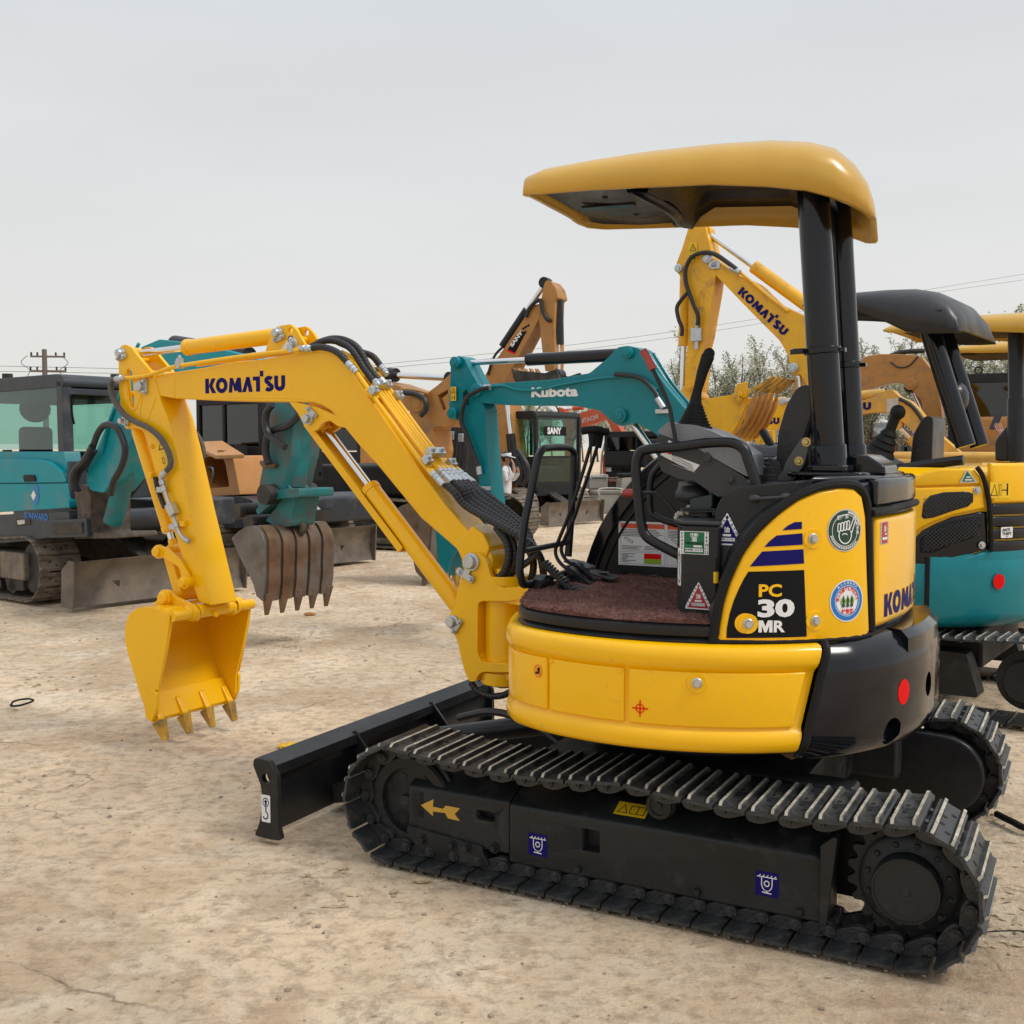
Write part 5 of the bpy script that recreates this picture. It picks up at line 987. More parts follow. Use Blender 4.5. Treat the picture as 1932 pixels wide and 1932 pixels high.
mb = MB(); mb.prism(rnd_corners([(LK[0] + .03, LK[1]), (LK[0], LK[1] - .03), (LK[0] - .03, LK[1]), (BKP[0] - .03, BKP[1]), (BKP[0], BKP[1] - .03), (BKP[0] + .032, BKP[1])], .02, 4), -.062, .062); bobj('bucket_link', mb, M['yellow'], lk_, bevel=.012, seg=3)
mb = MB(); mb.cyl((LK[0], -.11, LK[1]), (LK[0], .11, LK[1]), .022, n=20); mb.cyl((AK[0], -.12, AK[1]), (AK[0], .12, AK[1]), .028, n=20); bobj('link_tube', mb, M['yellow'], lk_)
# bucket
bu = bpart('bucket'); HW = .262
def zD(x, y): return (210.8 + x * .2150, 1022.2 + y * .2150)
side = [zD(p, q_) for p, q_ in [(150, 640), (205, 590), (290, 570), (400, 590), (520, 640), (528, 660), (500, 830), (470, 1010), (420, 1230), (400, 1330), (400, 1500), (340, 1590), (300, 1480), (250, 1350), (200, 1180), (150, 1010), (115, 870), (118, 740)]]
sd = B.xz(side, HW)
lipz, lipx = B.xz([zD(450, 1575)], HW)[0][1], B.xz([zD(450, 1575)], HW)[0][0]
for s in (1, -1):
    bobj('cheek_plate', MB().prism(rnd_corners(sd, .012, 3), s * (HW - .012), s * HW), M['yellow'], bu, bevel=.002)
    e = B.xz([zD(425, 640), zD(520, 640), zD(500, 830), zD(470, 1010), zD(415, 1300), zD(300, 1300), zD(330, 1120), (zD(370, 900))], HW)
    bobj('cheek_stiffener', MB().prism(e, s * HW, s * (HW + .008)), M['yellow'], bu, bevel=.002)
    e = B.xz([zD(300, 1380), zD(330, 1300), zD(380, 1285), (zD(412, 1330)), zD(408, 1470), zD(370, 1580), zD(320, 1540)], HW)
    bobj('side_cutter', MB().prism(rnd_corners(e, .012, 3), s * HW, s * (HW + .016)), M['yellow'], bu, bevel=.003)
inner = sd
shell = B.xz([zD(p, q_) for p, q_ in [(520, 640), (400, 588), (290, 570), (205, 590), (150, 640), (118, 740), (113, 870), (150, 1010), (200, 1180), (250, 1350), (300, 1480), (340, 1592)]], HW)
def shell_mb(P, hw, th):
    P = [Vector(p) for p in P]; Pc = spline(P, 4); out = []
    for i, p in enumerate(Pc):
        d = (Pc[min(i + 1, len(Pc) - 1)] - Pc[max(i - 1, 0)]).normalized(); out.append(p + Vector((d.y, -d.x)) * th)
    return MB().prism([tuple(p) for p in Pc] + [tuple(p) for p in out[::-1]], -hw, hw)
so_ = shell_mb(shell, HW - .012, .012); bobj('bucket_shell', so_, M['yellow'], bu, bevel=.001)
lp0, lp1 = Vector(shell[-2]), Vector(shell[-1]); dl = (lp1 - lp0).normalized(); ml = Vector((dl.y, -dl.x)); ml = ml if ml.x < 0 else -ml
mb = MB(); a, b = lp1 - dl * .14 + ml * .014, lp1 + ml * .014; mb.prism([tuple(a), tuple(b), tuple(b + ml * .016 - dl * .01), tuple(a + ml * .016)], -HW + .012, HW - .012); bobj('cutting_lip', mb, M['yellow'], bu, bevel=.002)
for k in range(4):
    y = (HW - .035) * (1 - 2 * k / 3); p = lp1 + ml * .02
    mb = MB(); mb.prism([tuple(p - dl * .09 + ml * .02), tuple(p - dl * .10), tuple(p + dl * .012 - ml * .016), tuple(p + dl * .03 + ml * .008), tuple(p + ml * .03)], y - .018, y + .018); o = bobj('tooth_adapter', mb, M['yellow'], bu, bevel=.007, seg=3)
    r0 = [(p + dl * .005 + ml * a_, y + b_) for a_, b_ in ((-.026, -.026), (-.026, .026), (.034, .026), (.034, -.026))]; r1 = [(p + dl * .105 + ml * a_, y + b_) for a_, b_ in ((-.003, -.019), (-.003, .019), (.007, .019), (.007, -.019))]
    mb = MB(); mb.loft([[(q_.x, yy, q_.y) for q_, yy in r0], [(q_.x, yy, q_.y) for q_, yy in r1]]); bobj('bucket_tooth', mb, M['tooth'], bu, bevel=.004, seg=2)
# ears and tubes
for s in (1, -1):
    e = [(BKP[0] + .035, BKP[1] + .02), (BKP[0], BKP[1] + .045), (BKP[0] - .05, BKP[1] + .012), (PV[0] + .01, PV[1] + .038), (PV[0] - .038, PV[1] + .01), (PV[0] - .03, PV[1] - .045), (BKP[0] + .05, PV[1] - .06), (BKP[0] + .16, BKP[1] - .085)]
    bobj('bucket_ear', MB().prism(rnd_corners(e, .02, 4), s * .112, s * .134), M['yellow'], bu, bevel=.005)
    for p, r in ((BKP, .028), (PV, .028)):
        mb = MB(); mb.lathe([(r * 1.5, .0), (r * 1.5, .022), (r * 1.15, .024), (r * 1.15, .036), (r * .9, .044), (0, .044)], (p[0], s * .132, p[1]), (0, s, 0), 24, caps=False); bobj('pivot_boss', mb, M['yellow'], bu, ang=30)
mb = MB(); mb.cyl((PV[0], -.11, PV[1]), (PV[0], .11, PV[1]), .036, n=28); mb.cyl((PV[0], -HW, PV[1] - .005), (PV[0], HW, PV[1] - .005), .027, n=24); mb.cyl((PV[0] - .02, .01, PV[1] - .01), (PV[0] - .055, .03, PV[1] - .02), .014, n=12); mb.cyl((BKP[0], -.13, BKP[1]), (BKP[0], .13, BKP[1]), .026, n=24); bobj('pivot_tube', mb, M['yellow'], bu, ang=30)
mb = MB(); mb.cyl((sd[3][0] - .02, -HW + .01, sd[3][1] - .03), (sd[3][0] - .02, HW - .01, sd[3][1] - .03), .035, n=24); bobj('torque_tube', mb, M['yellow'], bu)

# ---- pipes, clamps and hoses on the boom
pi = bpart('boom_pipes')
PY = [.090, .048, .026, .002, -.022, -.060]; 
P0 = [zB(725, 290), zB(760, 335), zB(880, 490), zB(1150, 880), zB(1235, 960)]
base = [B.y(u, v, .098) for u, v in [zB(748, 318), zB(800, 390), zB(890, 520), zB(1150, 872), zB(1250, 960)]]
lift = [0, .012, .012, .012, .012, .004]
for k, y in enumerate(PY):
    P = [(p[0], y if i < 4 else y + .008 * (2.5 - k), p[2] + lift[k]) for i, p in enumerate(base)]
    if k in (1, 4): P = [(P[0][0] + .12, y, P[0][2] + .085), (P[0][0] + .03, y, P[0][2] + .04)] + P[1:]
    mb = MB().tube(P, .0105 if k in (0, 5) else .0088, 10, 4); e = Vector(P[-1]); d = (e - Vector(P[-2])).normalized()
    mb.lathe([(.014, 0), (.0155, .004), (.0155, .022), (.013, .024)], e - d * .02, d, 6); o = bobj('steel_pipe', mb, M['yellow'], pi)
    mb = MB(); mb.lathe([(.015, 0), (.015, .018), (.0125, .02), (.0125, .027), (.0155, .029), (.0155, .04), (.0135, .042), (.0135, .085), (.012, .087)], e, d, 12); bobj('hose_fitting', mb, M['steel'], pi, ang=30)
for t, P in ((.0, [zB(855, 445)]), (.7, [zB(1195, 885)])):
    c = B.y(*P[0], .098); i = 1 if t == 0 else 2; d = Vector((base[3][0] - base[2][0], 0, base[3][2] - base[2][2])).normalized(); up = Vector((-d.z, 0, d.x)); up = up if up.z > 0 else -up
    c0 = Vector((c[0], 0, c[2]))
    for ya, yb, dl_, hh_ in ((.072, .112, .0, 0), (-.040, .062, -.035, .010), (-.082, -.042, .02, 0)):
        mb = MB(); cc = c0 + d * dl_ + up * (.008 + hh_); mb.bar(cc + Vector((0, ya, 0)), cc + Vector((0, yb, 0)), .036, .028, up=tuple(up))
        for yy in ([(ya + yb) / 2] if yb - ya < .06 else [ya + .02, yb - .02]): bolt(mb, cc + up * .014 + Vector((0, yy, 0)), up, .008, .014)
        bobj('pipe_clamp', mb, M['steel'], pi, bevel=.003)
    bobj('clamp_base', MB().bar(c0 - up * .010 + Vector((0, -.085, 0)), c0 - up * .010 + Vector((0, .115, 0)), .05, .006, up=tuple(up)), M['yellow'], pi, bevel=.001)
# front hoses over the bend
def spiral_hose(P, r, parent, name='spiral_hose', pitch=.017, m=M['hose'], n=10, sm=8):
    """hose under a spiral guard: the radius steps at every turn"""
    Pv = spline([Vector(p) for p in P], sm); L = [0]
    for a, b in zip(Pv, Pv[1:]): L.append(L[-1] + (b - a).length)
    T = L[-1]; N = int(T / pitch); pts = []; rr = []
    def at(s):
        for i in range(len(L) - 1):
            if L[i + 1] >= s: f = (s - L[i]) / max(L[i + 1] - L[i], 1e-9); return Pv[i].lerp(Pv[i + 1], f)
        return Pv[-1]
    for k in range(N):
        for f, q_ in ((0, .90), (.10, 1), (.82, 1.0), (.93, .90)): pts.append(at((k + f) * T / N)); rr.append(r * q_)
    mb = MB(); rings = []; prev = None
    for i, p in enumerate(pts):
        t = (pts[min(i + 1, len(pts) - 1)] - pts[max(i - 1, 0)]).normalized(); a = t.orthogonal().normalized() if prev is None else (prev - t * prev.dot(t)).normalized(); prev = a; b = t.cross(a)
        rings.append([p + (a * math.cos(2 * math.pi * k / n) + b * math.sin(2 * math.pi * k / n)) * rr[i] for k in range(n)])
    mb.loft(rings); return obj(name, mb, m, parent, ang=80)
def BP(P, y): return [(lambda c: (c[0], yy, c[2]))(B.y(u, v, yy)) for (u, v), yy in zip(P, y if hasattr(y, '__len__') else [y] * len(P))]
spiral_hose(BP([zB(478, 168), zB(520, 160), zB(590, 172), zB(650, 205), zB(702, 262)], .094), .0155, pi)
for k, (y, du) in enumerate(((.05, 0), (.024, 40))):
    spiral_hose(BP([zB(470 + du, 158 - du * .6), zB(560 + du, 120 - du * .3), zB(650 + du, 130 - du * .3), zB(730 + du, 180 - du * .2), zB(800 + du * .9, 290), zB(870 + du, 385)], y), .0155, pi)
    e = Vector(BP([zB(872 + du, 372 - du * .2)], y)[0]); f = Vector(BP([zB(895 + du, 405 - du * .2)], y)[0]); mb = MB().lathe([(.0145, 0), (.0145, (f - e).length * .5), (.0165, (f - e).length * .55), (.0165, (f - e).length), (.012, (f - e).length + .004)], e, f - e, 12); bobj('hose_fitting', mb, M['steel'], pi)
spiral_hose(BP([zB(640, 130), zB(780, 190), zB(860, 220), zB(915, 290)], -.07), .0155, pi)
for a_, b_, y in (((400, 172), (478, 168), .094), ((702, 262), (760, 322), .094), ((912, 285), (950, 335), -.07)):
    e, f = [Vector(p) for p in BP([zB(*a_), zB(*b_)], y)]; L = (f - e).length; mb = MB().lathe([(.0165, 0), (.0165, L * .4), (.013, L * .43), (.0165, L * .5), (.0165, L * .75), (.014, L * .78), (.014, L)], e, f - e, 12); bobj('hose_fitting', mb, M['steel'], pi, ang=30)
# long pipe along the boom's front half, with clamps
mb = MB().tube(BP([zB(385, 183), zB(200, 200), zB(-20, 228), zA(1200, 270), zA(1090, 290), zA(1010, 318), zA(930, 342), zA(860, 352), zA(790, 357)], .100), .0105, 12, 5); bobj('steel_pipe', mb, M['yellow'], pi)
mb = MB().tube(BP([zB(385, 192), zB(200, 215), zA(1350, 262), zA(1250, 275)], -.05), .0095, 10, 4); bobj('steel_pipe', mb, M['yellow'], pi)
for x, y in ((1140, 262), (1852, 158)):
    c = Vector(BP([zA(x, y)], .100)[0]); mb = MB().box(c + Vector((0, 0, -.002)), (.022, .03, .05)); mb.box(c + Vector((.012, .0, .0)), (.02, .026, .022)); bolt(mb, c + Vector((0, 0, .024)), (0, 0, 1), .008, .014); bobj('pipe_clamp', mb, M['steel'], pi, bevel=.003)
c = Vector(BP([zB(375, 182)], .1)[0]); d = Vector(BP([zB(400, 176)], .1)[0]); mb = MB().lathe([(.0155, 0), (.0175, .003), (.0175, (d - c).length - .003), (.0155, (d - c).length)], c, d - c, 6); bobj('pipe_nut', mb, M['yellow'], pi)
# corrugated hoses round the arm
def corr(P, y, r, name='braided_hose'): return spiral_hose(BP(P, y), r, pi, name, pitch=.0075, m=mat_corr)
mat_corr = mat('grey_braided_hose', (.095, .09, .082), .5, var=.2, scale=40)
corr([zA(735, 365), zA(708, 380), zA(703, 430), zA(730, 510), zA(790, 590), zA(860, 635), zA(940, 672), zA(1010, 730), zA(1060, 810), zA(1080, 870), zA(1078, 915), zA(1055, 945)], [.11] * 12, .0150)
for A, C_ in (((790, 355), (735, 365)), ((1055, 945), (1022, 985))):
    e, f = [Vector(p) for p in BP([zA(*A), zA(*C_)], .11)]; L = (f - e).length; mb = MB().lathe([(.014, 0), (.0145, L * .3), (.017, L * .32), (.017, L * .7), (.0155, L)], e, f - e, 14); bobj('hose_fitting', mb, M['steel'], pi)
corr([zA(1150, 660), zA(1210, 680), zA(1262, 740), zA(1287, 820), zA(1275, 880), zA(1235, 925)], [-.085, -.105, -.11, -.11, -.105, -.09], .0150)
# valve and rigid line on the arm
VP = [zA(1018, 985), zA(1028, 1020), zA(1040, 1060), zA(1065, 1140), zA(1085, 1180), zA(1100, 1240), zA(1118, 1290), zA(1140, 1345), zA(1168, 1375), zA(1190, 1388)]
mb = MB().tube(BP(VP, .108), .0095, 12, 3); bobj('valve_line', mb, M['steel'], pi)
for i, r in ((1, .0165), (2, .0155), (6, .0155), (8, .013), (9, .0155)):
    c = Vector(BP([VP[i]], .108)[0]); c2 = Vector(BP([VP[i - 1]], .108)[0]); d = (c - c2).normalized(); mb = MB().lathe([(r, -.012), (r, .012)], c, d, 6); bobj('line_nut', mb, M['steel'], pi, bevel=.001)
c0_, c1_ = [Vector(p) for p in BP([zA(1075, 1155), zA(1108, 1225)], .112)]; mb = MB().bar(c0_, c1_, .042, .04, up=(0, 1, 0)); bobj('valve_block', mb, M['steel'], pi, bevel=.003)
for x, y in ((1020, 1065), (1100, 1300)): c = Vector(BP([zA(x, y)], .1)[0]); mb = MB().box(c, (.05, .02, .028)); bobj('line_clamp', mb, M['steel'], pi, bevel=.003)
spiral_hose(BP([zA(985, 985), zA(1000, 1060), zA(1025, 1130), zA(1045, 1180)], .088), .013, pi)
c = Vector(BP([zA(1345, 1362)], -.10)[0]); mb = MB().lathe([(.014, 0), (.014, .04), (.010, .042), (.010, .06)], c, (-.6, 0, -.3), 8); bobj('hose_fitting', mb, M['steel'], pi)
# rear hoses sweeping from the pipes to the body
HS = bpart('boom_hoses')
for k, y in enumerate(PY):
    e = Vector(base[-1]); d = (e - Vector(base[-2])).normalized(); e = Vector((e.x, y + .008 * (2.5 - k), e.z + lift[k])) + d * .085
    f = k / 5; q1 = BP([zB(1440 + 130 * f, 1160 - 75 * f), zB(1580 + 130 * f, 1245 - 50 * f), zB(1720 + 100 * f, 1322 - 25 * f)], [y * 1.05] * 3)
    tail = BP([zB(1850 + 20 * f, 1405), zB(1925, 1500), zB(1945, 1620)], [y * .8, y * .5 - .02, -.03]) if k in (0, 1, 3, 5) else BP([zB(1850, 1440), zB(1880, 1540), zB(1860, 1660)], [.02, -.01, -.04])
    spiral_hose([tuple(e), tuple(e + d * .05)] + q1 + tail, .0155, HS)
for k, y in enumerate((.075, .045)):
    spiral_hose(BP([zB(1640 + 40 * k, 1300), zB(1705 + 40 * k, 1390), zB(1722 + 38 * k, 1480), zB(1700 + 40 * k, 1570), zB(1640 + 20 * k, 1640)], y), .0155, HS)
mb = MB(); c = BP([zB(1790, 1510), zB(1640, 1660)], .03); spiral_hose([c[0], c[1]] if 0 else BP([zB(1900, 1480), zB(1790, 1560), zB(1640, 1660)], .03), .0145, HS)
spiral_hose(BP([zC(620, 1400), zC(700, 1480), (zC(830, 1490))], .02), .016, HS); spiral_hose(BP([zC(450, 1490), zC(520, 1580), zC(640, 1628), zC(760, 1620), zC(860, 1570)], .06), .014, HS)
spiral_hose(BP([zC(590, 1405), zC(640, 1470), zC(740, 1515), zC(860, 1500)], .05), .018, HS)
# ================================================================== other machines
def part(name, mb, m, par, bevel=.006, **k): return obj(name, mb, m, par, bevel=bevel, **k)
def sub(root, name, mtx=None):
    o = empty(name); o.parent = root
    if mtx is not None: o.matrix_local = mtx
    return o
def belt(root, y, w_, x0, x1, zc, r, m, mtip, inner, side=1):
    """far crawler: belt with ribs as one piece, frame and wheels inside"""
    T = sub(root, 'crawler_track'); P = track_path(x0, x1, zc, r, .02); pos, pt = along(P, 44); mb = MB()
    n = len(P); V = [(a, y + s * w_ / 2, b) for a, b in P for s in (-1, 1)]; Q = []
    for p, t, nn in pos:
        X = Vector((t.x, 0, t.y)); Z = Vector((nn.x, 0, nn.y)); c = Vector((p.x, y, p.y)); mb.bar(c - X * pt * .45, c + X * pt * .45, w_, .016, up=tuple(Z)); mb.bar(c + Z * .014 - X * .012, c + Z * .014 + X * .012, w_ - .02, .026, up=tuple(Z))
    obj('track_belt', mb, m, T, kind='stuff', flat=True)
    part('track_frame', MB().prism(rnd_corners([(x0 - r * .9, zc + r * .45), (x1 + r * .9, zc + r * .45), (x1 + r, zc - r * .6), (x0 - r, zc - r * .6)], .03, 3), y - w_ * .42, y + w_ * .42), inner, T, .01)
    for x in (x0, x1):
        s = 1 if y > 0 else -1; obj('track_wheel', MB().lathe([(r * .86, -.05), (r * .86, .05), (r * .5, .055), (r * .45, .11), (0, .115)], (x, y, zc), (0, s, 0), 28, caps=False), inner, T)
    return T
def blade(root, x, w_, h, m, m2, z0=.03):
    b = sub(root, 'dozer_blade'); pr = [(x + .05, z0), (x + .01, z0 + h * .25), (x, z0 + h * .55), (x + .03, z0 + h * .85), (x + .09, z0 + h)]
    part('mouldboard', MB().prism(pr + [(a - .03, c) for a, c in pr[::-1]], -w_ / 2, w_ / 2), m, b, .004)
    for s in (1, -1):
        part('side_plate', MB().prism([(x + .08, z0 - .01), (x + .11, z0 + h), (x + .03, z0 + h + .015), (x - .10, z0 + h * .8), (x - .12, z0)], s * w_ / 2, s * (w_ / 2 + .02)), m, b, .004)
        part('push_arm', MB().bar((x, s * w_ * .26, z0 + h * .35), (x - .9, s * w_ * .16, z0 + .3), .09, .12), m2, b)
    part('cylinder_cover', MB().bar((x - .10, 0, z0 + h * .8), (x - .60, 0, z0 + h * .8 + .25), .26, .05), m2, b)
    return b
SDR = [((a - PV[0]), (b - PV[1])) for a, b in sd]; SHR = [((a - PV[0]), (b - PV[1])) for a, b in shell]
def bucket(root, fr_mtx, px, pz, sc, hw, rot, m, tm, nt=5, wear=None):
    """bucket hung from a pivot, profile scaled from the near machine's"""
    b = sub(root, 'bucket', fr_mtx); c, s_ = math.cos(rot), math.sin(rot)
    T = lambda P: [(px + (a * c - d * s_) * sc, pz + (a * s_ + d * c) * sc) for a, d in P]
    for s in (1, -1):
        part('cheek_plate', MB().prism(T(SDR), s * (hw - .02), s * hw), m, b, .003)
        part('bucket_ear', MB().prism(rnd_corners(T([(.09, .06), (.03, .06), (-.05, .02), (-.04, -.05), (.05, -.06), (.20, -.06)]), .02, 3), s * hw * .38, s * (hw * .38 + .03)), m, b)
    part('bucket_shell', shell_mb(T(SHR), hw - .02, .02), m, b, 0, ang=50)
    part('pivot_tube', MB().cyl((px, -hw * .5, pz), (px, hw * .5, pz), .035 * sc, n=16), M['iron'], b, 0)
    p0, p1 = [Vector(q) for q in T(SHR[-2:])]; d = (p1 - p0).normalized(); ml = Vector((d.y, -d.x))
    for k in range(nt):
        y = (hw - .05) * (1 - 2 * k / (nt - 1)); mb = MB()
        r0 = [(p1 - d * .06 * sc + ml * a, y + e) for a, e in ((-.03, -.035), (-.03, .035), (.03, .035), (.03, -.035))]; r1 = [(p1 + d * .11 * sc + ml * a, y + e) for a, e in ((-.005, -.018), (-.005, .018), (.005, .018), (.005, -.018))]
        mb.loft([[(q.x, yy, q.y) for q, yy in r] for r in (r0, r1)]); part('bucket_tooth', mb, tm, b, .004)
    if wear:
        Pc = spline([Vector(q) for q in T(SHR[4:])], 3)
        ctr = Vector(T([(.08, -.25)])[0])
        for k in range(nt):
            y = (hw - .08) * (1 - 2 * k / (nt - 1)); mb = MB(); rg = []
            for i, p in enumerate(Pc):
                dd = (Pc[min(i + 1, len(Pc) - 1)] - Pc[max(i - 1, 0)]).normalized(); nn = Vector((dd.y, -dd.x)); nn = nn if (p - ctr).dot(nn) > 0 else -nn; a, e = p - nn * .005, p + nn * .022; rg.append([(a.x, y - .05, a.y), (e.x, y - .05, e.y), (e.x, y + .05, e.y), (a.x, y + .05, a.y)])
            mb.loft(rg); part('wear_strip', mb, wear, b, .003)
    return b
def cyl2(root, A, C_, r, rr, f, m, y=0, rod=None, mtx=None, name='hydraulic_cylinder'):
    t = sub(root, name, mtx); A, C_ = Vector((A[0], y, A[1])), Vector((C_[0], y, C_[1])); S = A + (C_ - A) * f
    obj('cylinder_barrel', MB().lathe([(r, 0), (r, (C_ - S).length)], S, C_ - S, 18), m, t); obj('piston_rod', MB().cyl(A, S, rr, n=14), M['chrome'], t)
    obj('rod_eye', MB().cyl(A - Vector((0, r, 0)), A + Vector((0, r, 0)), rr * 2, n=14), m, t); return t
def fpart(name, root, fr, P, hw, m, r=.02, bevel=.01, hole=None, y=0):
    o = obj(name, MB().prism(rnd_corners(fr.xz(P, y - hw if fr.l[1] > 0 else y + hw), r, 3), y - hw, y + hw), m, root)
    if hole: cut(o, MB().prism(fr.xz(hole, y - hw if fr.l[1] > 0 else y + hw), y - hw - .1, y + hw + .1))
    b = o.modifiers.new('bevel', 'BEVEL'); b.width = bevel; b.segments = 2; b.limit_method = 'ANGLE'; b.harden_normals = True; return o
def Yh(fr, y=0, hw=0): return y - hw if fr.l[1] > 0 else y + hw
def hoses(root, fr, P, y, r=.018, name='hose', m=None): return obj(name, MB().tube([fr.y(u, v, y) for u, v in P], r, 8, 5), m or M['hose'], root)
def fpin(root, fr, u, v, y, r, m, name='pin'):
    c = fr.y(u, v, y); s = -1 if fr.l[1] > 0 else 1; return obj(name, MB().lathe([(r, -.02), (r, .03), (r * .85, .034), (r * .6, .034), (r * .55, .045), (0, .045)], (c[0], y, c[2]), (0, s, 0), 18, caps=False), m, root)
def cab(root, x0, x1, y0, y1, z0, zw, z1, m, low=None, glass=None, th=.07, mid=True, seat=True):
    """operator's cab: pillars, roof, lower panels and panes, a seat inside"""
    c = sub(root, 'cab'); glass = glass or M['glass']; xs_ = .18
    obj('cab_floor', MB().box(((x0 + x1) / 2, (y0 + y1) / 2, z0 + .03), (x1 - x0, y1 - y0, .06)), m, c)
    rf = rnd_corners([(x0, z1 - .14), (x0, z1), (x1 - xs_ * .3, z1), (x1, z1 - .14)], .07, 4); part('cab_roof', MB().prism(rf, y0, y1), m, c, .03, seg=3)
    for y in (y0, y1):
        s = 1 if y == y1 else -1
        part('lower_panel', MB().prism([(x0, z0), (x0, zw), (x1 - .05, zw), (x1, z0 + .1), (x1 - .05, z0)], y - s * .03, y), low or m, c, .01)
        part('side_pillar', MB().prism([(x1 - th, z0 + .1), (x1, z0 + .1), (x1, z1 - .1), (x1 - th * 1.3, z1 - .04)], y - s * .07, y + s * .004), m, c, .012); part('side_pillar', MB().box((x0 + th / 2, y - s * .035, (z0 + z1) / 2), (th, .074, z1 - z0 - .05)), m, c, .012)
        if mid: part('side_pillar', MB().box((x0 + (x1 - x0) * .42, y - s * .03, (zw + z1) / 2), (.05, .05, z1 - zw - .05)), m, c, .006)
        part('window_pane', MB().box(((x0 + x1) / 2, y - s * .03, (zw + z1) / 2), (x1 - x0 - .05, .006, z1 - zw - .05)), glass, c, 0)
    part('front_panel', MB().box((x1 - .03, (y0 + y1) / 2, z0 + .12), (.05, y1 - y0 - .1, .24)), m, c, .01); part('front_bar', MB().box((x1 - .03, (y0 + y1) / 2, zw + .0), (.04, y1 - y0 - .1, .05)), m, c)
    part('windscreen', MB().box((x1 - .03, (y0 + y1) / 2, (z0 + z1) / 2 + .1), (.006, y1 - y0 - .1, z1 - z0 - .3)), glass, c, 0); part('rear_window', MB().box((x0 + .03, (y0 + y1) / 2, (zw + z1) / 2), (.006, y1 - y0 - .1, z1 - zw - .1)), glass, c, 0)
    part('rear_panel', MB().box((x0 + .03, (y0 + y1) / 2, (z0 + zw) / 2), (.05, y1 - y0 - .08, zw - z0)), m, c, .01)
    if seat:
        ym = (y0 + y1) / 2; part('cab_seat', MB().box((x0 + .45, ym, z0 + .5), (.5, .48, .14)).box((x0 + .27, ym, z0 + .85), (.12, .46, .62)).box((x0 + .27, ym, z0 + 1.27), (.08, .24, .16)), M['pblack'], c, .04, seg=3)
        obj('cab_lever', MB().tube([(x1 - .35, ym - .2, z0 + .1), (x1 - .4, ym - .2, z0 + .9)], .02, 8), M['pblack'], c)
    return c
def wm(fr, root, u0, v0, u1, v1, ut, vt, y, m, word, kom=False, bold=.03):
    """flat lettering on a boom: baseline from (u0,v0) to (u1,v1), cap height up to (ut,vt)"""
    a, b, t = [Vector(fr.y(*p, y)) for p in ((u0, v0), (u1, v1), (ut, vt))]; ex = (b - a); W = ex.length; ex.normalize(); n = Vector((0, -1 if fr.l[1] > 0 else 1, 0)); ey = (t - a); ey = (ey - ex * ey.dot(ex)); H = ey.length; pr = Print(plane_fn(a, ex, ey, n)); pr.h = .004
    if kom: wordmark(pr, 0, 0, W, H, m)
    else:
        V, Fc = text2d(word, 1, bold); xs_ = [p[0] for p in V]; ys_ = [p[1] for p in V]; x0, x1, y0, y1 = min(xs_), max(xs_), min(ys_), max(ys_)
        pr.shape([((p[0] - x0) / (x1 - x0) * W, (p[1] - y0) / (y1 - y0) * H) for p in V], Fc, m)
    return pr.done('name_lettering', root)
def fsticker(fr, root, u, v, y, s):
    c = Vector(fr.y(u, v, y)); n = Vector((0, -1 if fr.l[1] > 0 else 1, 0)); pr = Print(plane_fn(c, (1 if fr.l[1] > 0 else -1, 0, 0), (0, 0, 1), n)); pr.h = .004; warn_tri(pr, 0, 0, s); pr.done('warning_sticker', root)

# ---------------- teal, yellow and black mini excavator behind on the right
KF = Fr(2.42, 6.87, 145); KB = empty('mini_excavator', KF, 'teal mini excavator with yellow and black hood and battered dark canopy', 'excavator')
for s in (1, -1):
    make_track(KB, s * .62, .30, .95, -.86, .24, .215, 46, SH, links=False, sag=.02)
    t = sub(KB, 'track_frame'); part('frame_box', MB().prism(rnd_corners([(.8, .12), (.8, .36), (-.55, .36), (-.62, .12)], .02, 3), s * .68, s * .52), M['frame_blk'], t)
    mb = MB(); mb.lathe([(.16, 0), (.16, .03), (.12, .04), (.115, .11), (.105, .12), (0, .12)], (-.86, s * .62, .24), (0, s, 0), 36, caps=False); obj('final_drive', mb, M['frame_blk'], t); obj('idler_wheel', MB().cyl((.95, s * .56, .24), (.95, s * .68, .24), .18, n=32), M['frame_blk'], t)
part('lower_frame', MB().box((0, 0, .36), (1.2, 1.0, .22)), M['frame_blk'], KB, .02)
KR = tab([(0, .62), (30, .70), (50, .82), (65, .86), (130, .86), (150, .86), (180, .85)])
def kc(u, v): return KF.c(u, v, KR)
zt0 = kc(1760, 1055)[1]; zt1 = kc(1760, 1190)[1]
KP = [(-.2, .545), (-.06, .55), (-.01, .59), (0, .64), (0, .80), (-.01, .84), (-.03, .86), (-.2, .86)]
ring_body('counterweight', [(-.25, zt1 + .0), (-.06, zt1 + .01), (-.012, zt1 + .05), (0, zt1 + .09), (.0, .80), (-.008, .86), (-.02, .90), (-.2, .91)], KR, lambda z: kc(1754, 1100)[0], lambda z: 2 * math.pi - kc(1754, 1100)[0], 60, M['teal'], KB, ang=50)
ring_body('skirt', [(-.25, .56), (-.04, .57), (-.01, .60), (-.01, .84), (-.03, .86), (-.2, .86)], KR, lambda z: R(50), lambda z: kc(1746, 1100)[0], 30, M['teal'], KB, ang=50)
ring_body('right_skirt', [(-.25, .56), (-.04, .57), (-.01, .60), (-.01, .84), (-.03, .86), (-.2, .86)], KR, lambda z: -R(50), lambda z: -kc(1746, 1100)[0], 30, M['teal'], KB, ang=50)
obj('rubber_joint', MB().tube([(.85 * math.cos(kc(1750, 1100)[0]), .85 * math.sin(kc(1750, 1100)[0]), z) for z in (.56, .7, .88)], .014, 8), M['rubber'], KB)
def kz(x, y): return (1310 + x * .3220, 862.5 + y * .3220)
KU = lambda p: KR(p) - .015
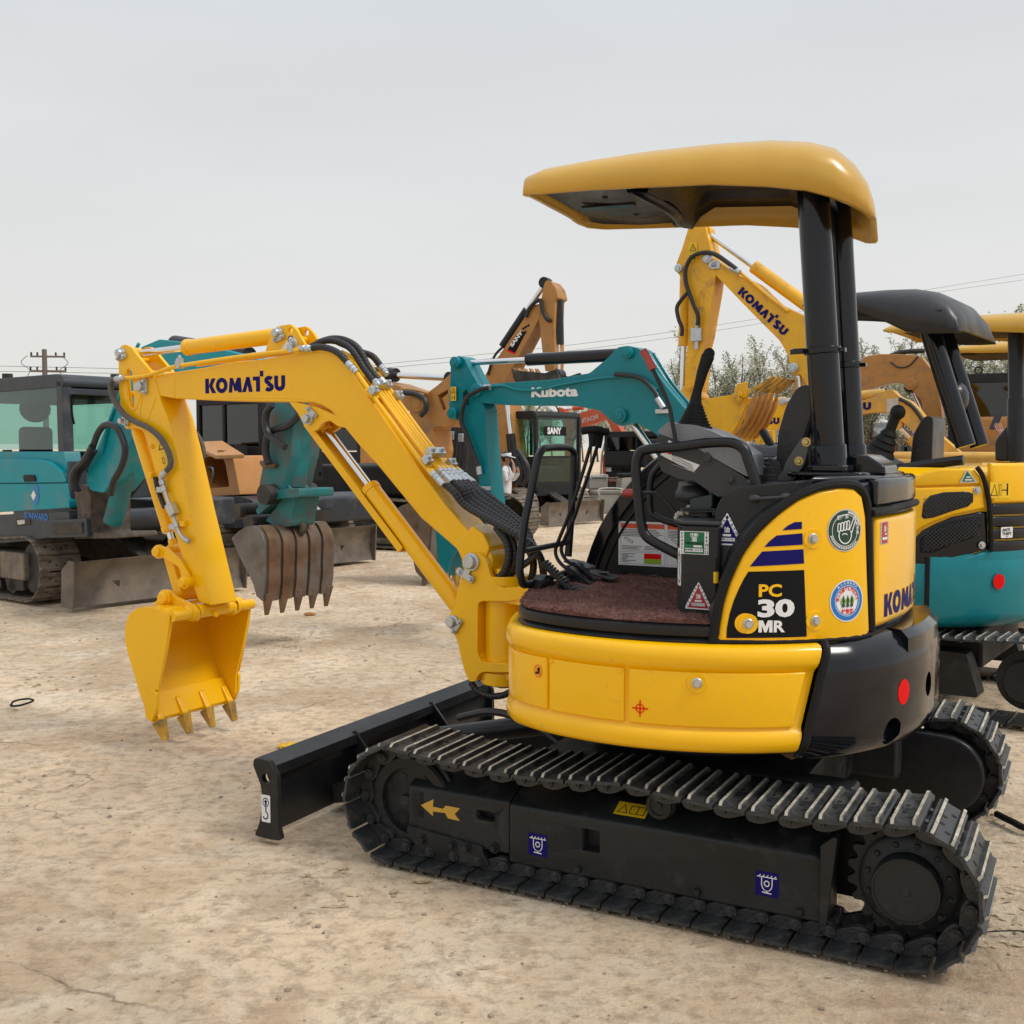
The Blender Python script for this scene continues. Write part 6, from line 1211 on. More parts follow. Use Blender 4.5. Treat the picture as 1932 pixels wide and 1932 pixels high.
def kpanel(name, P, m, thick=.03, rnd=.014, off=0): return panel(name, [KF.c(*kz(*p), KU) for p in P], KU, m, KB, thick=thick, rnd=rnd, off=off, seg=.06)
# the hood: teal rear rises in a wedge under black and yellow panels
poly = [(1365, 700), (1440, 640), (1560, 590), (1720, 545), (1932, 520)]
pt = [KF.c(*kz(*p), KU) for p in poly] + [(R(186), KF.c(*kz(1932, 520), KU)[1]), (R(186), .80), (KF.c(*kz(1365, 900), KU)[0], .80)]
panel('teal_rear_panel', pt, KU, M['teal'], KB, thick=.04, rnd=.02, off=.006)
kpanel('black_side_panel', [(1272, 700), (1270, 560), (1290, 480), (1340, 430), (1420, 390), (1520, 350), (1690, 318), (1722, 320), (1726, 540), (1560, 582), (1440, 632), (1365, 695)], M['black'], off=.0)
kpanel('yellow_side_panel', [(1268, 470), (1260, 300), (1255, 180), (1690, 166), (1706, 300), (1520, 338), (1400, 380), (1320, 420)], M['yellow'], off=.004)
kpanel('hood_top_panel', [(1255, 172), (1300, 120), (1360, 85), (1440, 66), (1640, 66), (1676, 110), (1688, 158)], M['yellow'], off=.002)
kpanel('grille_frame', [(1330, 350), (1340, 270), (1380, 225), (1460, 205), (1600, 200), (1632, 215), (1632, 262), (1600, 290), (1500, 320), (1400, 355), (1345, 362)], M['black'], thick=.03, rnd=.006, off=.008)
kpanel('lower_grille', [(1320, 560), (1320, 480), (1380, 420), (1500, 372), (1620, 345), (1680, 350), (1676, 430), (1640, 470), (1520, 510), (1400, 560)], M['rubber'], thick=.03, rnd=.006, off=.006)
mb = MB(); 
for (x0, y0, x1, y1, inn) in ((1336, 215, 1630, 352, lambda x, y: y > 215 + max(0, 1400 - x) * .5 and y < 352 - (x - 1380) * .33), (1330, 360, 1672, 550, lambda x, y: y > 420 - (x - 1380) * .26 and y < 548 - (x - 1400) * .33)):
    for k in range(-14, 26):
        for sg in (1, -1):
            L = []; 
            for j in range(12):
                y = y0 + (y1 - y0) * j / 11; x = x0 + k * 24 + sg * (y - y0) * 1.1
                if x0 < x < x1 and inn(x, y): p, z = KF.c(*kz(x, y), KU); r = KU(p) + .011; L.append((r * math.cos(p), r * math.sin(p), z))
            if len(L) > 1: mb.tube(L, .0022, 4, 1)
obj('grille_mesh', mb, M['dgrey'], KB, kind='stuff', flat=True)
g2 = KF.c(*kz(1722, 300), KU)[0]; zt = KF.c(*kz(1800, 270), KU)[1]; zl = KF.c(*kz(1800, 560), KU)[1]
panel('rear_hood', [(g2 + .02, zt), (R(188), zt), (R(188), zt + .22), (g2 - .0, zt + .22)], KU, M['yellow'], KB, thick=.03, rnd=.02, off=.012)
for k in range(4):
    z0_ = zl + (zt - zl) * k / 4; panel('louvre', [(g2 + .02, z0_ + .006), (R(188), z0_ + .006), (R(188), z0_ + (zt - zl) / 4 - .004), (g2 + .02, z0_ + (zt - zl) / 4 - .004)], KU, M['black'], KB, thick=.03, rnd=.012, off=.010)
obj('rubber_strip', MB().tube([((KU(q) + .012) * math.cos(q), (KU(q) + .012) * math.sin(q), z) for q, z in [KF.c(*kz(*p), KU) for p in [(1650, 60), (1682, 110), (1708, 200), (1722, 300), (1730, 420), (1732, 545)]]], .014, 8), M['rubber'], KB)
mb = MB(); tp = KF.c(*kz(1500, 66), KU)[1]
rings = []
for i in range(30):
    ph = R(104 + 152 * i / 29); r = KU(ph) - .018; rings.append([(rr * math.cos(ph), rr * math.sin(ph), z) for rr, z in ((.3, .85), (r, .85), (r, tp - .04), (r - .05, tp + .0), (.3, tp + .005))])
mb.loft(rings); obj('engine_housing', mb, M['yellow'], KB, ang=40)
part('platform_floor', MB().prism([((KR(R(a)) - .05) * math.cos(R(a)), (KR(R(a)) - .05) * math.sin(R(a))) for a in range(-110, 111, 10)], .85, .90, fn=lambda a, b, t: (a, b, t)), M['black_sat'], KB)
kfn = lambda cu, cv: (lambda p0, z0: (lambda a, b, h: ((KU(p0 + a / .84) + .0135 + h) * math.cos(p0 + a / .84), (KU(p0 + a / .84) + .0135 + h) * math.sin(p0 + a / .84), z0 + b)))(*KF.c(*kz(cu, cv), KU))
pr = Print(kfn(1765, 725)); pr.h = .014; pr.ell(0, 0, .036, .042, M['redp'], 28); pr.done('red_reflector', KB)
pr = Print(kfn(1820, 440)); pr.poly(rnd_corners([(-.04, -.03), (.04, -.03), (.04, .03), (-.04, .03)], .006, 2), M['white']); pr.up(); pr.text('ANTI', -.005, .013, .024, M['pblack'], .03); pr.text('THEFT', 0, -.008, .022, M['pblack'], .03); pr.text('00000', 0, -.023, .008, M['pblack']); pr.done('anti_theft_sticker', KB)
pr = Print(kfn(1765, 192)); pr.rect(-.045, -.045, .005, .045, M['yel_st']); pr.rect(.008, -.045, .085, .045, M['yel_st'], 3); pr.up(); pr.stroke([(-.038, -.03), (.0, -.03), (-.018, .03)], .004, M['pblack'], True); pr.rect(.060, -.03, .070, .02, M['pblack']); pr.ell(.065, .028, .006, .008, M['pblack'], 8); pr.rect(.03, -.004, .06, .002, M['pblack']); pr.stroke([(.014, -.03), (.024, -.03), (.024, .03), (.014, .03)], .002, M['pblack'], True); pr.done('warning_sticker', KB)
pr = Print(lambda a, b, h: kfn(1602, 115)(a, b * .9, h - .006)); pr.poly([(-.048, -.036), (.052, -.036), (-.01, .048)], M['dwhite']); pr.up(); pr.poly([(-.034, -.028), (.034, -.028), (-.008, .034)], M['green']); pr.up(); pr.rect(-.02, -.022, .02, -.014, M['white']); pr.rect(-.012, -.006, .010, .001, M['white']); pr.done('triangle_sticker', KB)
for p in ((1652, 194), (1680, 515)):
    a, z = KF.c(*kz(*p), KU); n = Vector((math.cos(a), math.sin(a), 0)); q = n * (KU(a) + .006); q.z = z; mb = MB(); bolt(mb, q, n, .014, .016); obj('cover_bolt', mb, M['steel'], KB)
# canopy, posts
kc_ = sub(KB, 'canopy')
def topc(P, y): return [KF.y(u, v, y) for u, v in P]
mb = MB(); rings = []
for x, zb, zt_ in ((.46, 2.33, 2.34), (.44, 2.32, 2.38), (.4, 2.32, 2.40), (.3, 2.31, 2.405), (.15, 2.29, 2.41), (0, 2.22, 2.415), (-.15, 2.14, 2.41), (-.26, 2.125, 2.385), (-.36, 2.12, 2.33), (-.42, 2.12, 2.25), (-.45, 2.12, 2.14)):
    rings.append([(x, .08 + .45 * math.copysign(abs(math.cos(a)) ** .5, math.cos(a)), zb + (zt_ - zb) * abs(math.sin(a)) ** .5) for a in [math.pi * k / 20 for k in range(21)]])
V = [p for r in rings for p in r]; mb.add(V, [(i * 21 + k, i * 21 + k + 1, i * 21 + k + 22, i * 21 + k + 21) for i in range(10) for k in range(20)]); o = obj('canopy_roof', mb, mat('battered_black_canopy', (.022, .023, .027), .38, var=.2, bump=.35, bscale=8), kc_, ang=70); md = o.modifiers.new('t', 'SOLIDIFY'); md.thickness = .02
P0, P1 = Vector(KF.y(1752, 632, .32)), Vector(KF.y(1822, 842, .32))
for y in (.32, -.02): obj('canopy_post', MB().cyl((P0.x, y, P0.z + .04), (P1.x, y, P1.z), .055, n=24), M['black'], kc_)
part('access_plate', MB().box((-.30, .505, 2.21), (.09, .03, .09)), M['black_sat'], kc_, .004)
part('seat_back', MB().prism(rnd_corners(KF.xz([(1716, 885), (1722, 820), (1742, 785), (1760, 785), (1758, 885)], .2), .03, 4), -.08, .20), M['seat'], KB, .03, seg=3); mb = MB().ball(KF.y(1805, 752, .1), (.07, .1, .10)); obj('head_rest', mb, M['seat'], KB)
a, b = KF.y(1684, 803, .42), KF.y(1660, 855, .42); mb = MB().lathe([(.09, 0), (.07, .03), (.075, .04), (.06, .07), (.065, .08), (.045, .11), (.05, .12), (.03, .15)], b, Vector(a) - Vector(b), 20); obj('lever_boot', mb, M['rubber'], KB)
mb = MB().tube([KF.y(1672, 830, .42), KF.y(1684, 800, .42), KF.y(1692, 780, .42)], .03, 12); mb.ball(KF.y(1694, 778, .42), .045); obj('control_lever', mb, M['rubber'], KB)
mb = MB().tube(topc([(1660, 892), (1740, 878), (1818, 868)], .55), .028, 10); obj('side_rail', mb, M['black_sat'], KB); part('console', MB().prism(rnd_corners(KF.xz([(1612, 855), (1640, 848), (1690, 875), (1700, 905), (1620, 905)], .5), .01, 3), .3, .5), M['dgrey'], KB, .01)
# boom and arm
def zK(x, y): return (766.7 + x * .1819, 511.1 + y * .1819)
KA = sub(KB, 'boom'); yk = .09
fpart('boom_beam', KA, KF, [(903, 735), (927, 724), (1040, 716), (1112, 704), (1150, 672), (1165, 655), (1185, 652), (1207, 658), (1228, 690), (1262, 735), (1296, 775), (1400, 900), (1440, 990), (1400, 1000), (1360, 960), (1262, 850), (1236, 818), (1215, 806), (1198, 797), (1188, 800), (1172, 805), (1156, 797), (1130, 774), (1080, 765), (1021, 765), (948, 764), (905, 760), (898, 748)], yk, M['teal'], .02, .012)
for u, v, r in ((1173, 784, .05), (1187, 666, .04), (902, 736, .05)): fpin(KA, KF, u, v, yk, r, M['teal'])
wm(KF, KA, 1003, 750, 1091, 748, 1003, 731, yk + .002, M['white'], 'Kubota', bold=.05)
KArm = sub(KB, 'arm')
fpart('arm_beam', KArm, KF, [(850, 684), (854, 675), (866, 671), (876, 676), (890, 704), (904, 728), (902, 745), (908, 757), (914, 770), (920, 862), (930, 955), (926, 985), (914, 985), (905, 922), (898, 857), (883, 817), (865, 793), (852, 791), (846, 780), (849, 729)], yk - .005, M['teal'], .015, .012, hole=[(873, 740), (880, 735), (886, 745), (884, 765), (873, 765)])
for u, v, r in ((861, 684, .045), (856, 780, .045)): fpin(KArm, KF, u, v, yk + .01, r, M['teal'])
fsticker(KF, KArm, 856, 743, yk + .012, .055)
Kx = lambda u, v: (KF.y(u, v, yk)[0], KF.y(u, v, yk)[2])
t = cyl2(KB, Kx(861, 684), Kx(1187, 666), .047, .022, .40, M['black'], name='arm_cylinder'); cyl2(KB, Kx(1173, 784), Kx(1330, 1010), .05, .026, .45, M['black_sat'], name='boom_cylinder')
hoses(KA, KF, [(924, 731), (905, 735), (880, 752), (870, 790), (880, 820), (893, 855), (903, 880)], yk + .04, .018); hoses(KA, KF, [(925, 729), (950, 728), (975, 735), (1010, 736), (1060, 726), (1110, 717), (1150, 712), (1200, 712), (1240, 735)], yk + .012, .010, 'steel_pipe', M['teal'])
for k in range(3): hoses(KA, KF, [(1215 + 9 * k, 672 - 3 * k), (1250 + 9 * k, 722), (1285 + 9 * k, 765)], yk - .03 - .04 * k, .012, 'steel_pipe', M['teal'])
for p, q_ in (((914, 731), (926, 731)), ((903, 880), (905, 895)), ((1240, 752), (1252, 770))): e, f = Vector(KF.y(*p, yk + .03)), Vector(KF.y(*q_, yk + .03)); obj('hose_fitting', MB().cyl(e, f, .023, n=12), M['steel'], KA)
hoses(KA, KF, [(1160, 706), (1205, 712), (1232, 735), (1244, 755)], yk + .03, .016)
for p in ((1251, 776), (890 + 24, 921)): c = KF.y(*p, yk + .02); part('hose_clamp', MB().box(c, (.11, .03, .03)), M['steel'], KA, .004)
a = KF.y(928, 975, 0); bucket(KB, None, a[0], a[2] - .02, .95, .26, .3, M['teal'], M['tooth'], 4)

# ---------------- third canopy machine with the raised boom
TF = Fr(4.05, 9.55, 147); TM = empty('mini_excavator', TF, 'yellow canopy excavator with its boom raised high, partly hidden behind the nearest canopy posts', 'excavator')
for s in (1, -1): belt(TM, s * .68, .32, 1.0, -.9, .26, .24, M['track'], None, M['frame_blk'])
part('lower_frame', MB().box((0, 0, .45), (1.2, 1.0, .25)), M['frame_blk'], TM, .02); ring_body('skirt', [(-.3, .60), (-.03, .61), (0, .66), (0, .95), (-.03, .99), (-.3, 1.0)], lambda p: .88, lambda z: 0, lambda z: 2 * math.pi, 50, M['yellow2'], TM)
mb = MB(); rings = []
for i in range(30):
    ph = R(100 + 160 * i / 29); rings.append([(rr * math.cos(ph), rr * math.sin(ph), z) for rr, z in ((.3, .98), (.85, .98), (.85, 1.28), (.80, 1.34), (.3, 1.36))])
mb.loft(rings); obj('engine_housing', mb, M['yellow'], TM, ang=50)
tcn = sub(TM, 'canopy'); z0 = TF.y(1915, 640, .3)[2]
canopy(tcn, [(x, -.45, .62, zr, zt) for x, zr, zt in ((.70, z0 + .10, z0 + .115), (.66, z0 + .08, z0 + .16), (.4, z0 + .07, z0 + .19), (0, z0 + .06, z0 + .21), (-.4, z0 + .02, z0 + .21), (-.6, z0 - .05, z0 + .17), (-.72, z0 - .1, z0 + .05), (-.74, z0 - .11, z0 - .08))], M['canopy_yellow'], None)
part('roof_lining', MB().box((.0, .08, z0 + .085), (1.1, .9, .02)), M['pblack'], tcn, .005)
P0 = TF.y(1915, 640, .32); P1 = TF.y(1918, 870, .30)
for y in (.30, -.05): obj('canopy_post', MB().lathe([(.07, 0), (.07, .5), (.06, .52), (.06, P0[2] + .06 - P1[2])], (P1[0], y, P1[2]), (P0[0] - P1[0], 0, P0[2] - P1[2] + .06), 24), M['black_sat'], tcn)
part('operator_seat', MB().prism(rnd_corners(TF.xz([(1880, 870), (1880, 830), (1905, 800), (1925, 800), (1925, 870)], .2), .03, 3), -.15, .28), M['seat'], TM, .03)
TB_ = sub(TM, 'boom'); yt = .11
def zT(x, y): return (1265 + x * .2215, 434.5 + y * .2215)
fpart('boom_beam', TB_, TF, [zT(300, 235), zT(350, 235), zT(400, 258), zT(560, 372), zT(730, 450), zT(905, 622), zT(1150, 735), zT(1215, 770), (1548, 625), (1575, 660), (1600, 720), (1625, 880), (1600, 950), (1560, 945), (1555, 880), (1545, 800), (1530, 750), (1520, 722), (1510, 706), (1500, 706), (1491, 698), (1489, 683), (1486, 669), zT(930, 940), zT(700, 710), zT(440, 440), zT(385, 385), zT(310, 310)], yt, M['yellow2'], .02, .012)
wm(TF, TB_, zT(570, 535)[0], zT(570, 535)[1], zT(965, 905)[0], zT(965, 905)[1], zT(608, 472)[0], zT(608, 472)[1], yt + .002, M['blue'], '', kom=True)
for p, r in ((zT(320, 240), .05), (zT(1055, 1172), .045)): fpin(TB_, TF, *p, yt, r, M['steel'])
for p in (zT(365, 290), zT(385, 298)): c = TF.y(*p, yt + .01); part('pin_plate', MB().box(c, (.09, .03, .07)), M['steel'], TB_, .006)
TA = sub(TM, 'arm')
fpart('arm_beam', TA, TF, [(1300, 425), (1330, 425), zT(350, 190), zT(385, 370), zT(370, 500), zT(300, 900), zT(262, 1050), (1322, 700), (1313, 770), (1296, 770), (1292, 722), zT(150, 900), zT(155, 470), zT(75, 382), zT(47, 350), zT(50, 280), zT(100, 150)], yt + .005, M['yellow2'], .015, .012)
for p, r in ((zT(75, 325), .04),): fpin(TA, TF, *p, yt + .01, r, M['steel'])
fsticker(TF, TA, *zT(192, 185), yt + .01, .09)
for P in ([zT(265, 840), zT(250, 560), zT(270, 520), zT(290, 560), zT(280, 650)], [zT(215, 1080), zT(185, 1080), zT(180, 1160), zT(205, 1170)]): hoses(TA, TF, P, yt + .006, .006, 'stiffener_rib', M['yellow2'])
Tx = lambda u, v: (TF.y(u, v, yt)[0], TF.y(u, v, yt)[2])
cyl2(TM, Tx(1325, 435), Tx(1545, 595), .062, .030, .42, M['yellow2'], name='arm_cylinder'); cyl2(TM, Tx(1300 - 22, 770), Tx(1285, 505), .055, .028, .45, M['yellow2'], y=0, name='bucket_cylinder'); cyl2(TM, Tx(*zT(1060, 1180)), Tx(1512, 900), .06, .03, .45, M['yellow2'], name='boom_cylinder')
hoses(TB_, TF, [zT(560, 330), zT(480, 270), zT(380, 205), zT(280, 190), zT(180, 230), zT(130, 330), zT(130, 430), zT(155, 520), zT(200, 640), zT(235, 730), zT(230, 810)], yt + .06, .022); hoses(TB_, TF, [zT(155, 520), zT(95, 590), zT(55, 660), zT(70, 760), zT(98, 830), zT(95, 900)], yt + .06, .02); hoses(TB_, TF, [zT(560, 330), zT(620, 380), zT(700, 450), zT(830, 560), zT(1000, 690)], yt + .02, .014, 'steel_pipe', M['yellow2'])
c = TF.y(*zT(222, 890), yt + .03); part('valve_block', MB().box(c, (.11, .06, .13)), M['steel'], TA, .01); c = TF.y(*zT(222, 960), yt + .03); obj('hose_fitting', MB().cyl((c[0], c[1], c[2] - .06), (c[0], c[1], c[2] + .22), .02, n=10), M['steel'], TA)
e, f = Vector(TF.y(*zT(510, 318), yt + .05)), Vector(TF.y(*zT(590, 360), yt + .05)); obj('hose_fitting', MB().cyl(e, f, .028, n=12), M['steel'], TB_)
# curled bucket
def z5(x, y): return (1245.9 + x * .1984, 638.9 + y * .1984)
bk2 = sub(TM, 'bucket'); ck = [z5(*p) for p in [(350, 600), (480, 565), (700, 530), (830, 478), (860, 480), (800, 630), (810, 650), (760, 770), (700, 880), (640, 940), (600, 950), (520, 910), (440, 830), (380, 740)]]
for y in (.33, -.33): s = 1 if y > 0 else -1; part('cheek_plate', MB().prism(TF.xz(ck, .33), y, y - s * .02), M['yellow2'], bk2, .005)
bkp = TF.xz([z5(*p) for p in [(800, 632), (800, 700), (760, 775), (700, 880), (640, 942), (600, 955), (520, 915), (440, 835), (370, 740), (340, 610)]], .33)
part('bucket_shell', shell_mb(bkp, .31, .02), M['yellow2'], bk2, 0, ang=50)
for k in range(5):
    y = .29 - .145 * k; P = TF.xz([z5(850, 480), z5(895, 500), z5(1080, 362), (z5(1065, 350)), z5(950, 420)], .33); part('bucket_tooth', MB().prism(P, y - .03, y + .03), M['tooth'], bk2, .006)
    P = TF.xz([z5(900, 500), z5(880, 640), z5(800, 820), z5(690, 940), z5(620, 962), z5(690, 920), z5(785, 800), z5(830, 650)], .33); part('wear_strip', MB().prism(P, y - .035, y + .035), M['caramel'], bk2, .004)
part('side_cutter', MB().prism(TF.xz([z5(735, 430), z5(840, 410), z5(820, 560), z5(700, 590), (z5(700, 540))], .33), .33, .36), M['yellow2'], bk2, .008)
for p in ((720, 545), (760, 530), (740, 572)): c = TF.y(*z5(*p), .36); mb = MB(); bolt(mb, (c[0], .36, c[2]), (0, 1, 0), .025, .02); obj('bolt', mb, M['yellow2'], bk2)
part('bucket_ear', MB().prism(TF.xz([z5(280, 400), z5(320, 440), z5(400, 560), z5(350, 650), z5(230, 620), z5(170, 500)], .1), -.1, .1), M['yellow2'], bk2, .02); fpin(bk2, TF, *z5(290, 447), .12, .05, M['yellow2'])

# ---------------- fourth canopy machine
QF = Fr(5.75, 12.4, 147); QM = empty('mini_excavator', QF, 'yellow roofed excavator farthest right, only its flat canopy and post showing', 'excavator')
for s in (1, -1): belt(QM, s * .68, .32, 1.0, -.9, .26, .24, M['track'], None, M['frame_blk'])
part('lower_frame', MB().box((0, 0, .45), (1.2, 1.0, .25)), M['frame_blk'], QM, .02); part('engine_housing', MB().cyl((0, 0, .62), (0, 0, 1.30), .85, n=40), M['yellow2'], QM, .04)
qc = sub(QM, 'canopy'); z0 = QF.y(1845, 668, .6)[2]
canopy(qc, [(x, -.5, .62, z0 + zr, z0 + zt) for x, zr, zt in ((.85, .06, .07), (.8, .04, .10), (.4, .01, .14), (0, 0, .15), (-.5, -.02, .15), (-.7, -.06, .1), (-.74, -.07, -.05))], M['canopy_yellow'], None); part('roof_lining', MB().box((.05, .06, z0 + .01), (1.2, 1.0, .02)), M['pblack'], qc, .005)
for y in (.3, -.1): obj('canopy_post', MB().cyl((-.5, y, 1.28), (-.48, y, z0 + .05), .055, n=20), M['black_sat'], qc)

# ---------------- machines farther back on the right
LF = Fr(5.6, 15.4, 150); LM = empty('excavator', LF, 'pale sun-faded yellow excavator with a patched boom, behind the dark canopy', 'excavator')
for s in (1, -1): belt(LM, s * .8, .4, 1.2, -1.1, .35, .32, M['track_mud'], None, M['iron'])
part('engine_housing', MB().box((-.3, 0, 1.05), (1.9, 1.7, .75)), M['yellow3'], LM, .08, seg=3); part('lower_frame', MB().box((0, 0, .55), (1.4, 1.2, .3)), M['iron'], LM, .02)
LB = sub(LM, 'boom')
fpart('boom_beam', LB, LF, [(1545, 775), (1620, 758), (1654, 748), (1662, 741), (1673, 735), (1684, 735), (1696, 748), (1718, 757), (1733, 772), (1764, 812), (1830, 870), (1815, 890), (1748, 835), (1701, 795), (1680, 777), (1640, 779), (1545, 795)], .13, M['yellow3'], .03, .015)
wm(LF, LB, 1530, 775, 1644, 773, 1530, 761, .135, M['blue'], '', kom=True); part('repair_patch', MB().box(LF.y(1684, 765, .135), (.16, .02, .18)), M['dwhite'], LB, .004)
cyl2(LM, (LF.y(1690, 800, .13)[0], LF.y(1690, 800, .13)[2]), (LF.y(1745, 858, .13)[0], LF.y(1745, 858, .13)[2]), .08, .04, .45, M['yellow3'], name='boom_cylinder'); cyl2(LM, (LF.y(1560, 752, .1)[0], LF.y(1560, 752, .1)[2]), (LF.y(1664, 742, .1)[0], LF.y(1664, 742, .1)[2]), .07, .035, .4, M['yellow3'], name='arm_cylinder')
hoses(LB, LF, [(1697, 752), (1722, 768), (1745, 800), (1768, 828)], .15, .025)
LA = sub(LM, 'arm'); fpart('arm_beam', LA, LF, [(1545, 735), (1570, 740), (1560, 860), (1540, 900), (1525, 860)], .13, M['yellow3'], .02, .01)
bucket(LM, None, LF.y(1545, 895, 0)[0], .85, 1.2, .4, .2, M['yellow3'], M['tooth'], 4)
GF = Fr(3.9, 13.2, 150); GM = empty('excavator', GF, 'glossy yellow excavator with a low level boom, behind the raised bucket', 'excavator')
for s in (1, -1): belt(GM, s * .7, .32, 1.0, -.9, .28, .26, M['track'], None, M['frame_blk'])
part('lower_frame', MB().box((0, 0, .5), (1.2, 1.0, .25)), M['frame_blk'], GM, .02); part('engine_housing', MB().cyl((0, 0, .65), (0, 0, 1.35), .85, n=40), M['yellow2'], GM, .04)
GB = sub(GM, 'boom')
fpart('boom_beam', GB, GF, [(1370, 790), (1400, 781), (1440, 774), (1462, 765), (1470, 752), (1486, 750), (1505, 762), (1530, 780), (1585, 860), (1560, 880), (1520, 830), (1500, 812), (1460, 811), (1370, 812)], .11, M['yellow'], .02, .012); wm(GF, GB, 1382, 801, 1471, 800, 1382, 789, .113, M['blue'], '', kom=True)
cyl2(GM, (GF.y(1370, 770, .1)[0], GF.y(1370, 770, .1)[2]), (GF.y(1478, 757, .1)[0], GF.y(1478, 757, .1)[2]), .06, .03, .4, M['yellow'], name='arm_cylinder'); fpin(GB, GF, 1478, 757, .11, .045, M['steel'])
pr = Print(lambda a, b, h: (lambda c: (c[0] - a, c[1] + h, c[2] + b))(GF.y(1490, 765, .115))); pr.poly([(-.05, .08), (.0, .10), (.06, -.06), (.01, -.09)], M['white']); pr.up(); pr.ell(.0, .03, .03, .03, M['pblack'], 14, .7); pr.done('hook_sticker', GB)
hoses(GB, GF, [(1497, 785), (1480, 800), (1474, 830), (1474, 860)], .15, .03)
GA = sub(GM, 'arm'); fpart('arm_beam', GA, GF, [(1372, 765), (1392, 772), (1400, 860), (1385, 930), (1372, 925), (1365, 860)], .12, M['yellow2'], .02, .01)
part('cab_post', MB().prism(GF.xz([(1422, 812), (1458, 812), (1462, 880), (1428, 880)], .6), .5, .6), M['yellow2'], GM, .01); fsticker(GF, GM, 1441, 825, .602, .10)
part('side_cover', MB().prism(GF.xz([(1446, 835), (1496, 835), (1496, 875), (1446, 875)], .72), .6, .72), M['blackout'], GM, .01)
CF = Fr(7.2, 17.6, 152); CM = empty('excavator', CF, 'large caramel orange excavator with a thick boom and black cab at the right', 'excavator')
for s in (1, -1): belt(CM, s * 1.1, .55, 1.6, -1.5, .45, .42, M['track_mud'], None, M['iron'])
part('engine_housing', MB().box((-.9, 0, 1.5), (1.9, 2.3, .95)), M['caramel'], CM, .1, seg=3); part('turntable_deck', MB().box((-.1, 0, .95), (3.4, 2.3, .22)), M['navy_grey'], CM, .04)
CBm = sub(CM, 'boom')
fpart('boom_beam', CBm, CF, [(1500, 735), (1560, 710), (1620, 690), (1626, 677), (1634, 672), (1660, 668), (1701, 668), (1738, 672), (1760, 700), (1775, 760), (1782, 850), (1775, 920), (1745, 920), (1745, 800), (1738, 756), (1718, 733), (1696, 721), (1672, 724), (1620, 739), (1500, 780)], .17, M['caramel'], .04, .02)
fpin(CBm, CF, 1718, 724, .17, .10, M['caramel']); hoses(CBm, CF, [(1600, 700), (1660, 680), (1700, 665), (1745, 662)], .0, .04); hoses(CBm, CF, [(1680, 683), (1695, 693), (1715, 690), (1732, 672)], .19, .012)
cyl2(CM, (CF.y(1718, 730, .1)[0], CF.y(1718, 730, .1)[2]), (CF.y(1775, 860, .1)[0], CF.y(1775, 860, .1)[2]), .10, .05, .5, M['black_sat'], name='boom_cylinder')
CA_ = sub(CM, 'arm'); fpart('arm_beam', CA_, CF, [(1500, 700), (1530, 720), (1528, 850), (1505, 930), (1490, 930), (1488, 800)], .16, M['caramel'], .03, .02); bucket(CM, None, CF.y(1495, 930, 0)[0], 1.0, 1.6, .5, .2, M['iron'], M['iron'], 5)
x0, zt = CF.y(1791, 706, 1.15)[0], CF.y(1791, 706, 1.15)[2]
cab(CM, x0 - 1.9, x0, .15, 1.15, 1.05, 1.45, zt, M['blackout'], glass=M['glass_dark'], seat=False); obj('roof_ring', MB().tube([(x0 - .4 + .05 * math.cos(a), 1.1, zt + .05 + .05 * math.sin(a)) for a in [k * .7 for k in range(9)]], .015, 6, closed=True), M['iron'], CM)

# ---------------- left: bright teal excavator with cab
WF = Fr(-4.91, 11.92, -38); WM = empty('excavator', WF, 'turquoise excavator with a dark glazed cab and muddy blade at the left edge', 'excavator')
MUD = [M['track_mud'], M['track_mud'], M['iron']]
for s in (1, -1):
    make_track(WM, s * .78, .42, 1.12, -1.15, .33, .30, 42, MUD, links=False, sag=.03, hb=.02)
    t = sub(WM, 'track_frame'); part('frame_box', MB().prism(rnd_corners([(1.0, .20), (1.0, .47), (-1.0, .47), (-1.0, .20)], .03, 3), s * .92, s * .66), M['track_mud'], t, .02); part('frame_band', MB().box((.55, s * .925, .335), (.02, .02, .28)), M['track_mud'], t)
    part('idler_guard', MB().prism([(.95, .22), (.95, .10), (.65, .08), (.60, .20)], s * .90, s * .75), M['iron'], t)
    for k in range(6): obj('lower_roller', MB().cyl((.75 - .3 * k, s * .90, .14), (.75 - .3 * k, s * .66, .14), .075, n=18), M['iron'], t)
    obj('track_wheel', MB().cyl((1.12, s * .7, .33), (1.12, s * .86, .33), .25, n=30), M['iron'], t)
part('centre_frame', MB().box((0, 0, .45), (1.6, 1.1, .3)), M['mud'], WM, .05); obj('slewing_ring', MB().cyl((0, 0, .55), (0, 0, .75), .55, n=40), M['blackout'], WM)
blade(WM, 1.88, 1.92, .42, M['blade_grey'], M['iron'])
def wy(P, y): return WF.xz(P, y)
yr = -.95
def zW(x, y): return (x * .1984, 670.9 + y * .1984)
def zV(x, y): return (x * .1984, 894.5 + y * .1984)
part('front_skirt', MB().prism(rnd_corners(wy([(-60, 975), (0, 971), (129, 965), (132, 985), (125, 1008), (60, 1020), (-60, 1030)], yr), .03, 3), yr, .35), M['navy_grey'], WM, .03, seg=3)
x1 = WF.y(129, 970, yr)[0]; zs0, zs1 = WF.y(129, 1008, yr)[2], WF.y(129, 962, yr)[2]
part('left_skirt', MB().prism(rnd_corners([(x1 + .02, .10), (x1 + .02, .95), (x1 - .6, 1.0), (-1.2, 1.0), (-1.2, .1)], .15, 5), zs0, zs1 + .05, fn=lambda a, b, t: (a, b, t)), M['navy_grey'], WM, .03, seg=3)
part('side_door', MB().prism(rnd_corners(wy([(-60, 914), (125, 912), (131, 958), (-60, 970)], yr), .02, 3), yr, yr + .08), M['teal2'], WM, .015, seg=3)
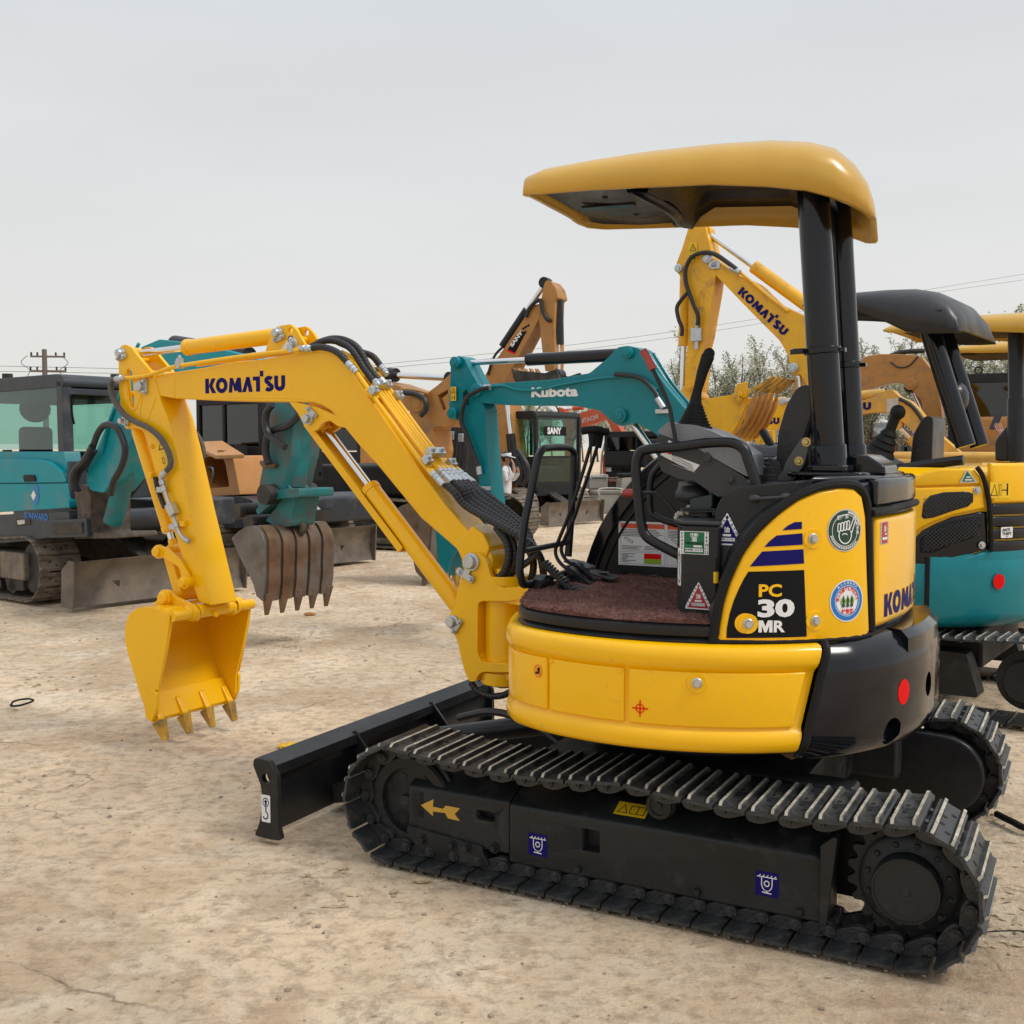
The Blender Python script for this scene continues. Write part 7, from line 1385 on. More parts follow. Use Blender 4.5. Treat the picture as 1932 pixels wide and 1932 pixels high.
part('front_cowl', MB().box((x1 - .02, yr + .10, (zs1 + 1.36) / 2), (.05, .16, 1.36 - zs1)), M['navy_grey'], WM, .01)
part('tank_cover', MB().prism(rnd_corners(wy([(-60, 868), (30, 865), (80, 867), (100, 874), (118, 893), (124, 910), (-60, 912)], yr), [.02, .02, .1, .1, .1, .02, .02], 4), yr - .004, yr + .08), M['teal2'], WM, .03, seg=3)
part('cab_side_panel', MB().prism(rnd_corners(wy([(-60, 852), (121, 852), (130, 958), (-60, 958)], yr + .04), .02, 3), yr + .04, yr + .2), M['teal2'], WM, .01)
mb = MB().prism(rnd_corners(wy([zW(225, 1135), zW(330, 1135), zW(345, 1195), zW(235, 1200)], yr - .01), .02, 3), yr - .02, yr + .01); part('door_handle', mb, M['blackout'], WM, .005)
for P, nm in ((wy([zV(150, 430), zV(290, 415), zV(295, 480), zV(160, 495)], yr), 'work_lamp'),): part(nm, MB().prism(rnd_corners(P, .02, 3), yr - .01, yr + .02), M['iron'], WM, .006)
part('lamp_glass', MB().prism(rnd_corners(wy([zV(175, 440), zV(245, 432), zV(250, 472), zV(185, 482)], yr), .01, 3), yr - .016, yr + .01), M['dwhite'], WM, .004); c = WF.y(14, 860, yr + .2); obj('tank_cap', MB().cyl(c, (c[0], c[1], c[2] + .06), .045, n=18), M['iron'], WM)
pr = Print(lambda a, b, h: (lambda c: (c[0] + a, c[1] - h, c[2] + b))(WF.y(67, 935, yr - .002))); pr.poly([(-.03, .07), (.02, .11), (.07, .06), (.03, .01)], M['bluel']); pr.poly([(-.08, .0), (-.03, .05), (.01, .0), (-.04, -.05)], M['white']); pr.poly([(.0, .0), (.07, .02), (.05, -.06), (.0, -.09), (-.04, -.06)], M['bluel']); pr.up(); pr.text('SUNWARD', 0, -.20, .085, M['bluel'], .03); pr.done('maker_emblem', WM)
# cab with curved corners
wcb = sub(WM, 'cab'); yc0, yc1 = yr + .06, .10; xf = WF.y(118, 760, yc0)[0]; zt = WF.y(111, 705, yc0)[2]; zb = 1.0; zw_ = WF.y(60, 852, yc0)[2]
part('cab_roof', MB().prism(rnd_corners([(xf - 1.7, zt - .14), (xf - 1.7, zt), (xf - .05, zt), (xf + .02, zt - .05), (xf + .02, zt - .12)], .05, 4), yc0, yc1), M['navy_grey'], wcb, .04, seg=4)
for y in (yc0, yc1):
    s = 1 if y == yc1 else -1
    part('front_pillar', MB().prism([(xf - .10, zb), (xf + .03, zb), (xf + .0, zt - .06), (xf - .12, zt - .04)], y - s * .10, y + s * .0), M['navy_grey'], wcb, .02, seg=3); part('rear_pillar', MB().box((xf - 1.62, y - s * .04, (zb + zt) / 2), (.10, .08, zt - zb - .05)), M['navy_grey'], wcb, .01)
    part('window_frame', MB().prism([(xf - 1.55, zw_ - .07), (xf - .09, zw_ - .07), (xf - .09, zw_), (xf - 1.55, zw_)], y - s * .05, y + s * .004), M['blackout'], wcb, .01); part('side_window', MB().box((xf - .85, y - s * .02, (zw_ + zt) / 2 - .03), (1.5, .006, zt - zw_ - .1)), M['glass'], wcb, 0); part('side_panel', MB().box((xf - .85, y - s * .03, (zw_ + zb) / 2), (1.5, .04, zw_ - zb)), M['teal2'], wcb, 0)
part('windscreen', MB().box((xf - .02, (yc0 + yc1) / 2, (zb + zt) / 2 + .05), (.008, yc1 - yc0 - .16, zt - zb - .25)), M['glass'], wcb, 0); part('windscreen_bar', MB().box((xf - .02, (yc0 + yc1) / 2, zt - .16), (.05, yc1 - yc0 - .1, .06)), M['navy_grey'], wcb, .01); part('windscreen_sill', MB().box((xf - .02, (yc0 + yc1) / 2, zb + .12), (.06, yc1 - yc0 - .1, .25)), M['navy_grey'], wcb, .01)
part('rear_window', MB().box((xf - 1.6, (yc0 + yc1) / 2, (zw_ + zt) / 2), (.006, yc1 - yc0 - .16, zt - zw_ - .15)), M['glass'], wcb, 0); part('rear_panel', MB().box((xf - 1.62, (yc0 + yc1) / 2, (zw_ + zb) / 2), (.06, yc1 - yc0 - .1, zw_ - zb)), M['navy_grey'], wcb, .0)
c = WF.y(76, 775, -.4); part('dim_roof_panel', MB().box((xf - .8, -.4, zt - .17), (1.5, .8, .12)), M['blackout'], wcb, 0); part('cab_seat', MB().box((c[0] - .0, -.4, zw_ - .18), (.4, .4, .14)).box((c[0] - .10, -.4, zw_ + .06), (.12, .34, .38)), M['blackout'], wcb, .05, seg=3); obj('head_rest', MB().ball((c[0] - .10, -.4, c[2] + .02), (.09, .17, .14)), M['pblack'], wcb)  # dark panel added for the dim roof interior at the window top
obj('wiper', MB().tube([WF.x(u, v, xf + .01) for u, v in ((134, 745), (136, 780), (140, 800))], .01, 6), M['pblack'], wcb)
for k in range(2): c = WF.y(14 + 204 * k, 706, yc0 + .1 + .7 * k); obj('roof_lamp', MB().cyl((c[0], c[1], zt), (c[0], c[1], zt + .05), .05, n=14), M['iron'], wcb)
# boom seen from its right
yb = -.13
fpart('boom_foot', WM, WF, [zV(700, 120), zV(760, 100), zV(830, 110), zV(860, 200), zV(860, 560), zV(1110, 560), zV(1120, 610), zV(700, 615), zV(740, 560), zV(735, 330)], .20, M['mud'], .02, .02, y=-.75)
part('front_bracket', MB().prism(wy([zV(455, 440), zV(820, 425), zV(830, 600), zV(455, 610)], -1.0), -1.0, -.96), M['navy_grey'], WM, .01); part('bracket_window', MB().prism(wy([zV(500, 470), zV(780, 460), zV(780, 560), zV(500, 575)], -1.01), -1.012, -1.002), M['iron'], WM, .0)
YW = -.85; W2 = Fr(*WF.wor((0, YW))[:2], -38); TW = Matrix.Translation((0, YW, 0)); WB = sub(WM, 'boom', TW)
fpart('boom_beam', WB, W2, [(161, 905), (168, 880), (215, 770), (240, 700), (265, 655), (300, 640), (380, 650), (470, 672), (560, 705), (585, 735), (575, 770), (545, 755), (460, 725), (380, 705), (320, 700), (290, 725), (262, 800), (215, 905), (195, 930), (170, 925)], .15, M['teal2'], .03, .02)
cyl2(WM, (W2.y(262, 805, 0)[0], W2.y(262, 805, 0)[2]), (W2.y(213, 985, 0)[0], W2.y(213, 985, 0)[2]), .085, .045, .12, M['teal_worn'], mtx=TW, name='boom_cylinder'); cyl2(WM, (W2.y(575, 690, 0)[0], W2.y(575, 690, 0)[2]), (W2.y(330, 650, 0)[0], W2.y(330, 650, 0)[2]), .075, .04, .4, M['black_sat'], mtx=TW, name='arm_cylinder')
hoses(WB, W2, [zW(880, 880), zW(930, 740), zW(1000, 660), zW(1100, 680), zW(1160, 780), zW(1190, 900), zW(1160, 1050), zW(1080, 1200), zV(1050, 200)], yb - .1, .028); hoses(WB, W2, [zW(880, 860), zW(800, 1000), zW(720, 1080), zW(690, 1180), zV(700, 160)], yb - .12, .03); hoses(WB, W2, [zW(900, 900), zW(830, 1020), zW(760, 1100), zW(730, 1190), (zV(750, 160))], yb - .06, .026); hoses(WB, W2, [zV(1370, 30), zV(1300, 130), zV(1240, 200)], yb + .3, .02)
hoses(WB, W2, [(192, 855), (205, 800), (225, 745), (238, 700), (262, 648)], yb - .03, .014, 'steel_pipe', M['teal2'])
WA = sub(WM, 'arm', TW)
def zX(x, y): return (319.5 + x * .1653, 734.7 + y * .1653)
fpart('arm_beam', WA, W2, [zX(1180, 130), zX(1290, 100), zX(1420, 130), zX(1440, 260), zX(1400, 560), zX(1380, 760), zX(1330, 950), zX(1290, 1140), zX(1230, 1260), zX(1180, 1330), zX(1000, 1330), zX(1010, 1180), zX(1060, 900), zX(1100, 560), zX(1140, 330)], .14, M['teal_dirty'], .02, .015)
cyl2(WM, (W2.y(*zX(1400, 1180), 0)[0], W2.y(*zX(1400, 1180), 0)[2]), (W2.y(*zX(1530, 200), 0)[0], W2.y(*zX(1530, 200), 0)[2]), .095, .045, .10, M['teal_worn'], mtx=TW, name='bucket_cylinder')
fpart('side_link', WA, W2, [zX(1480, 1130), zX(1480, 1230), zX(1230, 1250), zX(1100, 1360), zX(1010, 1440), zX(980, 1380), zX(1060, 1280), zX(1180, 1170), zX(1330, 1130)], .17, M['teal_worn'], .02, .02); fpart('link_body', WA, W2, [zX(1260, 1230), zX(1440, 1220), zX(1390, 1450), zX(1380, 1560), zX(1250, 1580), zX(1090, 1500), zX(1230, 1330)], .12, M['teal_worn'], .03, .02)
c = W2.y(*zX(1360, 1190), 0); obj('link_pin', MB().cyl((c[0], -.24, c[2]), (c[0], .24, c[2]), .075, n=22), M['iron'], WA); c = W2.y(*zX(1005, 1380), 0); obj('pivot_pin', MB().cyl((c[0], -.21, c[2]), (c[0], .21, c[2]), .06, n=20), M['iron'], WA); c = W2.y(*zX(1130, 1510), 0); obj('bucket_pin', MB().cyl((c[0], -.19, c[2]), (c[0], .19, c[2]), .06, n=20), M['iron'], WA)
part('clamp', MB().prism(W2.xz([zX(1060, 810), zX(1230, 850), zX(1220, 900), zX(1090, 890), zX(1060, 850)], -.16), -.19, -.14), M['rust'], WA, .01)
hoses(WA, W2, [zX(1130, 850), zX(1100, 700), zX(1120, 540), zX(1200, 460), zX(1340, 420), zX(1430, 350), zX(1490, 280)], -.2, .027); hoses(WA, W2, [zX(1180, 170), zX(1110, 260), zX(1100, 400), zX(1140, 520), zX(1230, 590), zX(1320, 660)], -.24, .027)
c = W2.y(*zX(1090, 1470), 0); cb = W2.y(538, 1138, 0)
bucket(WM, TW, c[0] + .03, c[2] - .13, .98, .34, .36, M['bucket_grey'], M['rust'], 5, M['rust']); mb = MB().tube([W2.y(u, v, 0) for u, v in [zX(1440, 1530), zX(1490, 1510), zX(1525, 1560), zX(1515, 1620), zX(1470, 1650)]], .028, 8); obj('lifting_hook', mb, M['iron'], WA)

# ---------------- orange machine with its hood propped open
OF = Fr(-4.0, 14.8, -38); OM = empty('excavator', OF, 'pale orange and black excavator with its side hood propped open', 'excavator')
for s in (1, -1): belt(OM, s * .85, .45, 1.25, -1.2, .36, .33, M['track_mud'], None, M['iron'])
blade(OM, 1.95, 2.0, .45, M['blade_grey'], M['iron'])
part('lower_frame', MB().box((0, 0, .55), (1.6, 1.2, .3)), M['iron'], OM, .02); yo_ = -1.0
def oy(P, y): return OF.xz(P, y)
part('counter_skirt', MB().prism(rnd_corners(oy([zX(-200, 1245), zX(820, 1220), zX(960, 1270), zX(950, 1580), zX(-200, 1600)], yo_), .04, 3), yo_, 1.0), M['navy_grey'], OM, .04, seg=3)
for k in range(5): part('louvre', MB().prism(oy([zX(520, 1300 + 30 * k), zX(900, 1290 + 30 * k), zX(900, 1308 + 30 * k), zX(520, 1318 + 30 * k)], yo_ - .01), yo_ - .02, yo_), M['blackout'], OM, .003)
o = part('side_housing', MB().prism(rnd_corners(oy([zX(-100, 760), zX(720, 755), zX(760, 950), zX(808, 1205), zX(-100, 1245)], yo_ + .02), .02, 3), yo_ + .02, -.1), M['orange'], OM, 0); cut(o, MB().prism(rnd_corners(oy([zX(280, 770), zX(600, 765), zX(640, 850), zX(685, 1110), zX(400, 1135), zX(340, 1060)], yo_ + .02), .03, 3), yo_ - .1, yo_ + .6))
b = o.modifiers.new('bevel', 'BEVEL'); b.width = .02; b.segments = 2; b.limit_method = 'ANGLE'; b.harden_normals = True
part('engine_bay', MB().box((OF.y(*zX(480, 950), -.5)[0], -.35, OF.y(*zX(480, 950), -.5)[2]), (.8, .2, .7)), M['blackout'], OM, 0)
for k in range(3): hoses(OM, OF, [zX(430 + 25 * k, 890), zX(500 + 8 * k, 900), zX(500, 1000), zX(470 - 20 * k, 1080)], yo_ + .2 + .05 * k, .02, 'engine_pipe', M['steel'])
h0, h1 = OF.y(*zX(200, 590), yo_ + .5), OF.y(*zX(700, 585), yo_ + .5); g_0, g_1 = OF.y(*zX(500, 750), yo_ - .25), OF.y(*zX(860, 742), yo_ - .25)
mb = MB(); v4 = [Vector(p) for p in (OF.y(*zX(195, 600), yo_ + .45), OF.y(*zX(610, 582), yo_ + .45), OF.y(*zX(858, 738), yo_ - .2), OF.y(*zX(530, 752), yo_ - .2))]; mb.add([tuple(p) for p in v4] + [tuple(p - Vector((0, 0, .05))) for p in v4], [(0, 1, 2, 3), (7, 6, 5, 4), (0, 4, 5, 1), (1, 5, 6, 2), (2, 6, 7, 3), (3, 7, 4, 0)]); lid = obj('hood_lid', mb, M['orange'], OM, bevel=.015, seg=3)
c = (v4[2] + v4[3]) / 2 * .75 + (v4[0] + v4[1]) / 2 * .25; part('lid_latch', MB().box(c, (.12, .08, .03)), M['caramel'], OM, .01)
zt = OF.y(400, 745, -.1)[2]; xr = OF.y(500, 745, -.1)[0]
cab(OM, xr - 1.35, xr, -.15, .85, 1.05, 1.5, zt, M['blackout'], glass=M['glass_dark'])
OB = sub(OM, 'boom')
fpart('boom_beam', OB, OF, [(478, 898), (500, 850), (540, 780), (590, 728), (660, 712), (735, 722), (792, 742), (800, 762), (788, 780), (750, 770), (680, 752), (610, 765), (560, 820), (520, 880), (492, 905)], .16, M['caramel'], .03, .02)
OA = sub(OM, 'arm')
def zO(x, y): return (766.7 + x * .1819, 511.1 + y * .1819)
fpart('arm_beam', OA, OF, [zO(210, 1270), zO(330, 1180), zO(430, 1090), (852, 702), (868, 720), (860, 790), zO(450, 1500), zO(400, 1620), zO(300, 1610), zO(270, 1640), (822, 850), (795, 975), (775, 985), (770, 950), (790, 850), (772, 775), zO(60, 1400), zO(60, 1310)], .15, M['caramel'], .02, .015, hole=[zO(320, 1290), zO(430, 1230), zO(430, 1270), zO(370, 1320), zO(410, 1430), zO(380, 1450), zO(345, 1360)])
fpin(OA, OF, *zO(135, 1375), -.17, .09, M['caramel']); cyl2(OM, (OF.y(855, 714, 0)[0], OF.y(855, 714, 0)[2]), (OF.y(700, 705, 0)[0], OF.y(700, 705, 0)[2]), .08, .035, .68, M['black_sat'], name='arm_cylinder')
hoses(OB, OF, [zO(-40, 1260), zO(100, 1280), zO(190, 1340), zO(200, 1440), zO(150, 1500)], -.24, .03); hoses(OB, OF, [zO(-60, 1225), zO(100, 1240), zO(230, 1275)], -.2, .014, 'steel_pipe', M['caramel'])
c = OF.y(790, 962, 0); bucket(OM, None, c[0], c[2], 1.45, .42, .25, M['rust'], M['rust'], 5, M['bucket_grey'])

# ---------------- tall caramel boom with its machine
SF = Fr(-1.55, 17.2, -28); SM = empty('excavator', SF, 'black excavator raising a tall caramel boom against the sky', 'excavator')
for s in (1, -1): belt(SM, s * .9, .45, 1.3, -1.2, .38, .35, M['track_mud'], None, M['iron'])
part('turntable_deck', MB().box((-.2, 0, 1.0), (2.6, 1.9, .45)), M['blackout'], SM, .05); part('lower_frame', MB().box((0, 0, .6), (1.6, 1.2, .3)), M['iron'], SM, .02)
SB_ = sub(SM, 'boom')
def zS(x, y): return (766.7 + x * .1819, 511.1 + y * .1819)
fpart('boom_beam', SB_, SF, [zS(1330, 350), zS(1385, 340), zS(1395, 380), zS(1375, 500), zS(1000, 1200), (905, 805), (860, 880), (835, 870), (870, 790), zS(860, 1000), zS(960, 880), zS(1215, 500), zS(1280, 380)], .17, M['caramel'], .03, .02)
wm(SF, SB_, *zS(1100, 795), *zS(1215, 640), *zS(1070, 770), -.175, M['white'], 'SANY', bold=.06)
pr = Print(lambda a, b, h: (a, -.171 - h, b)); P = SF.xz([zS(1050, 815), zS(1130, 850), zS(1250, 620), zS(1165, 640)], -.172); pr.poly(P, M['pblack']); P = SF.xz([zS(1050, 815), zS(1130, 850), zS(1120, 865), zS(1042, 830)], -.172); pr.up(); pr.poly(P, M['redp'])
for k in range(3): pr.poly(SF.xz([zS(1195 + 28 * k, 605 - 16 * k), zS(1215 + 28 * k, 612 - 16 * k), zS(1235 + 22 * k, 590 - 16 * k), zS(1212 + 24 * k, 583 - 16 * k)], -.172), M['pblack'])
pr.done('boom_graphics', SB_)
SA_ = sub(SM, 'arm')
fpart('arm_beam', SA_, SF, [zS(1430, 130), zS(1450, 98), zS(1495, 105), zS(1550, 180), zS(1575, 280), zS(1540, 300), zS(1530, 600), zS(1540, 850), zS(1530, 1040), zS(1440, 1040), zS(1410, 830), zS(1370, 480), zS(1390, 330)], .16, M['caramel'], .02, .015); cyl2(SM, (SF.y(*zS(1570, 1080), 0)[0], SF.y(*zS(1570, 1080), 0)[2]), (SF.y(*zS(1555, 290), 0)[0], SF.y(*zS(1555, 290), 0)[2]), .10, .045, .40, M['black_sat'], name='bucket_cylinder')
cyl2(SM, (SF.y(*zS(1460, 130), 0)[0], SF.y(*zS(1460, 130), 0)[2]), (SF.y(*zS(1020, 790), 0)[0], SF.y(*zS(1020, 790), 0)[2]), .07, .04, .42, M['black_sat'], y=-.05, name='arm_cylinder'); hoses(SA_, SF, [zS(1390, 290), zS(1410, 400), zS(1450, 490), zS(1500, 520)], -.2, .03); hoses(SA_, SF, [zS(1380, 300), zS(1330, 330), zS(1270, 400), zS(1240, 480)], -.2, .03); hoses(SB_, SF, [zS(1000, 790), zS(930, 860), zS(880, 960), zS(845, 1080)], -.19, .02)
sbk = sub(SM, 'bucket'); ck = SF.xz([zS(1090, 1000), zS(1130, 1030), zS(1440, 1060), zS(1560, 1020), zS(1600, 1110), zS(1540, 1200), zS(1300, 1260), zS(1160, 1200), zS(1110, 1110)], -.4)
for s in (1, -1): part('cheek_plate', MB().prism(ck, s * .38, s * .42), M['iron'], sbk, .01)
part('bucket_shell', MB().prism(SF.xz([zS(1120, 1100), zS(1440, 1100), zS(1540, 1110), zS(1540, 1190), zS(1300, 1250), zS(1160, 1190)], -.4), -.38, .38), M['iron'], sbk, .02)
for k in range(5): P = SF.xz([zS(1085 + 54 * k, 1005), zS(1100 + 54 * k, 1010), zS(1145 + 54 * k, 1085), zS(1105 + 54 * k, 1085)], -.4); part('bucket_tooth', MB().prism(P, -.4 + .02 * k, -.3 + .02 * k), M['caramel'], sbk, .008)
part('engine_cover', MB().prism(SF.xz([(735, 835), (800, 800), (846, 800), (862, 850), (868, 960), (735, 960)], -.8), -.8, -.1), M['blackout'], SM, .03); part('side_vent', MB().prism(SF.xz([(834, 834), (858, 834), (862, 850), (836, 851)], -.82), -.86, -.8), M['caramel'], SM, .01); part('side_window', MB().prism(SF.xz([(795, 812), (820, 812), (812, 855), (786, 858)], -.81), -.815, -.80), M['glass_dark'], SM, 0)
for k in range(4): hoses(SM, SF, [(852 + 7 * k, 800), (858 + 7 * k, 850), (850 + 8 * k, 900), (866 + 6 * k, 950)], -.85, .04)
for p in ((842, 822), (853, 822), (870, 826)): c = SF.y(*p, -.9); part('hose_clamp', MB().box(c, (.08, .04, .12)), M['steel'], SM, .01)

# ---------------- black cab machine and red machine far behind
HF = Fr(-.3, 22.7, -40); HM = empty('excavator', HF, 'black-cabbed excavator with a clean grey blade beside the person in white', 'excavator')
for s in (1, -1): belt(HM, s * .85, .45, 1.25, -1.2, .36, .33, M['track_mud'], None, M['iron'])
blade(HM, 1.95, 1.75, .42, M['blade_grey'], M['iron']); part('lower_frame', MB().box((0, 0, .5), (1.6, 1.2, .3)), M['iron'], HM, .02); part('turntable_deck', MB().box((-.2, 0, .95), (2.6, 1.9, .30)), M['blackout'], HM, .04)
zt = HF.y(1000, 775, -.5)[2]; xr = HF.y(1012, 800, -.5)[0]; cab(HM, xr - 2.2, xr, -.5, .95, .55, 1.3, zt, M['blackout'], glass=M['glass'])
wmy = HF.x(1024, 813, xr + .01); pr = Print(lambda a, b, h: (xr + .012 + h, wmy[1] + .0 + a, wmy[2] + b)); pr.rect(.02, -.09, .75, .09, M['pblack']); pr.up(); pr.text('SANY', .36, 0, .17, M['white'], .05); pr.done('windscreen_strip', HM)
fpart('boom_beam', HM, HF, [(936, 700), (952, 700), (972, 880), (960, 950), (945, 950), (940, 850)], .2, M['caramel'], .02, .015, y=-.5); cyl2(HM, (HF.y(952, 720, -.8)[0], HF.y(952, 720, -.8)[2]), (HF.y(972, 900, -.8)[0], HF.y(972, 900, -.8)[2]), .09, .045, .55, M['black_sat'], y=-.8, name='boom_cylinder'); hoses(HM, HF, [(975, 862), (985, 885), (984, 905), (975, 915)], -1.0, .05); hoses(HM, HF, [(978, 850), (995, 880), (992, 905), (985, 915)], -1.0, .05); obj('roof_rail', MB().tube([(xr - .5, .9, zt - .02), (xr - .5, .7, zt + .16), (xr - .5, .3, zt + .14), (xr - .5, .1, zt)], .015, 6), M['iron'], HM)
part('engine_hood', MB().box((-1.2, .0, 1.5), (.8, 1.9, .8)), M['blackout'], HM, .05)
RF = Fr(3.9, 27.5, 150); RM = empty('excavator', RF, 'orange-red excavator with white maker lettering on its boom', 'excavator')
for s in (1, -1): belt(RM, s * .85, .45, 1.2, -1.2, .36, .33, M['track_mud'], None, M['iron'])
part('lower_frame', MB().box((0, 0, .5), (1.6, 1.2, .3)), M['iron'], RM, .02); part('engine_housing', MB().box((-.5, 0, 1.25), (1.6, 1.9, .9)), M['blackout'], RM, .1, seg=3)
def zH(x, y): return ((1450 + x * .2588) / 1.5652, (1150 + y * .2588) / 1.5652)
RB = sub(RM, 'boom'); fpart('boom_beam', RB, RF, [zH(880, 330), zH(1020, 270), zH(1180, 215), zH(1290, 230), zH(1400, 320), zH(1500, 500), zH(1560, 800), zH(1540, 1000), zH(1500, 1000), zH(1440, 640), zH(1350, 400), zH(1310, 340), zH(1180, 390), zH(980, 460), zH(890, 480)], .14, M['red'], .03, .02)
wm(RF, RB, *zH(1020, 395), *zH(1228, 330), *zH(1018, 345), .145, M['dwhite'], 'HITACHI', bold=.02)
RA = sub(RM, 'arm'); fpart('arm_beam', RA, RF, [zH(760, 235), zH(790, 210), zH(835, 225), zH(850, 320), zH(900, 360), zH(890, 450), zH(900, 560), zH(880, 700), zH(880, 1130), zH(860, 1150), zH(840, 800), zH(835, 480), zH(800, 310), zH(750, 270)], .15, M['red'], .02, .015); cyl2(RM, (RF.y(*zH(790, 230), 0)[0], RF.y(*zH(790, 230), 0)[2]), (RF.y(*zH(1060, 205), 0)[0], RF.y(*zH(1060, 205), 0)[2]), .06, .03, .55, M['red'], name='arm_cylinder')
hoses(RB, RF, [zH(1010, 330), zH(965, 380), zH(975, 500), zH(940, 575), zH(870, 565)], .2, .03); bucket(RM, None, RF.y(*zH(800, 1150), 0)[0], .75, 1.1, .35, .2, M['red'], M['iron'], 4)
c = RF.y(*zH(1330, 480), .5); cab(RM, c[0] - 1.5, c[0], -.3, .7, 1.0, 1.4, RF.y(*zH(1330, 480), .7)[2], M['blackout'], glass=M['glass_dark'], seat=False)
# small red-backed mini machine in front of it
NF = Fr(2.9, 28, 150); NM = empty('mini_excavator', NF, 'small orange and black mini excavator with a pale tubular guard rail', 'excavator')
for s in (1, -1): belt(NM, s * .5, .25, .7, -.6, .22, .2, M['track_mud'], None, M['iron'])
part('body', MB().prism(rnd_corners(NF.xz([zH(1270, 760), (zH(1320, 700)), zH(1480, 700), zH(1500, 980), zH(1270, 1010)], .5), .05, 3), -.4, .5), M['blackout'], NM, .04); part('side_cover', MB().prism(rnd_corners(NF.xz([zH(1275, 770), zH(1305, 745), zH(1310, 960), zH(1278, 980)], .52), .02, 3), .40, .54), M['red'], NM, .01)
mb = MB().tube(rnd_corners([NF.y(*zH(*p), .45) for p in [(1300, 1020), (1250, 1010), (1262, 760), (1300, 600), (1390, 600), (1400, 690)]], .06, 4, closed=False), .026, 10, 1); obj('guard_rail', mb, M['dwhite'], NM); part('skirt', MB().box((0, 0, .6), (1.1, .9, .25)), M['red'], NM, .03); pr = Print(lambda a, b, h: (lambda c: (c[0] - a, .512 + h, c[2] + b))(NF.y(*zH(1340, 900), .51))); pr.rect(-.1, -.08, .08, .02, M['white']); pr.rect(-.05, .04, .08, .12, M['white']); pr.up(); pr.rect(-.04, .05, .07, .11, M['rdp']); pr.done('sticker', NM)
# black machine seen from the side, middle left
BF = Fr(-3.1, 22.3, 176); BM = empty('excavator', BF, 'black excavator on rubber tracks side-on, behind the brown bucket', 'excavator')
for s in (1, -1): belt(BM, s * .8, .4, .95, -.95, .33, .31, M['track'], None, M['black_sat'])
blade(BM, 1.5, 1.9, .38, M['black_sat'], M['black_sat']); part('lower_frame', MB().box((0, 0, .5), (1.3, 1.1, .3)), M['blackout'], BM, .02); part('turntable_deck', MB().box((-.2, 0, .9), (2.4, 1.9, .35)), M['black_sat'], BM, .06)
part('engine_housing', MB().box((-.75, 0, 1.45), (1.1, 1.9, .8)), M['caramel'], BM, .06); cab(BM, -.25, 1.1, -.2, .95, 1.0, 1.4, 2.45, M['blackout'], glass=M['glass_dark'])
bm2 = sub(BM, 'boom'); obj('boom_beam', MB().tube([(1.0, -.4, 1.2), (1.9, -.4, 2.3), (2.6, -.4, 2.2)], .12, 4, 3), M['black_sat'], bm2); obj('arm_beam', MB().tube([(2.6, -.4, 2.3), (2.3, -.4, 1.1)], .10, 4, 1), M['caramel'], bm2); bucket(BM, Matrix.Translation((0, -.4, 0)), 2.25, 1.05, 1.2, .38, -.1, M['bucket_grey'], M['iron'], 5, M['blade_grey'])
TH = empty('excavator', Fr(-2.2, 26, 30), 'teal backed excavator far behind, seen between the yellow booms', 'excavator'); part('counterweight', MB().box((0, 0, 1.3), (1.4, 1.6, .8)), M['teal2'], TH, .2, seg=4); part('engine_hood', MB().box((.5, 0, 1.8), (1.0, 1.4, .4)), M['teal2'], TH, .15, seg=3)
for s in (1, -1): belt(TH, s * .8, .4, 1.0, -1.0, .35, .33, M['track_mud'], None, M['iron'])
part('lower_frame', MB().box((0, 0, .65), (1.3, 1.1, .4)), M['iron'], TH, .02)
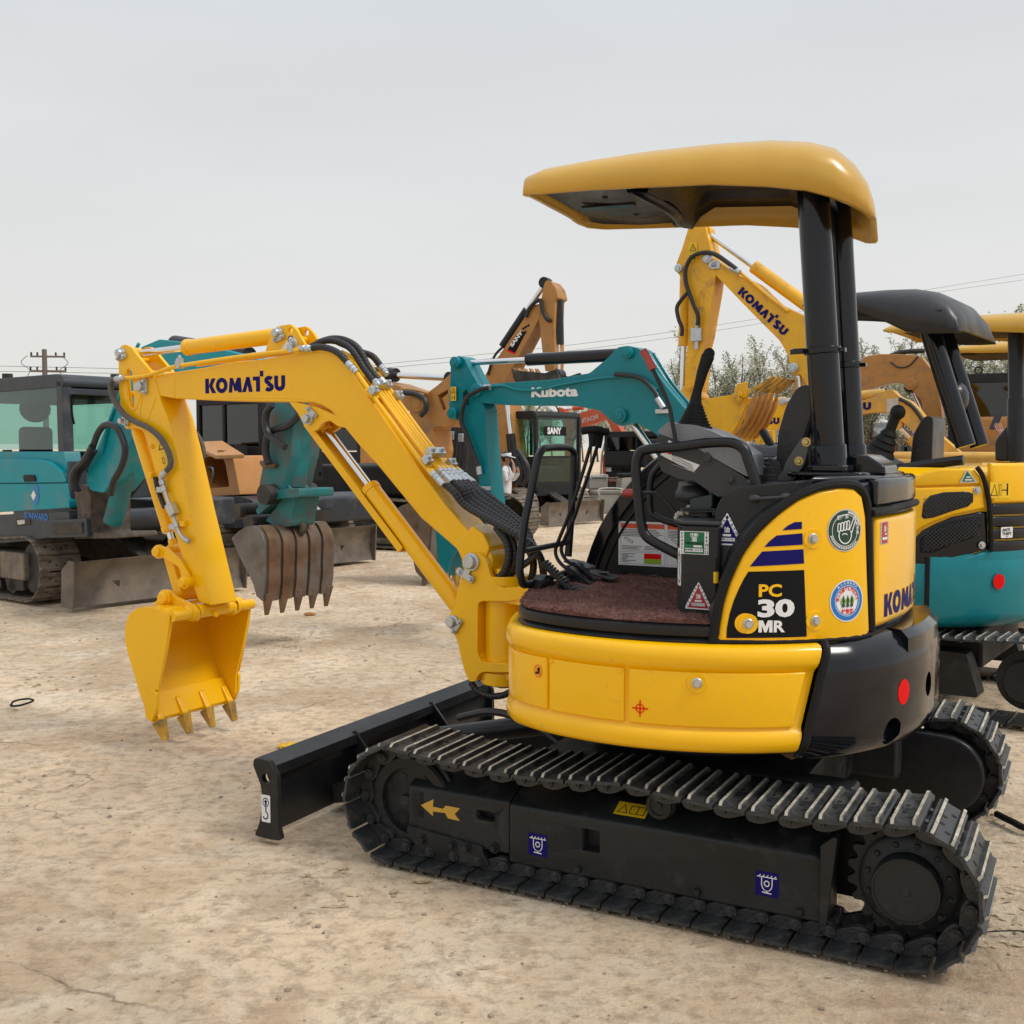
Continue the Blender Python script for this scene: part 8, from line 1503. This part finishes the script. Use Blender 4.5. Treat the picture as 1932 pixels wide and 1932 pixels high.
# ================================================================== ground
def ground_mat():
    m = bpy.data.materials.new('dry_dirt'); m.use_nodes = True; n = m.node_tree; b = n.nodes['Principled BSDF']; L = n.links.new
    tc = n.nodes.new('ShaderNodeTexCoord')
    def noise(s, d=6, r=.55, dist=0, vec=None):
        x = n.nodes.new('ShaderNodeTexNoise'); x.inputs['Scale'].default_value = s; x.inputs['Detail'].default_value = d; x.inputs['Roughness'].default_value = r; x.inputs['Distortion'].default_value = dist; L(vec or tc.outputs['Object'], x.inputs['Vector']); return x.outputs['Fac']
    def ramp(f, a, b_, lo=0, hi=1):
        x = n.nodes.new('ShaderNodeMapRange'); x.inputs['From Min'].default_value = a; x.inputs['From Max'].default_value = b_; x.inputs['To Min'].default_value = lo; x.inputs['To Max'].default_value = hi; L(f, x.inputs['Value']); return x.outputs[0]
    def mix(f, A, B_):
        x = n.nodes.new('ShaderNodeMix'); x.data_type = 'RGBA'; L(f, x.inputs['Factor'])
        for k, v in (('A', A), ('B', B_)):
            if isinstance(v, tuple): x.inputs[k].default_value = (*v, 1)
            else: L(v, x.inputs[k])
        return x.outputs['Result']
    big = noise(.55, 8, .6, .6); med = noise(2.2, 9, .65, .4); fine = noise(14, 10, .7); grit = noise(90, 6, .7)
    c = mix(ramp(big, .42, .56), (.58, .43, .285), (.75, .585, .41))
    c = mix(ramp(med, .48, .66), c, (.76, .64, .49)); c = mix(ramp(noise(1.1, 7, .6, .8), .56, .68, 0, .75), c, (.47, .32, .21))
    c = mix(ramp(fine, .47, .66, 0, .75), c, (.33, .24, .16)); c = mix(ramp(noise(3.4, 12, .8, 1.2), .56, .66, 0, .65), c, (.25, .195, .14))
    c = mix(ramp(grit, .60, .74, 0, .45), c, (.24, .18, .125)); c = mix(ramp(noise(45, 7, .7), .58, .70, 0, .6), c, (.66, .58, .46))
    ms = n.nodes.new('ShaderNodeMapping'); ms.inputs['Scale'].default_value = (.35, 2.2, 1); ms.inputs['Rotation'].default_value = (0, 0, .15); L(tc.outputs['Object'], ms.inputs[0]); c = mix(ramp(noise(5, 9, .7, .4, ms.outputs[0]), .52, .66, 0, .55), c, (.66, .53, .38)); c = mix(ramp(noise(9, 9, .7, .4, ms.outputs[0]), .56, .66, 0, .5), c, (.40, .30, .20))
    mp0 = n.nodes.new('ShaderNodeHueSaturation'); sb0 = ramp(noise(.38, 7, .55, 1.3), .52, .535, 1.04, 1.18); L(sb0, mp0.inputs['Value']); L(c, mp0.inputs['Color']); c = mp0.outputs[0]
    c = mix(ramp(noise(28, 12, .75), .52, .64, 0, .35), c, (.42, .31, .21)); c = mix(ramp(noise(36, 12, .75), .54, .64, 0, .45), c, (.74, .64, .50))
    # cracks
    mp = n.nodes.new('ShaderNodeMapping'); L(tc.outputs['Object'], mp.inputs[0]); nv = n.nodes.new('ShaderNodeTexNoise'); nv.inputs['Scale'].default_value = 2.5; nv.inputs['Detail'].default_value = 5; L(tc.outputs['Object'], nv.inputs['Vector'])
    av = n.nodes.new('ShaderNodeVectorMath'); av.operation = 'MULTIPLY_ADD'; av.inputs[1].default_value = (.5, .5, .5); L(nv.outputs['Color'], av.inputs[0]); L(mp.outputs[0], av.inputs[2])
    vo = n.nodes.new('ShaderNodeTexVoronoi'); vo.feature = 'DISTANCE_TO_EDGE'; vo.inputs['Scale'].default_value = .42; L(av.outputs[0], vo.inputs['Vector'])
    cr = ramp(vo.outputs['Distance'], .0, .004, .7, 0); crm = n.nodes.new('ShaderNodeMath'); crm.operation = 'MULTIPLY'; L(cr, crm.inputs[0]); L(ramp(noise(1.3, 3), .50, .6), crm.inputs[1])
    c = mix(crm.outputs[0], c, (.25, .18, .12))
    L(c, b.inputs['Base Color']); b.inputs['Roughness'].default_value = .93; b.inputs['Specular IOR Level'].default_value = .2
    ad = n.nodes.new('ShaderNodeMath'); ad.operation = 'MULTIPLY_ADD'; ad.inputs[1].default_value = .5; L(fine, ad.inputs[0]); L(med, ad.inputs[2])
    ad2 = n.nodes.new('ShaderNodeMath'); ad2.operation = 'MULTIPLY_ADD'; ad2.inputs[1].default_value = .16; L(grit, ad2.inputs[0]); L(ad.outputs[0], ad2.inputs[2])
    ad3 = n.nodes.new('ShaderNodeMath'); ad3.operation = 'MULTIPLY_ADD'; ad3.inputs[1].default_value = -.25; L(crm.outputs[0], ad3.inputs[0]); L(ad2.outputs[0], ad3.inputs[2])
    bp = n.nodes.new('ShaderNodeBump'); bp.inputs['Strength'].default_value = 1.0; bp.inputs['Distance'].default_value = .05; L(ad3.outputs[0], bp.inputs['Height']); L(bp.outputs[0], b.inputs['Normal'])
    return m
from mathutils import noise as mn
def gz(x, y):
    if abs(x) > 12 or y < -2 or y > 40: return 0
    r = math.hypot(x - .7, y - 4.2); k = min(1, max(0, (r - 1.9) / 1.5)) * .8
    return -.012 + k * (.022 * mn.noise((x * .8, y * .8, 0)) + .010 * mn.noise((x * 3, y * 3, 4)))  + .003 * mn.noise((x * 9, y * 9, 2))
mb = MB()
xs = [-600, -250, -100, -40, -20] + [-12 + 24 * i / 150 for i in range(151)] + [20, 40, 100, 250, 600]
ys = [-300, -60, -10] + [1.2 * (1.0235 ** i) for i in range(150)] + [60, 90, 150, 300, 900]
V = [(x, y, gz(x, y) if -12 <= x <= 12 else -.012) for y in ys for x in xs]; nx = len(xs)
mb.add(V, [(j * nx + i, j * nx + i + 1, (j + 1) * nx + i + 1, (j + 1) * nx + i) for j in range(len(ys) - 1) for i in range(nx - 1)])
g = obj('ground', mb, ground_mat(), kind='structure', flat=False, ang=80)
# ================================================================== people
def person(name, loc, rot, label, bones, skinm, clothes, group=None):
    """bones: chains of (point, radius) grown into one continuous body with a skin surface"""
    root = empty(name, None, label, 'person', None, loc); root.rotation_euler = (0, 0, rot)
    V, E_, Rr = [], [], []; idx = {}
    for ch in bones:
        prev = None
        for p, r in ch:
            k = tuple(round(c, 3) for c in p)
            if k not in idx: idx[k] = len(V); V.append(p); Rr.append(r)
            i = idx[k]
            if prev is not None and prev != i: E_.append((prev, i))
            prev = i
    me = bpy.data.meshes.new('body'); me.from_pydata(V, E_, []); o = bpy.data.objects.new('body', me); C.objects.link(o)
    sk = o.modifiers.new('skin', 'SKIN'); me.skin_vertices[0].data[0].use_root = True
    for i, r in enumerate(Rr): me.skin_vertices[0].data[i].radius = (r, r)
    sb_ = o.modifiers.new('sub', 'SUBSURF'); sb_.levels = 2; sb_.render_levels = 2
    bpy.context.view_layer.update(); m2 = bpy.data.meshes.new_from_object(o.evaluated_get(bpy.context.evaluated_depsgraph_get())); o.modifiers.clear(); o.data = m2; o.parent = root; m2.shade_smooth()
    m2.materials.clear()
    for m_ in [skinm] + [c[0] for c in clothes]: m2.materials.append(m_)
    for f in m2.polygons:
        c = f.center; f.material_index = 0
        for j, (m_, test) in enumerate(clothes):
            if test(c): f.material_index = j + 1
    return root
H = 1.5
def fingers(root_p, d, up, side, n=4, L=.07, r=.009, curl=.6):
    ch = []; root_p, d, up, side = Vector(root_p), Vector(d).normalized(), Vector(up).normalized(), Vector(side).normalized()
    for k in range(n):
        b = root_p + side * (.026 - .018 * k) + d * .035; l = L * (1, 1.08, 1, .8)[k] / 3; p = [b]
        for j in range(3): a = curl * (j + 1) / 2; p.append(p[-1] + (d * math.cos(a) + up * math.sin(a)) * l)
        ch.append([(tuple(root_p), .022)] + [(tuple(q), r * (1 - .08 * j)) for j, q in enumerate(p)])
    t = root_p + side * .03; ch.append([(tuple(root_p), .022), (tuple(t + side * .018 + d * .01), .011), (tuple(t + side * .03 + d * .035 + up * .015), .009)])
    return ch
pel = (0, 0, .78); ch = [[(pel, .125), ((0, 0, .92), .115), ((.0, 0, 1.08), .13), ((0, 0, 1.20), .10), ((0, 0, 1.25), .05), ((.01, 0, 1.30), .048), ((.02, 0, 1.35), .082), ((.02, 0, 1.41), .078)],
      [(pel, .125), ((0, .08, .70), .085), ((.01, .085, .42), .06), ((-.02, .085, .08), .045), ((.08, .09, .03), .035)], [(pel, .125), ((0, -.08, .70), .085), ((.03, -.085, .42), .06), ((.02, -.085, .08), .045), ((.12, -.09, .03), .035)],
      [((0, 0, 1.20), .10), ((0, .15, 1.17), .055), ((.10, .19, .98), .045), ((.22, .06, 1.10), .034), ((.24, -.02, 1.16), .024)], [((0, 0, 1.20), .10), ((0, -.15, 1.17), .055), ((.06, -.20, .96), .046), ((.19, -.14, 1.14), .036), ((.16, -.10, 1.27), .026)]]
ch += fingers((.16, -.10, 1.27), (-.3, .3, 1), (-.4, .3, .2), (0, 1, .1)); ch += fingers((.24, -.02, 1.16), (.1, -1, .3), (-1, 0, 0), (0, 0, 1))
p = person('person', (-.10, 18.6, 0), R(-12), 'person in a white top, jeans and white sun visor, arms folded up to the chin', ch, M['skin'], [(M['shirt'], lambda c: .74 < c.z < 1.24 and not (c.z > 1.12 and c.x > .15)), (M['jeans'], lambda c: .06 < c.z <= .76), (M['pblack'], lambda c: c.z <= .07)])
p.scale = (.9, .9, .95); obj('hair', MB().ball((-.008, 0, 1.40), (.088, .088, .10)), M['hair'], p); obj('visor_band', MB().lathe([(.094, 0), (.096, .045), (.090, .05)], (.01, 0, 1.41), (-.15, 0, 1), 24, caps=False), M['white'], p)
mb = MB(); P = [(.075 * math.cos(a) * 1.0, .092 * math.sin(a)) for a in [R(-80 + 20 * k) for k in range(9)]]; mb.prism([(a + .01, b) for a, b in P] + [(a * 2.1 + .03, b * 1.15) for a, b in P[::-1]], 1.425, 1.431, fn=lambda a, b, t: (a, b, t - a * .25)); obj('visor_peak', mb, M['white'], p)
mb = MB(); mb.ball((.105, 0, 1.345), (.02, .012, .018)); obj('nose', mb, M['skin'], p); 
for s in (1, -1): obj('lens', MB().ball((.092, s * .032, 1.372), (.012, .022, .014)), M['pblack'], p); obj('ear', MB().ball((.02, s * .088, 1.36), (.018, .010, .026)), M['skin'], p)
obj('mouth', MB().ball((.096, 0, 1.312), (.008, .022, .006)), M['rdp'], p)
pel = (0, 0, .95); ch = [[(pel, .15), ((0, 0, 1.15), .14), ((0, 0, 1.35), .155), ((0, 0, 1.47), .11), ((0, 0, 1.54), .06), ((.01, 0, 1.60), .058), ((.02, 0, 1.67), .092), ((.02, 0, 1.75), .088)],
      [(pel, .15), ((0, .1, .86), .10), ((.01, .1, .5), .07), ((-.02, .1, .09), .05), ((.1, .11, .03), .04)], [(pel, .15), ((0, -.1, .86), .10), ((.03, -.1, .5), .07), ((.02, -.1, .09), .05), ((.13, -.11, .03), .04)],
      [((0, 0, 1.47), .11), ((0, .19, 1.44), .065), ((.08, .24, 1.18), .05), ((.26, .18, 1.36), .04), ((.36, .12, 1.56), .03)], [((0, 0, 1.47), .11), ((0, -.19, 1.44), .065), ((.02, -.24, 1.16), .05), ((.06, -.22, .92), .04), ((.08, -.21, .84), .028)]]
ch += fingers((.36, .12, 1.56), (.2, -.1, 1), (-.2, -1, .1), (-1, .2, .2), L=.085); ch += fingers((.08, -.21, .84), (0, 0, -1), (1, 0, 0), (0, 1, 0))
p2 = person('person', (5.12, 11.0, .06), R(185), 'person in dark clothes raising a black phone behind the right canopy post', ch, M['skin'], [(M['darkcloth'], lambda c: .9 < c.z < 1.53 and not (c.x > .31)), (M['jeans'], lambda c: .08 < c.z <= .92), (M['pblack'], lambda c: c.z <= .09)])
obj('hair', MB().ball((-.01, 0, 1.74), (.10, .10, .105)), M['hair'], p2); obj('nose', MB().ball((.118, 0, 1.66), (.022, .014, .02)), M['skin'], p2); obj('mouth', MB().ball((.108, 0, 1.62), (.008, .024, .006)), M['rdp'], p2)
for s in (1, -1): obj('ear', MB().ball((.02, s * .096, 1.68), (.02, .012, .03)), M['skin'], p2); obj('eye', MB().ball((.108, s * .034, 1.69), (.01, .014, .009)), M['pblack'], p2)
ph = obj('phone', MB().box((0, 0, 0), (.016, .085, .17)), M['black']); tag(ph, 'black phone held up in a hand behind the right canopy post', 'phone'); ph.location = (4.76, 10.93, 1.74); ph.rotation_euler = (0, R(-25), R(200))

# ================================================================== delivery scooter, barrel, boxes
def place(o, x, y, rz=0): o.location = (x, y, 0); o.rotation_euler = (0, 0, rz); return o
sc_ = place(empty('scooter', None, 'dusty pale scooter with a wire basket, behind the clean grey blade', 'scooter'), 3.0, 25.4, R(20))
for x in (-.5, .55): mb = MB().lathe([(.18, -.05), (.23, -.04), (.24, 0), (.23, .04), (.18, .05)], (x, 0, .24), (0, 1, 0), 28); mb.cyl((x, -.04, .24), (x, .04, .24), .19, n=24); obj('wheel', mb, M['rubber'], sc_)
part('body', MB().prism(rnd_corners([(-.62, .45), (-.6, .80), (-.1, .82), (.05, .40), (.35, .36), (.42, 1.05), (.52, 1.08), (.52, .30), (.0, .25), (-.4, .32)], .06, 4), -.14, .14), M['box_grey'], sc_, .04, seg=3); part('seat', MB().box((-.32, 0, .86), (.6, .26, .10)), M['rubber'], sc_, .04, seg=3)
obj('handlebar', MB().tube([(.40, -.32, 1.14), (.47, -.12, 1.10), (.47, .12, 1.10), (.40, .32, 1.14)], .018, 8), M['rubber'], sc_); obj('headlight', MB().ball((.56, 0, 1.12), (.14, .16, .10)), M['cream'], sc_)
mb = MB()
for z in (.70, .80, .90, 1.0): mb.tube(rnd_corners([(.58, -.2, z), (.95, -.2, z), (.95, .2, z), (.58, .2, z)], .04, 3), .01, 4, 1, closed=True)
for k in range(6):
    for s in (1, -1): mb.cyl((.6 + .066 * k, s * .2, .70), (.6 + .066 * k, s * .2, 1.0), .009, n=4); mb.cyl((.95, -.2 + .08 * k, .70), (.95, -.2 + .08 * k, 1.0), .009, n=4)
obj('wire_basket', mb, M['dwhite'], sc_, kind='stuff')
for (x, y, z, d, lab) in ((2.15, 25.2, 0, (.62, .5, .52), 'grey lidded delivery box under a stack of crates'), (1.95, 25.7, .53, (.46, .4, .30), 'small dusty crate stacked on the grey delivery boxes'), (2.62, 25.3, 0, (.50, .5, .50), 'grey lidded delivery box nearest the scooter')):
    b_ = place(empty('delivery_box', None, lab, 'box'), x, y, R(12)); b_.location.z = z; part('box_body', MB().box((0, 0, d[2] * .42), (d[0], d[1], d[2] * .84)), M['box_grey'], b_, .03); part('box_lid', MB().box((0, 0, d[2] * .92), (d[0] * 1.06, d[1] * 1.06, d[2] * .16)), M['box_grey'], b_, .03)
    obj('box_handle', MB().tube([(-d[0] * .4, -d[1] * .55, d[2] * .8), (-d[0] * .4, -d[1] * .6, d[2] * 1.08), (d[0] * .4, -d[1] * .6, d[2] * 1.08), (d[0] * .4, -d[1] * .55, d[2] * .8)], .014, 6), M['dwhite'], b_)
j = place(empty('jerrycan', None, 'cream plastic jerrycan lying between the boxes and the scooter', 'jerrycan'), 2.75, 24.7, R(15)); part('can_body', MB().prism(rnd_corners([(-.3, .02), (-.3, .25), (.2, .30), (.3, .20), (.3, .05)], .06, 4), -.13, .13), M['cream'], j, .04, seg=3); obj('can_cap', MB().cyl((.29, 0, .2), (.36, 0, .22), .035, n=14), M['cream'], j)
br = place(empty('barrel', None, 'blue plastic barrel standing behind the black cab', 'barrel'), 1.28, 25.6); obj('barrel_body', MB().lathe([(.26, 0), (.29, .03), (.30, .3), (.31, .32), (.30, .34), (.30, .6), (.31, .62), (.30, .64), (.29, .92), (.25, .95)], (0, 0, .25), (0, 0, 1), 28), M['barrel'], br)
bs = place(empty('basin', None, 'dark basin of pink and white rubbish beyond the brown bucket', 'basin'), -2.55, 13.6); bs.location.z = .55; obj('basin_bowl', MB().lathe([(.10, -.16), (.26, -.12), (.32, 0), (.33, .02), (.31, .01), (.2, -.02), (.0, -.02)], (0, 0, .16), (0, 0, 1), 30, caps=False), M['dgrey'], bs); obj('plastic_bag', MB().ball((0, 0, .18), (.22, .2, .10)), M['dwhite'], bs)
wbk = place(empty('bucket_pail', None, 'small white pail seen under the big yellow boom', 'pail'), -1.35, 19.0); wbk.location.z = .55; obj('pail_body', MB().lathe([(.12, 0), (.16, .30), (.165, .31)], (0, 0, 0), (0, 0, 1), 22), M['white'], wbk)
# far shed and a parked van, right
sh = place(empty('shed', None, 'low brick shed with a pale sheet roof, far right behind the booms', 'building'), 24.5, 62, 0); part('wall', MB().box((0, 0, 1.1), (9, 4, 2.2)), M['brick'], sh, .0); part('roof', MB().prism([(-2.3, 2.2), (0, 2.9), (2.3, 2.2), (2.3, 2.1), (-2.3, 2.1)], -4.8, 4.8, fn=lambda a, b, t: (t, a, b)), M['roofw'], sh, .0)
for k in range(4): part('window', MB().box((-3.2 + 2.1 * k, -2.02, 1.3), (1.0, .06, .8)), M['glass_dark'], sh, 0)
# ================================================================== utility pole and wires
pl_ = place(empty('utility_pole', None, 'weathered utility pole with three cross arms above the left cab', 'utility pole'), -26.0, 62, R(8)); obj('pole_shaft', MB().cyl((0, 0, -.2), (0, 0, 6.95), .17, .13, n=14), M['pole'], pl_)
for k, (z, a, b) in enumerate(((6.55, -.75, 1.1), (5.75, -.8, 1.15), (4.85, -1.1, .9))):
    part('cross_arm', MB().box(((a + b) / 2, 0, z), (b - a, .12, .10)), M['pole'], pl_, .01)
    for x in (a + .05, a * .5, b * .55, b - .05): obj('insulator', MB().lathe([(.03, 0), (.07, .05), (.03, .08), (.07, .13), (.02, .2)], (x, 0, z + .05), (0, 0, 1), 10), M['iron'], pl_)
for k, s in enumerate((-1, 1)): obj('jumper_wire', MB().tube([(s * .9, 0, 6.6), (s * 1.25, 0, 6.2), (s * .8, 0, 5.8), (s * .95, 0, 5.3), (s * .5, 0, 4.9)], .018, 5), M['iron'], pl_)
def wire(label, pts, r=.013):
    o = obj('power_line', MB().tube(pts, r, 5, 8), M['iron']); tag(o, label, 'cable', 'power lines behind the yard')
def wp(u, v, d): q = ray(u, v); t = d / q[1]; return (q[0] * t, d, CAM_H + q[2] * t)
wire('upper overhead line crossing from mid sky to the top right', [wp(-30, 690, 62), wp(560, 700, 70), wp(750, 684, 74), wp(1100, 648, 80), wp(1400, 606, 88), wp(1740, 548, 100), wp(1990, 508, 110)]); wire('lower overhead line just under the upper one', [wp(-30, 700, 62), wp(560, 708, 70), wp(750, 692, 74), wp(1100, 659, 80), wp(1400, 616, 88), wp(1740, 556, 100), wp(1990, 520, 110)])
# ================================================================== trees
def tree_mesh(seed, Ht, spread, nl, leaf, dens=1):
    rt = random.Random(seed); mb = MB(); ml = MB(); ends = []
    def limb(p, d, L, r, lev):
        P = [p]; dd = d.copy()
        for k in range(3): dd = (dd + Vector((rt.uniform(-.12, .12), rt.uniform(-.12, .12), rt.uniform(.0, .15)))).normalized(); P.append(P[-1] + dd * L / 3)
        mb.tube(P, lambda t: r * (1 - .7 * t), 5 if lev else 7, 1)
        if lev < 2:
            for k in range(9 if lev == 0 else 4):
                t = rt.uniform(.25, .98) if lev == 0 else rt.uniform(.3, 1); i = min(int(t * 3), 2); q = P[i].lerp(P[i + 1], t * 3 - i); a = rt.uniform(0, 6.28); s = spread if lev == 0 else .7
                limb(q, (Vector((math.cos(a) * s, math.sin(a) * s, 1)).normalized()), L * (.42 if lev == 0 else .5) * (1.15 - t * .6), r * .42, lev + 1)
        ends.append((P, L, lev))
    limb(Vector((0, 0, -.1)), Vector((0, 0, 1)), Ht, Ht * .013, 0)
    for P, L, lev in ends:
        n = int(nl * (1.2 if lev == 2 else .9) * L / Ht * 3)
        for k in range(n):
            t = rt.uniform(.15 if lev else .35, 1); i = min(int(t * 3), 2); q = P[i].lerp(P[i + 1], t * 3 - i) + Vector([rt.gauss(0, .09 * (1 + L * .3)) for _ in range(3)])
            a = Vector([rt.uniform(-1, 1) for _ in range(3)]).normalized() * leaf * rt.uniform(.5, 1.2); b = a.orthogonal().normalized() * leaf * .6; ml.add([q - a * .5 - b * .4, q + b * .6, q + a * .7, q - b * .6], [(0, 1, 2, 3)], 0 if rt.random() < .6 else 1)
    return mb, ml
LG = [mat('grey_green_leaves', (.32, .34, .21), .8, var=.35, scale=1), mat('pale_blossom_leaves', (.58, .57, .48), .85, var=.25, scale=1)]; BK = mat('dark_bark', (.11, .10, .085), .9)
protos = []
for k, (Ht, sp_, nl) in enumerate(((7.6, .40, 90), (7.0, .50, 100), (8.2, .36, 85), (6.3, .6, 110))):
    a, b = tree_mesh(40 + k, Ht, sp_, nl, .12); t = empty('poplar_tree', None); tr = obj('trunk', a, BK, t); cr = obj('crown', b, LG, t, flat=True, recalc=False); protos.append((t, tr, cr))
rt = random.Random(11); cnt = 0
def put(x, y, k, s, rz, label, group):
    global cnt
    t0, tr, cr = protos[k]
    if not t0.get('label'): t = t0
    else:
        t = t0.copy(); C.objects.link(t)
        for c in (tr, cr): d = c.copy(); C.objects.link(d); d.parent = t
    t.location = (x, y, 0); t.rotation_euler = (0, 0, rz); t.scale = (s * 1.35, s * 1.35, s * rt.uniform(.92, 1.08)); t['label'] = label; t['category'] = 'tree'; t['group'] = group; cnt += 1
for i in range(88):
    x = 8.0 + i * .36 + rt.uniform(-.4, .4)
    put(x, 60 + rt.uniform(-2.5, 6), rt.randrange(3), rt.uniform(.60, .78) * (1 + .002 * i), rt.uniform(0, 6.28), 'slender budding poplar in the tall row behind the yellow machines', 'tall poplars behind the yard')
for i in range(30):
    x = -8 + i * 1.25 + rt.uniform(-.5, .5)
    put(x, 118 + rt.uniform(-4, 6), 3 if rt.random() < .6 else 1, rt.uniform(.75, 1.1), rt.uniform(0, 6.28), 'low leafy tree in the hazy far row left of the tall poplars', 'low far trees behind the yard')
# ================================================================== litter on the ground
rl = random.Random(21); mb = MB()
for k in range(1000):
    y = rl.uniform(1.5, 14) ** 1 if k % 3 else rl.uniform(1.6, 5); x = (rl.uniform(-.52, .52)) * y * 1.02; r = rl.choice((.002, .002, .003, .003, .004, .005, .008)) * (1 + y * .08); z = gz(x, y)
    n = 5; mb.loft([[(x + r * c_ * math.cos(a + k) * rl.uniform(.7, 1.2), y + r * c_ * math.sin(a + k) * rl.uniform(.7, 1.2), z + h_) for a in [i * 1.2566 for i in range(n)]] for c_, h_ in ((1, -.001), (.9, r * .5), (.3, r * .8))])
obj('pebbles', mb, M['stone'], kind='stuff', flat=True)
mb = MB()
def flake(mb, x, y, L, w_, a, z=None):
    z = gz(x, y) + .003 if z is None else z; d = Vector((math.cos(a), math.sin(a), 0)); n = Vector((-d.y, d.x, 0)); P = Vector((x, y, z)); mb.add([P - d * L / 2, P - n * w_ / 2 + Vector((0, 0, w_ * .3)), P + d * L / 2 + Vector((0, 0, w_ * .4)), P + n * w_ / 2 + Vector((0, 0, w_ * .1))], [(0, 1, 2, 3)])
def gp(u, v): q = ray(u, v); t = -CAM_H / q[2]; return (q[0] * t, q[1] * t)
for (u, v, n, s) in ((600, 1645, 26, .02), (520, 1215, 40, .05), (560, 1200, 30, .05), (760, 1160, 20, .05), (60, 1470, 18, .04), (1890, 1700, 50, .035), (1900, 1760, 40, .035), (1880, 1560, 18, .04), (1150, 1000, 12, .1), (620, 1700, 16, .03), (100, 1280, 30, .06)):
    cx, cy = gp(u, v)
    for k in range(n): flake(mb, cx + rl.gauss(0, s * 3), cy + rl.gauss(0, s * 4), rl.uniform(.5, 1.6) * s, rl.uniform(.15, .5) * s, rl.uniform(0, 3.14))
for k in range(500): y = rl.uniform(2, 16); flake(mb, rl.uniform(-.5, .5) * y, y, rl.uniform(.01, .05), rl.uniform(.003, .010), rl.uniform(-.6, .6))
obj('wood_chips', mb, M['wood'], kind='stuff', flat=True, recalc=False)
def lit(name, u, v, L, w_, h_, m, label, cat, a=0):
    x, y = gp(u, v); rg = []; o_ = Vector((x, y, gz(x, y) + h_ * .4)); d = Vector((math.cos(a), math.sin(a), 0)); n = Vector((-d.y, d.x, 0))
    for k in range(7): t = k / 6 - .5; f = max(.12, 1 - (2 * t) ** 2) ** .5 * rl.uniform(.75, 1.2); rg.append([tuple(o_ + d * L * t + n * w_ * f * math.cos(b) * rl.uniform(.7, 1.2) + Vector((0, 0, h_ * f * math.sin(b) * .5))) for b in [i * .9 for i in range(7)]])
    tag(obj(name, MB().loft(rg), m, flat=True), label, cat)
lit('paper_scrap', 796, 1659, .06, .02, .02, M['wood'], 'crumpled pale scrap touching the near track shoes', 'litter'); lit('paper_scrap', 744, 1679, .035, .014, .016, M['wood'], 'small crumpled scrap in front of the near track', 'litter', 1); lit('dead_leaf', 648, 1635, .04, .012, .012, M['wood'], 'curled dead leaf left of the near track', 'leaf', .6); lit('wood_splinter', 632, 1705, .09, .009, .006, M['wood'], 'long pale splinter lying alone in the foreground dirt', 'litter', .05); lit('broken_brick', 585, 1159, .11, .03, .035, M['caramel'], 'orange brick fragment right of the brown bucket teeth', 'brick', 0)
lit('stone', 717, 1003, .13, .05, .07, M['stone'], 'grey stone alone on the bare dirt in the distance', 'stone'); lit('yellow_wrapper', 545, 1407, .10, .05, .03, M['yel_st'], 'yellow wrapper lying behind the black blade', 'litter')
c = gp(40, 1330); mb = MB().tube([(c[0] +   .05 * math.cos(a) * (1 + .2 * math.sin(3 * a)), c[1] + .09 * math.sin(a), .015) for a in [k * .6 for k in range(10)]], .006, 6, closed=True); tag(obj('rubber_loop', mb, M['rubber']), 'small black rubber loop lying on the dirt at the left', 'rubber ring')
a, b, c, d = gp(1880, 1545), gp(1910, 1560), gp(1940, 1572), gp(1990, 1560); mb = MB().tube([(p[0], p[1], .02) for p in (a, b, c, d)], .014, 8); tag(obj('old_hose', mb, M['rubber']), 'dark hose end lying behind the far track at the right edge', 'hose')
a, b = gp(1860, 1762), gp(1990, 1768); mb = MB().tube([(a[0], a[1], .006), ((a[0] + b[0]) / 2, (a[1] + b[1]) / 2 + .01, .01), (b[0], b[1], .006)], .0022, 5); tag(obj('thin_wire', mb, M['rubber']), 'thin dark wire on the dirt right of the near track', 'wire')
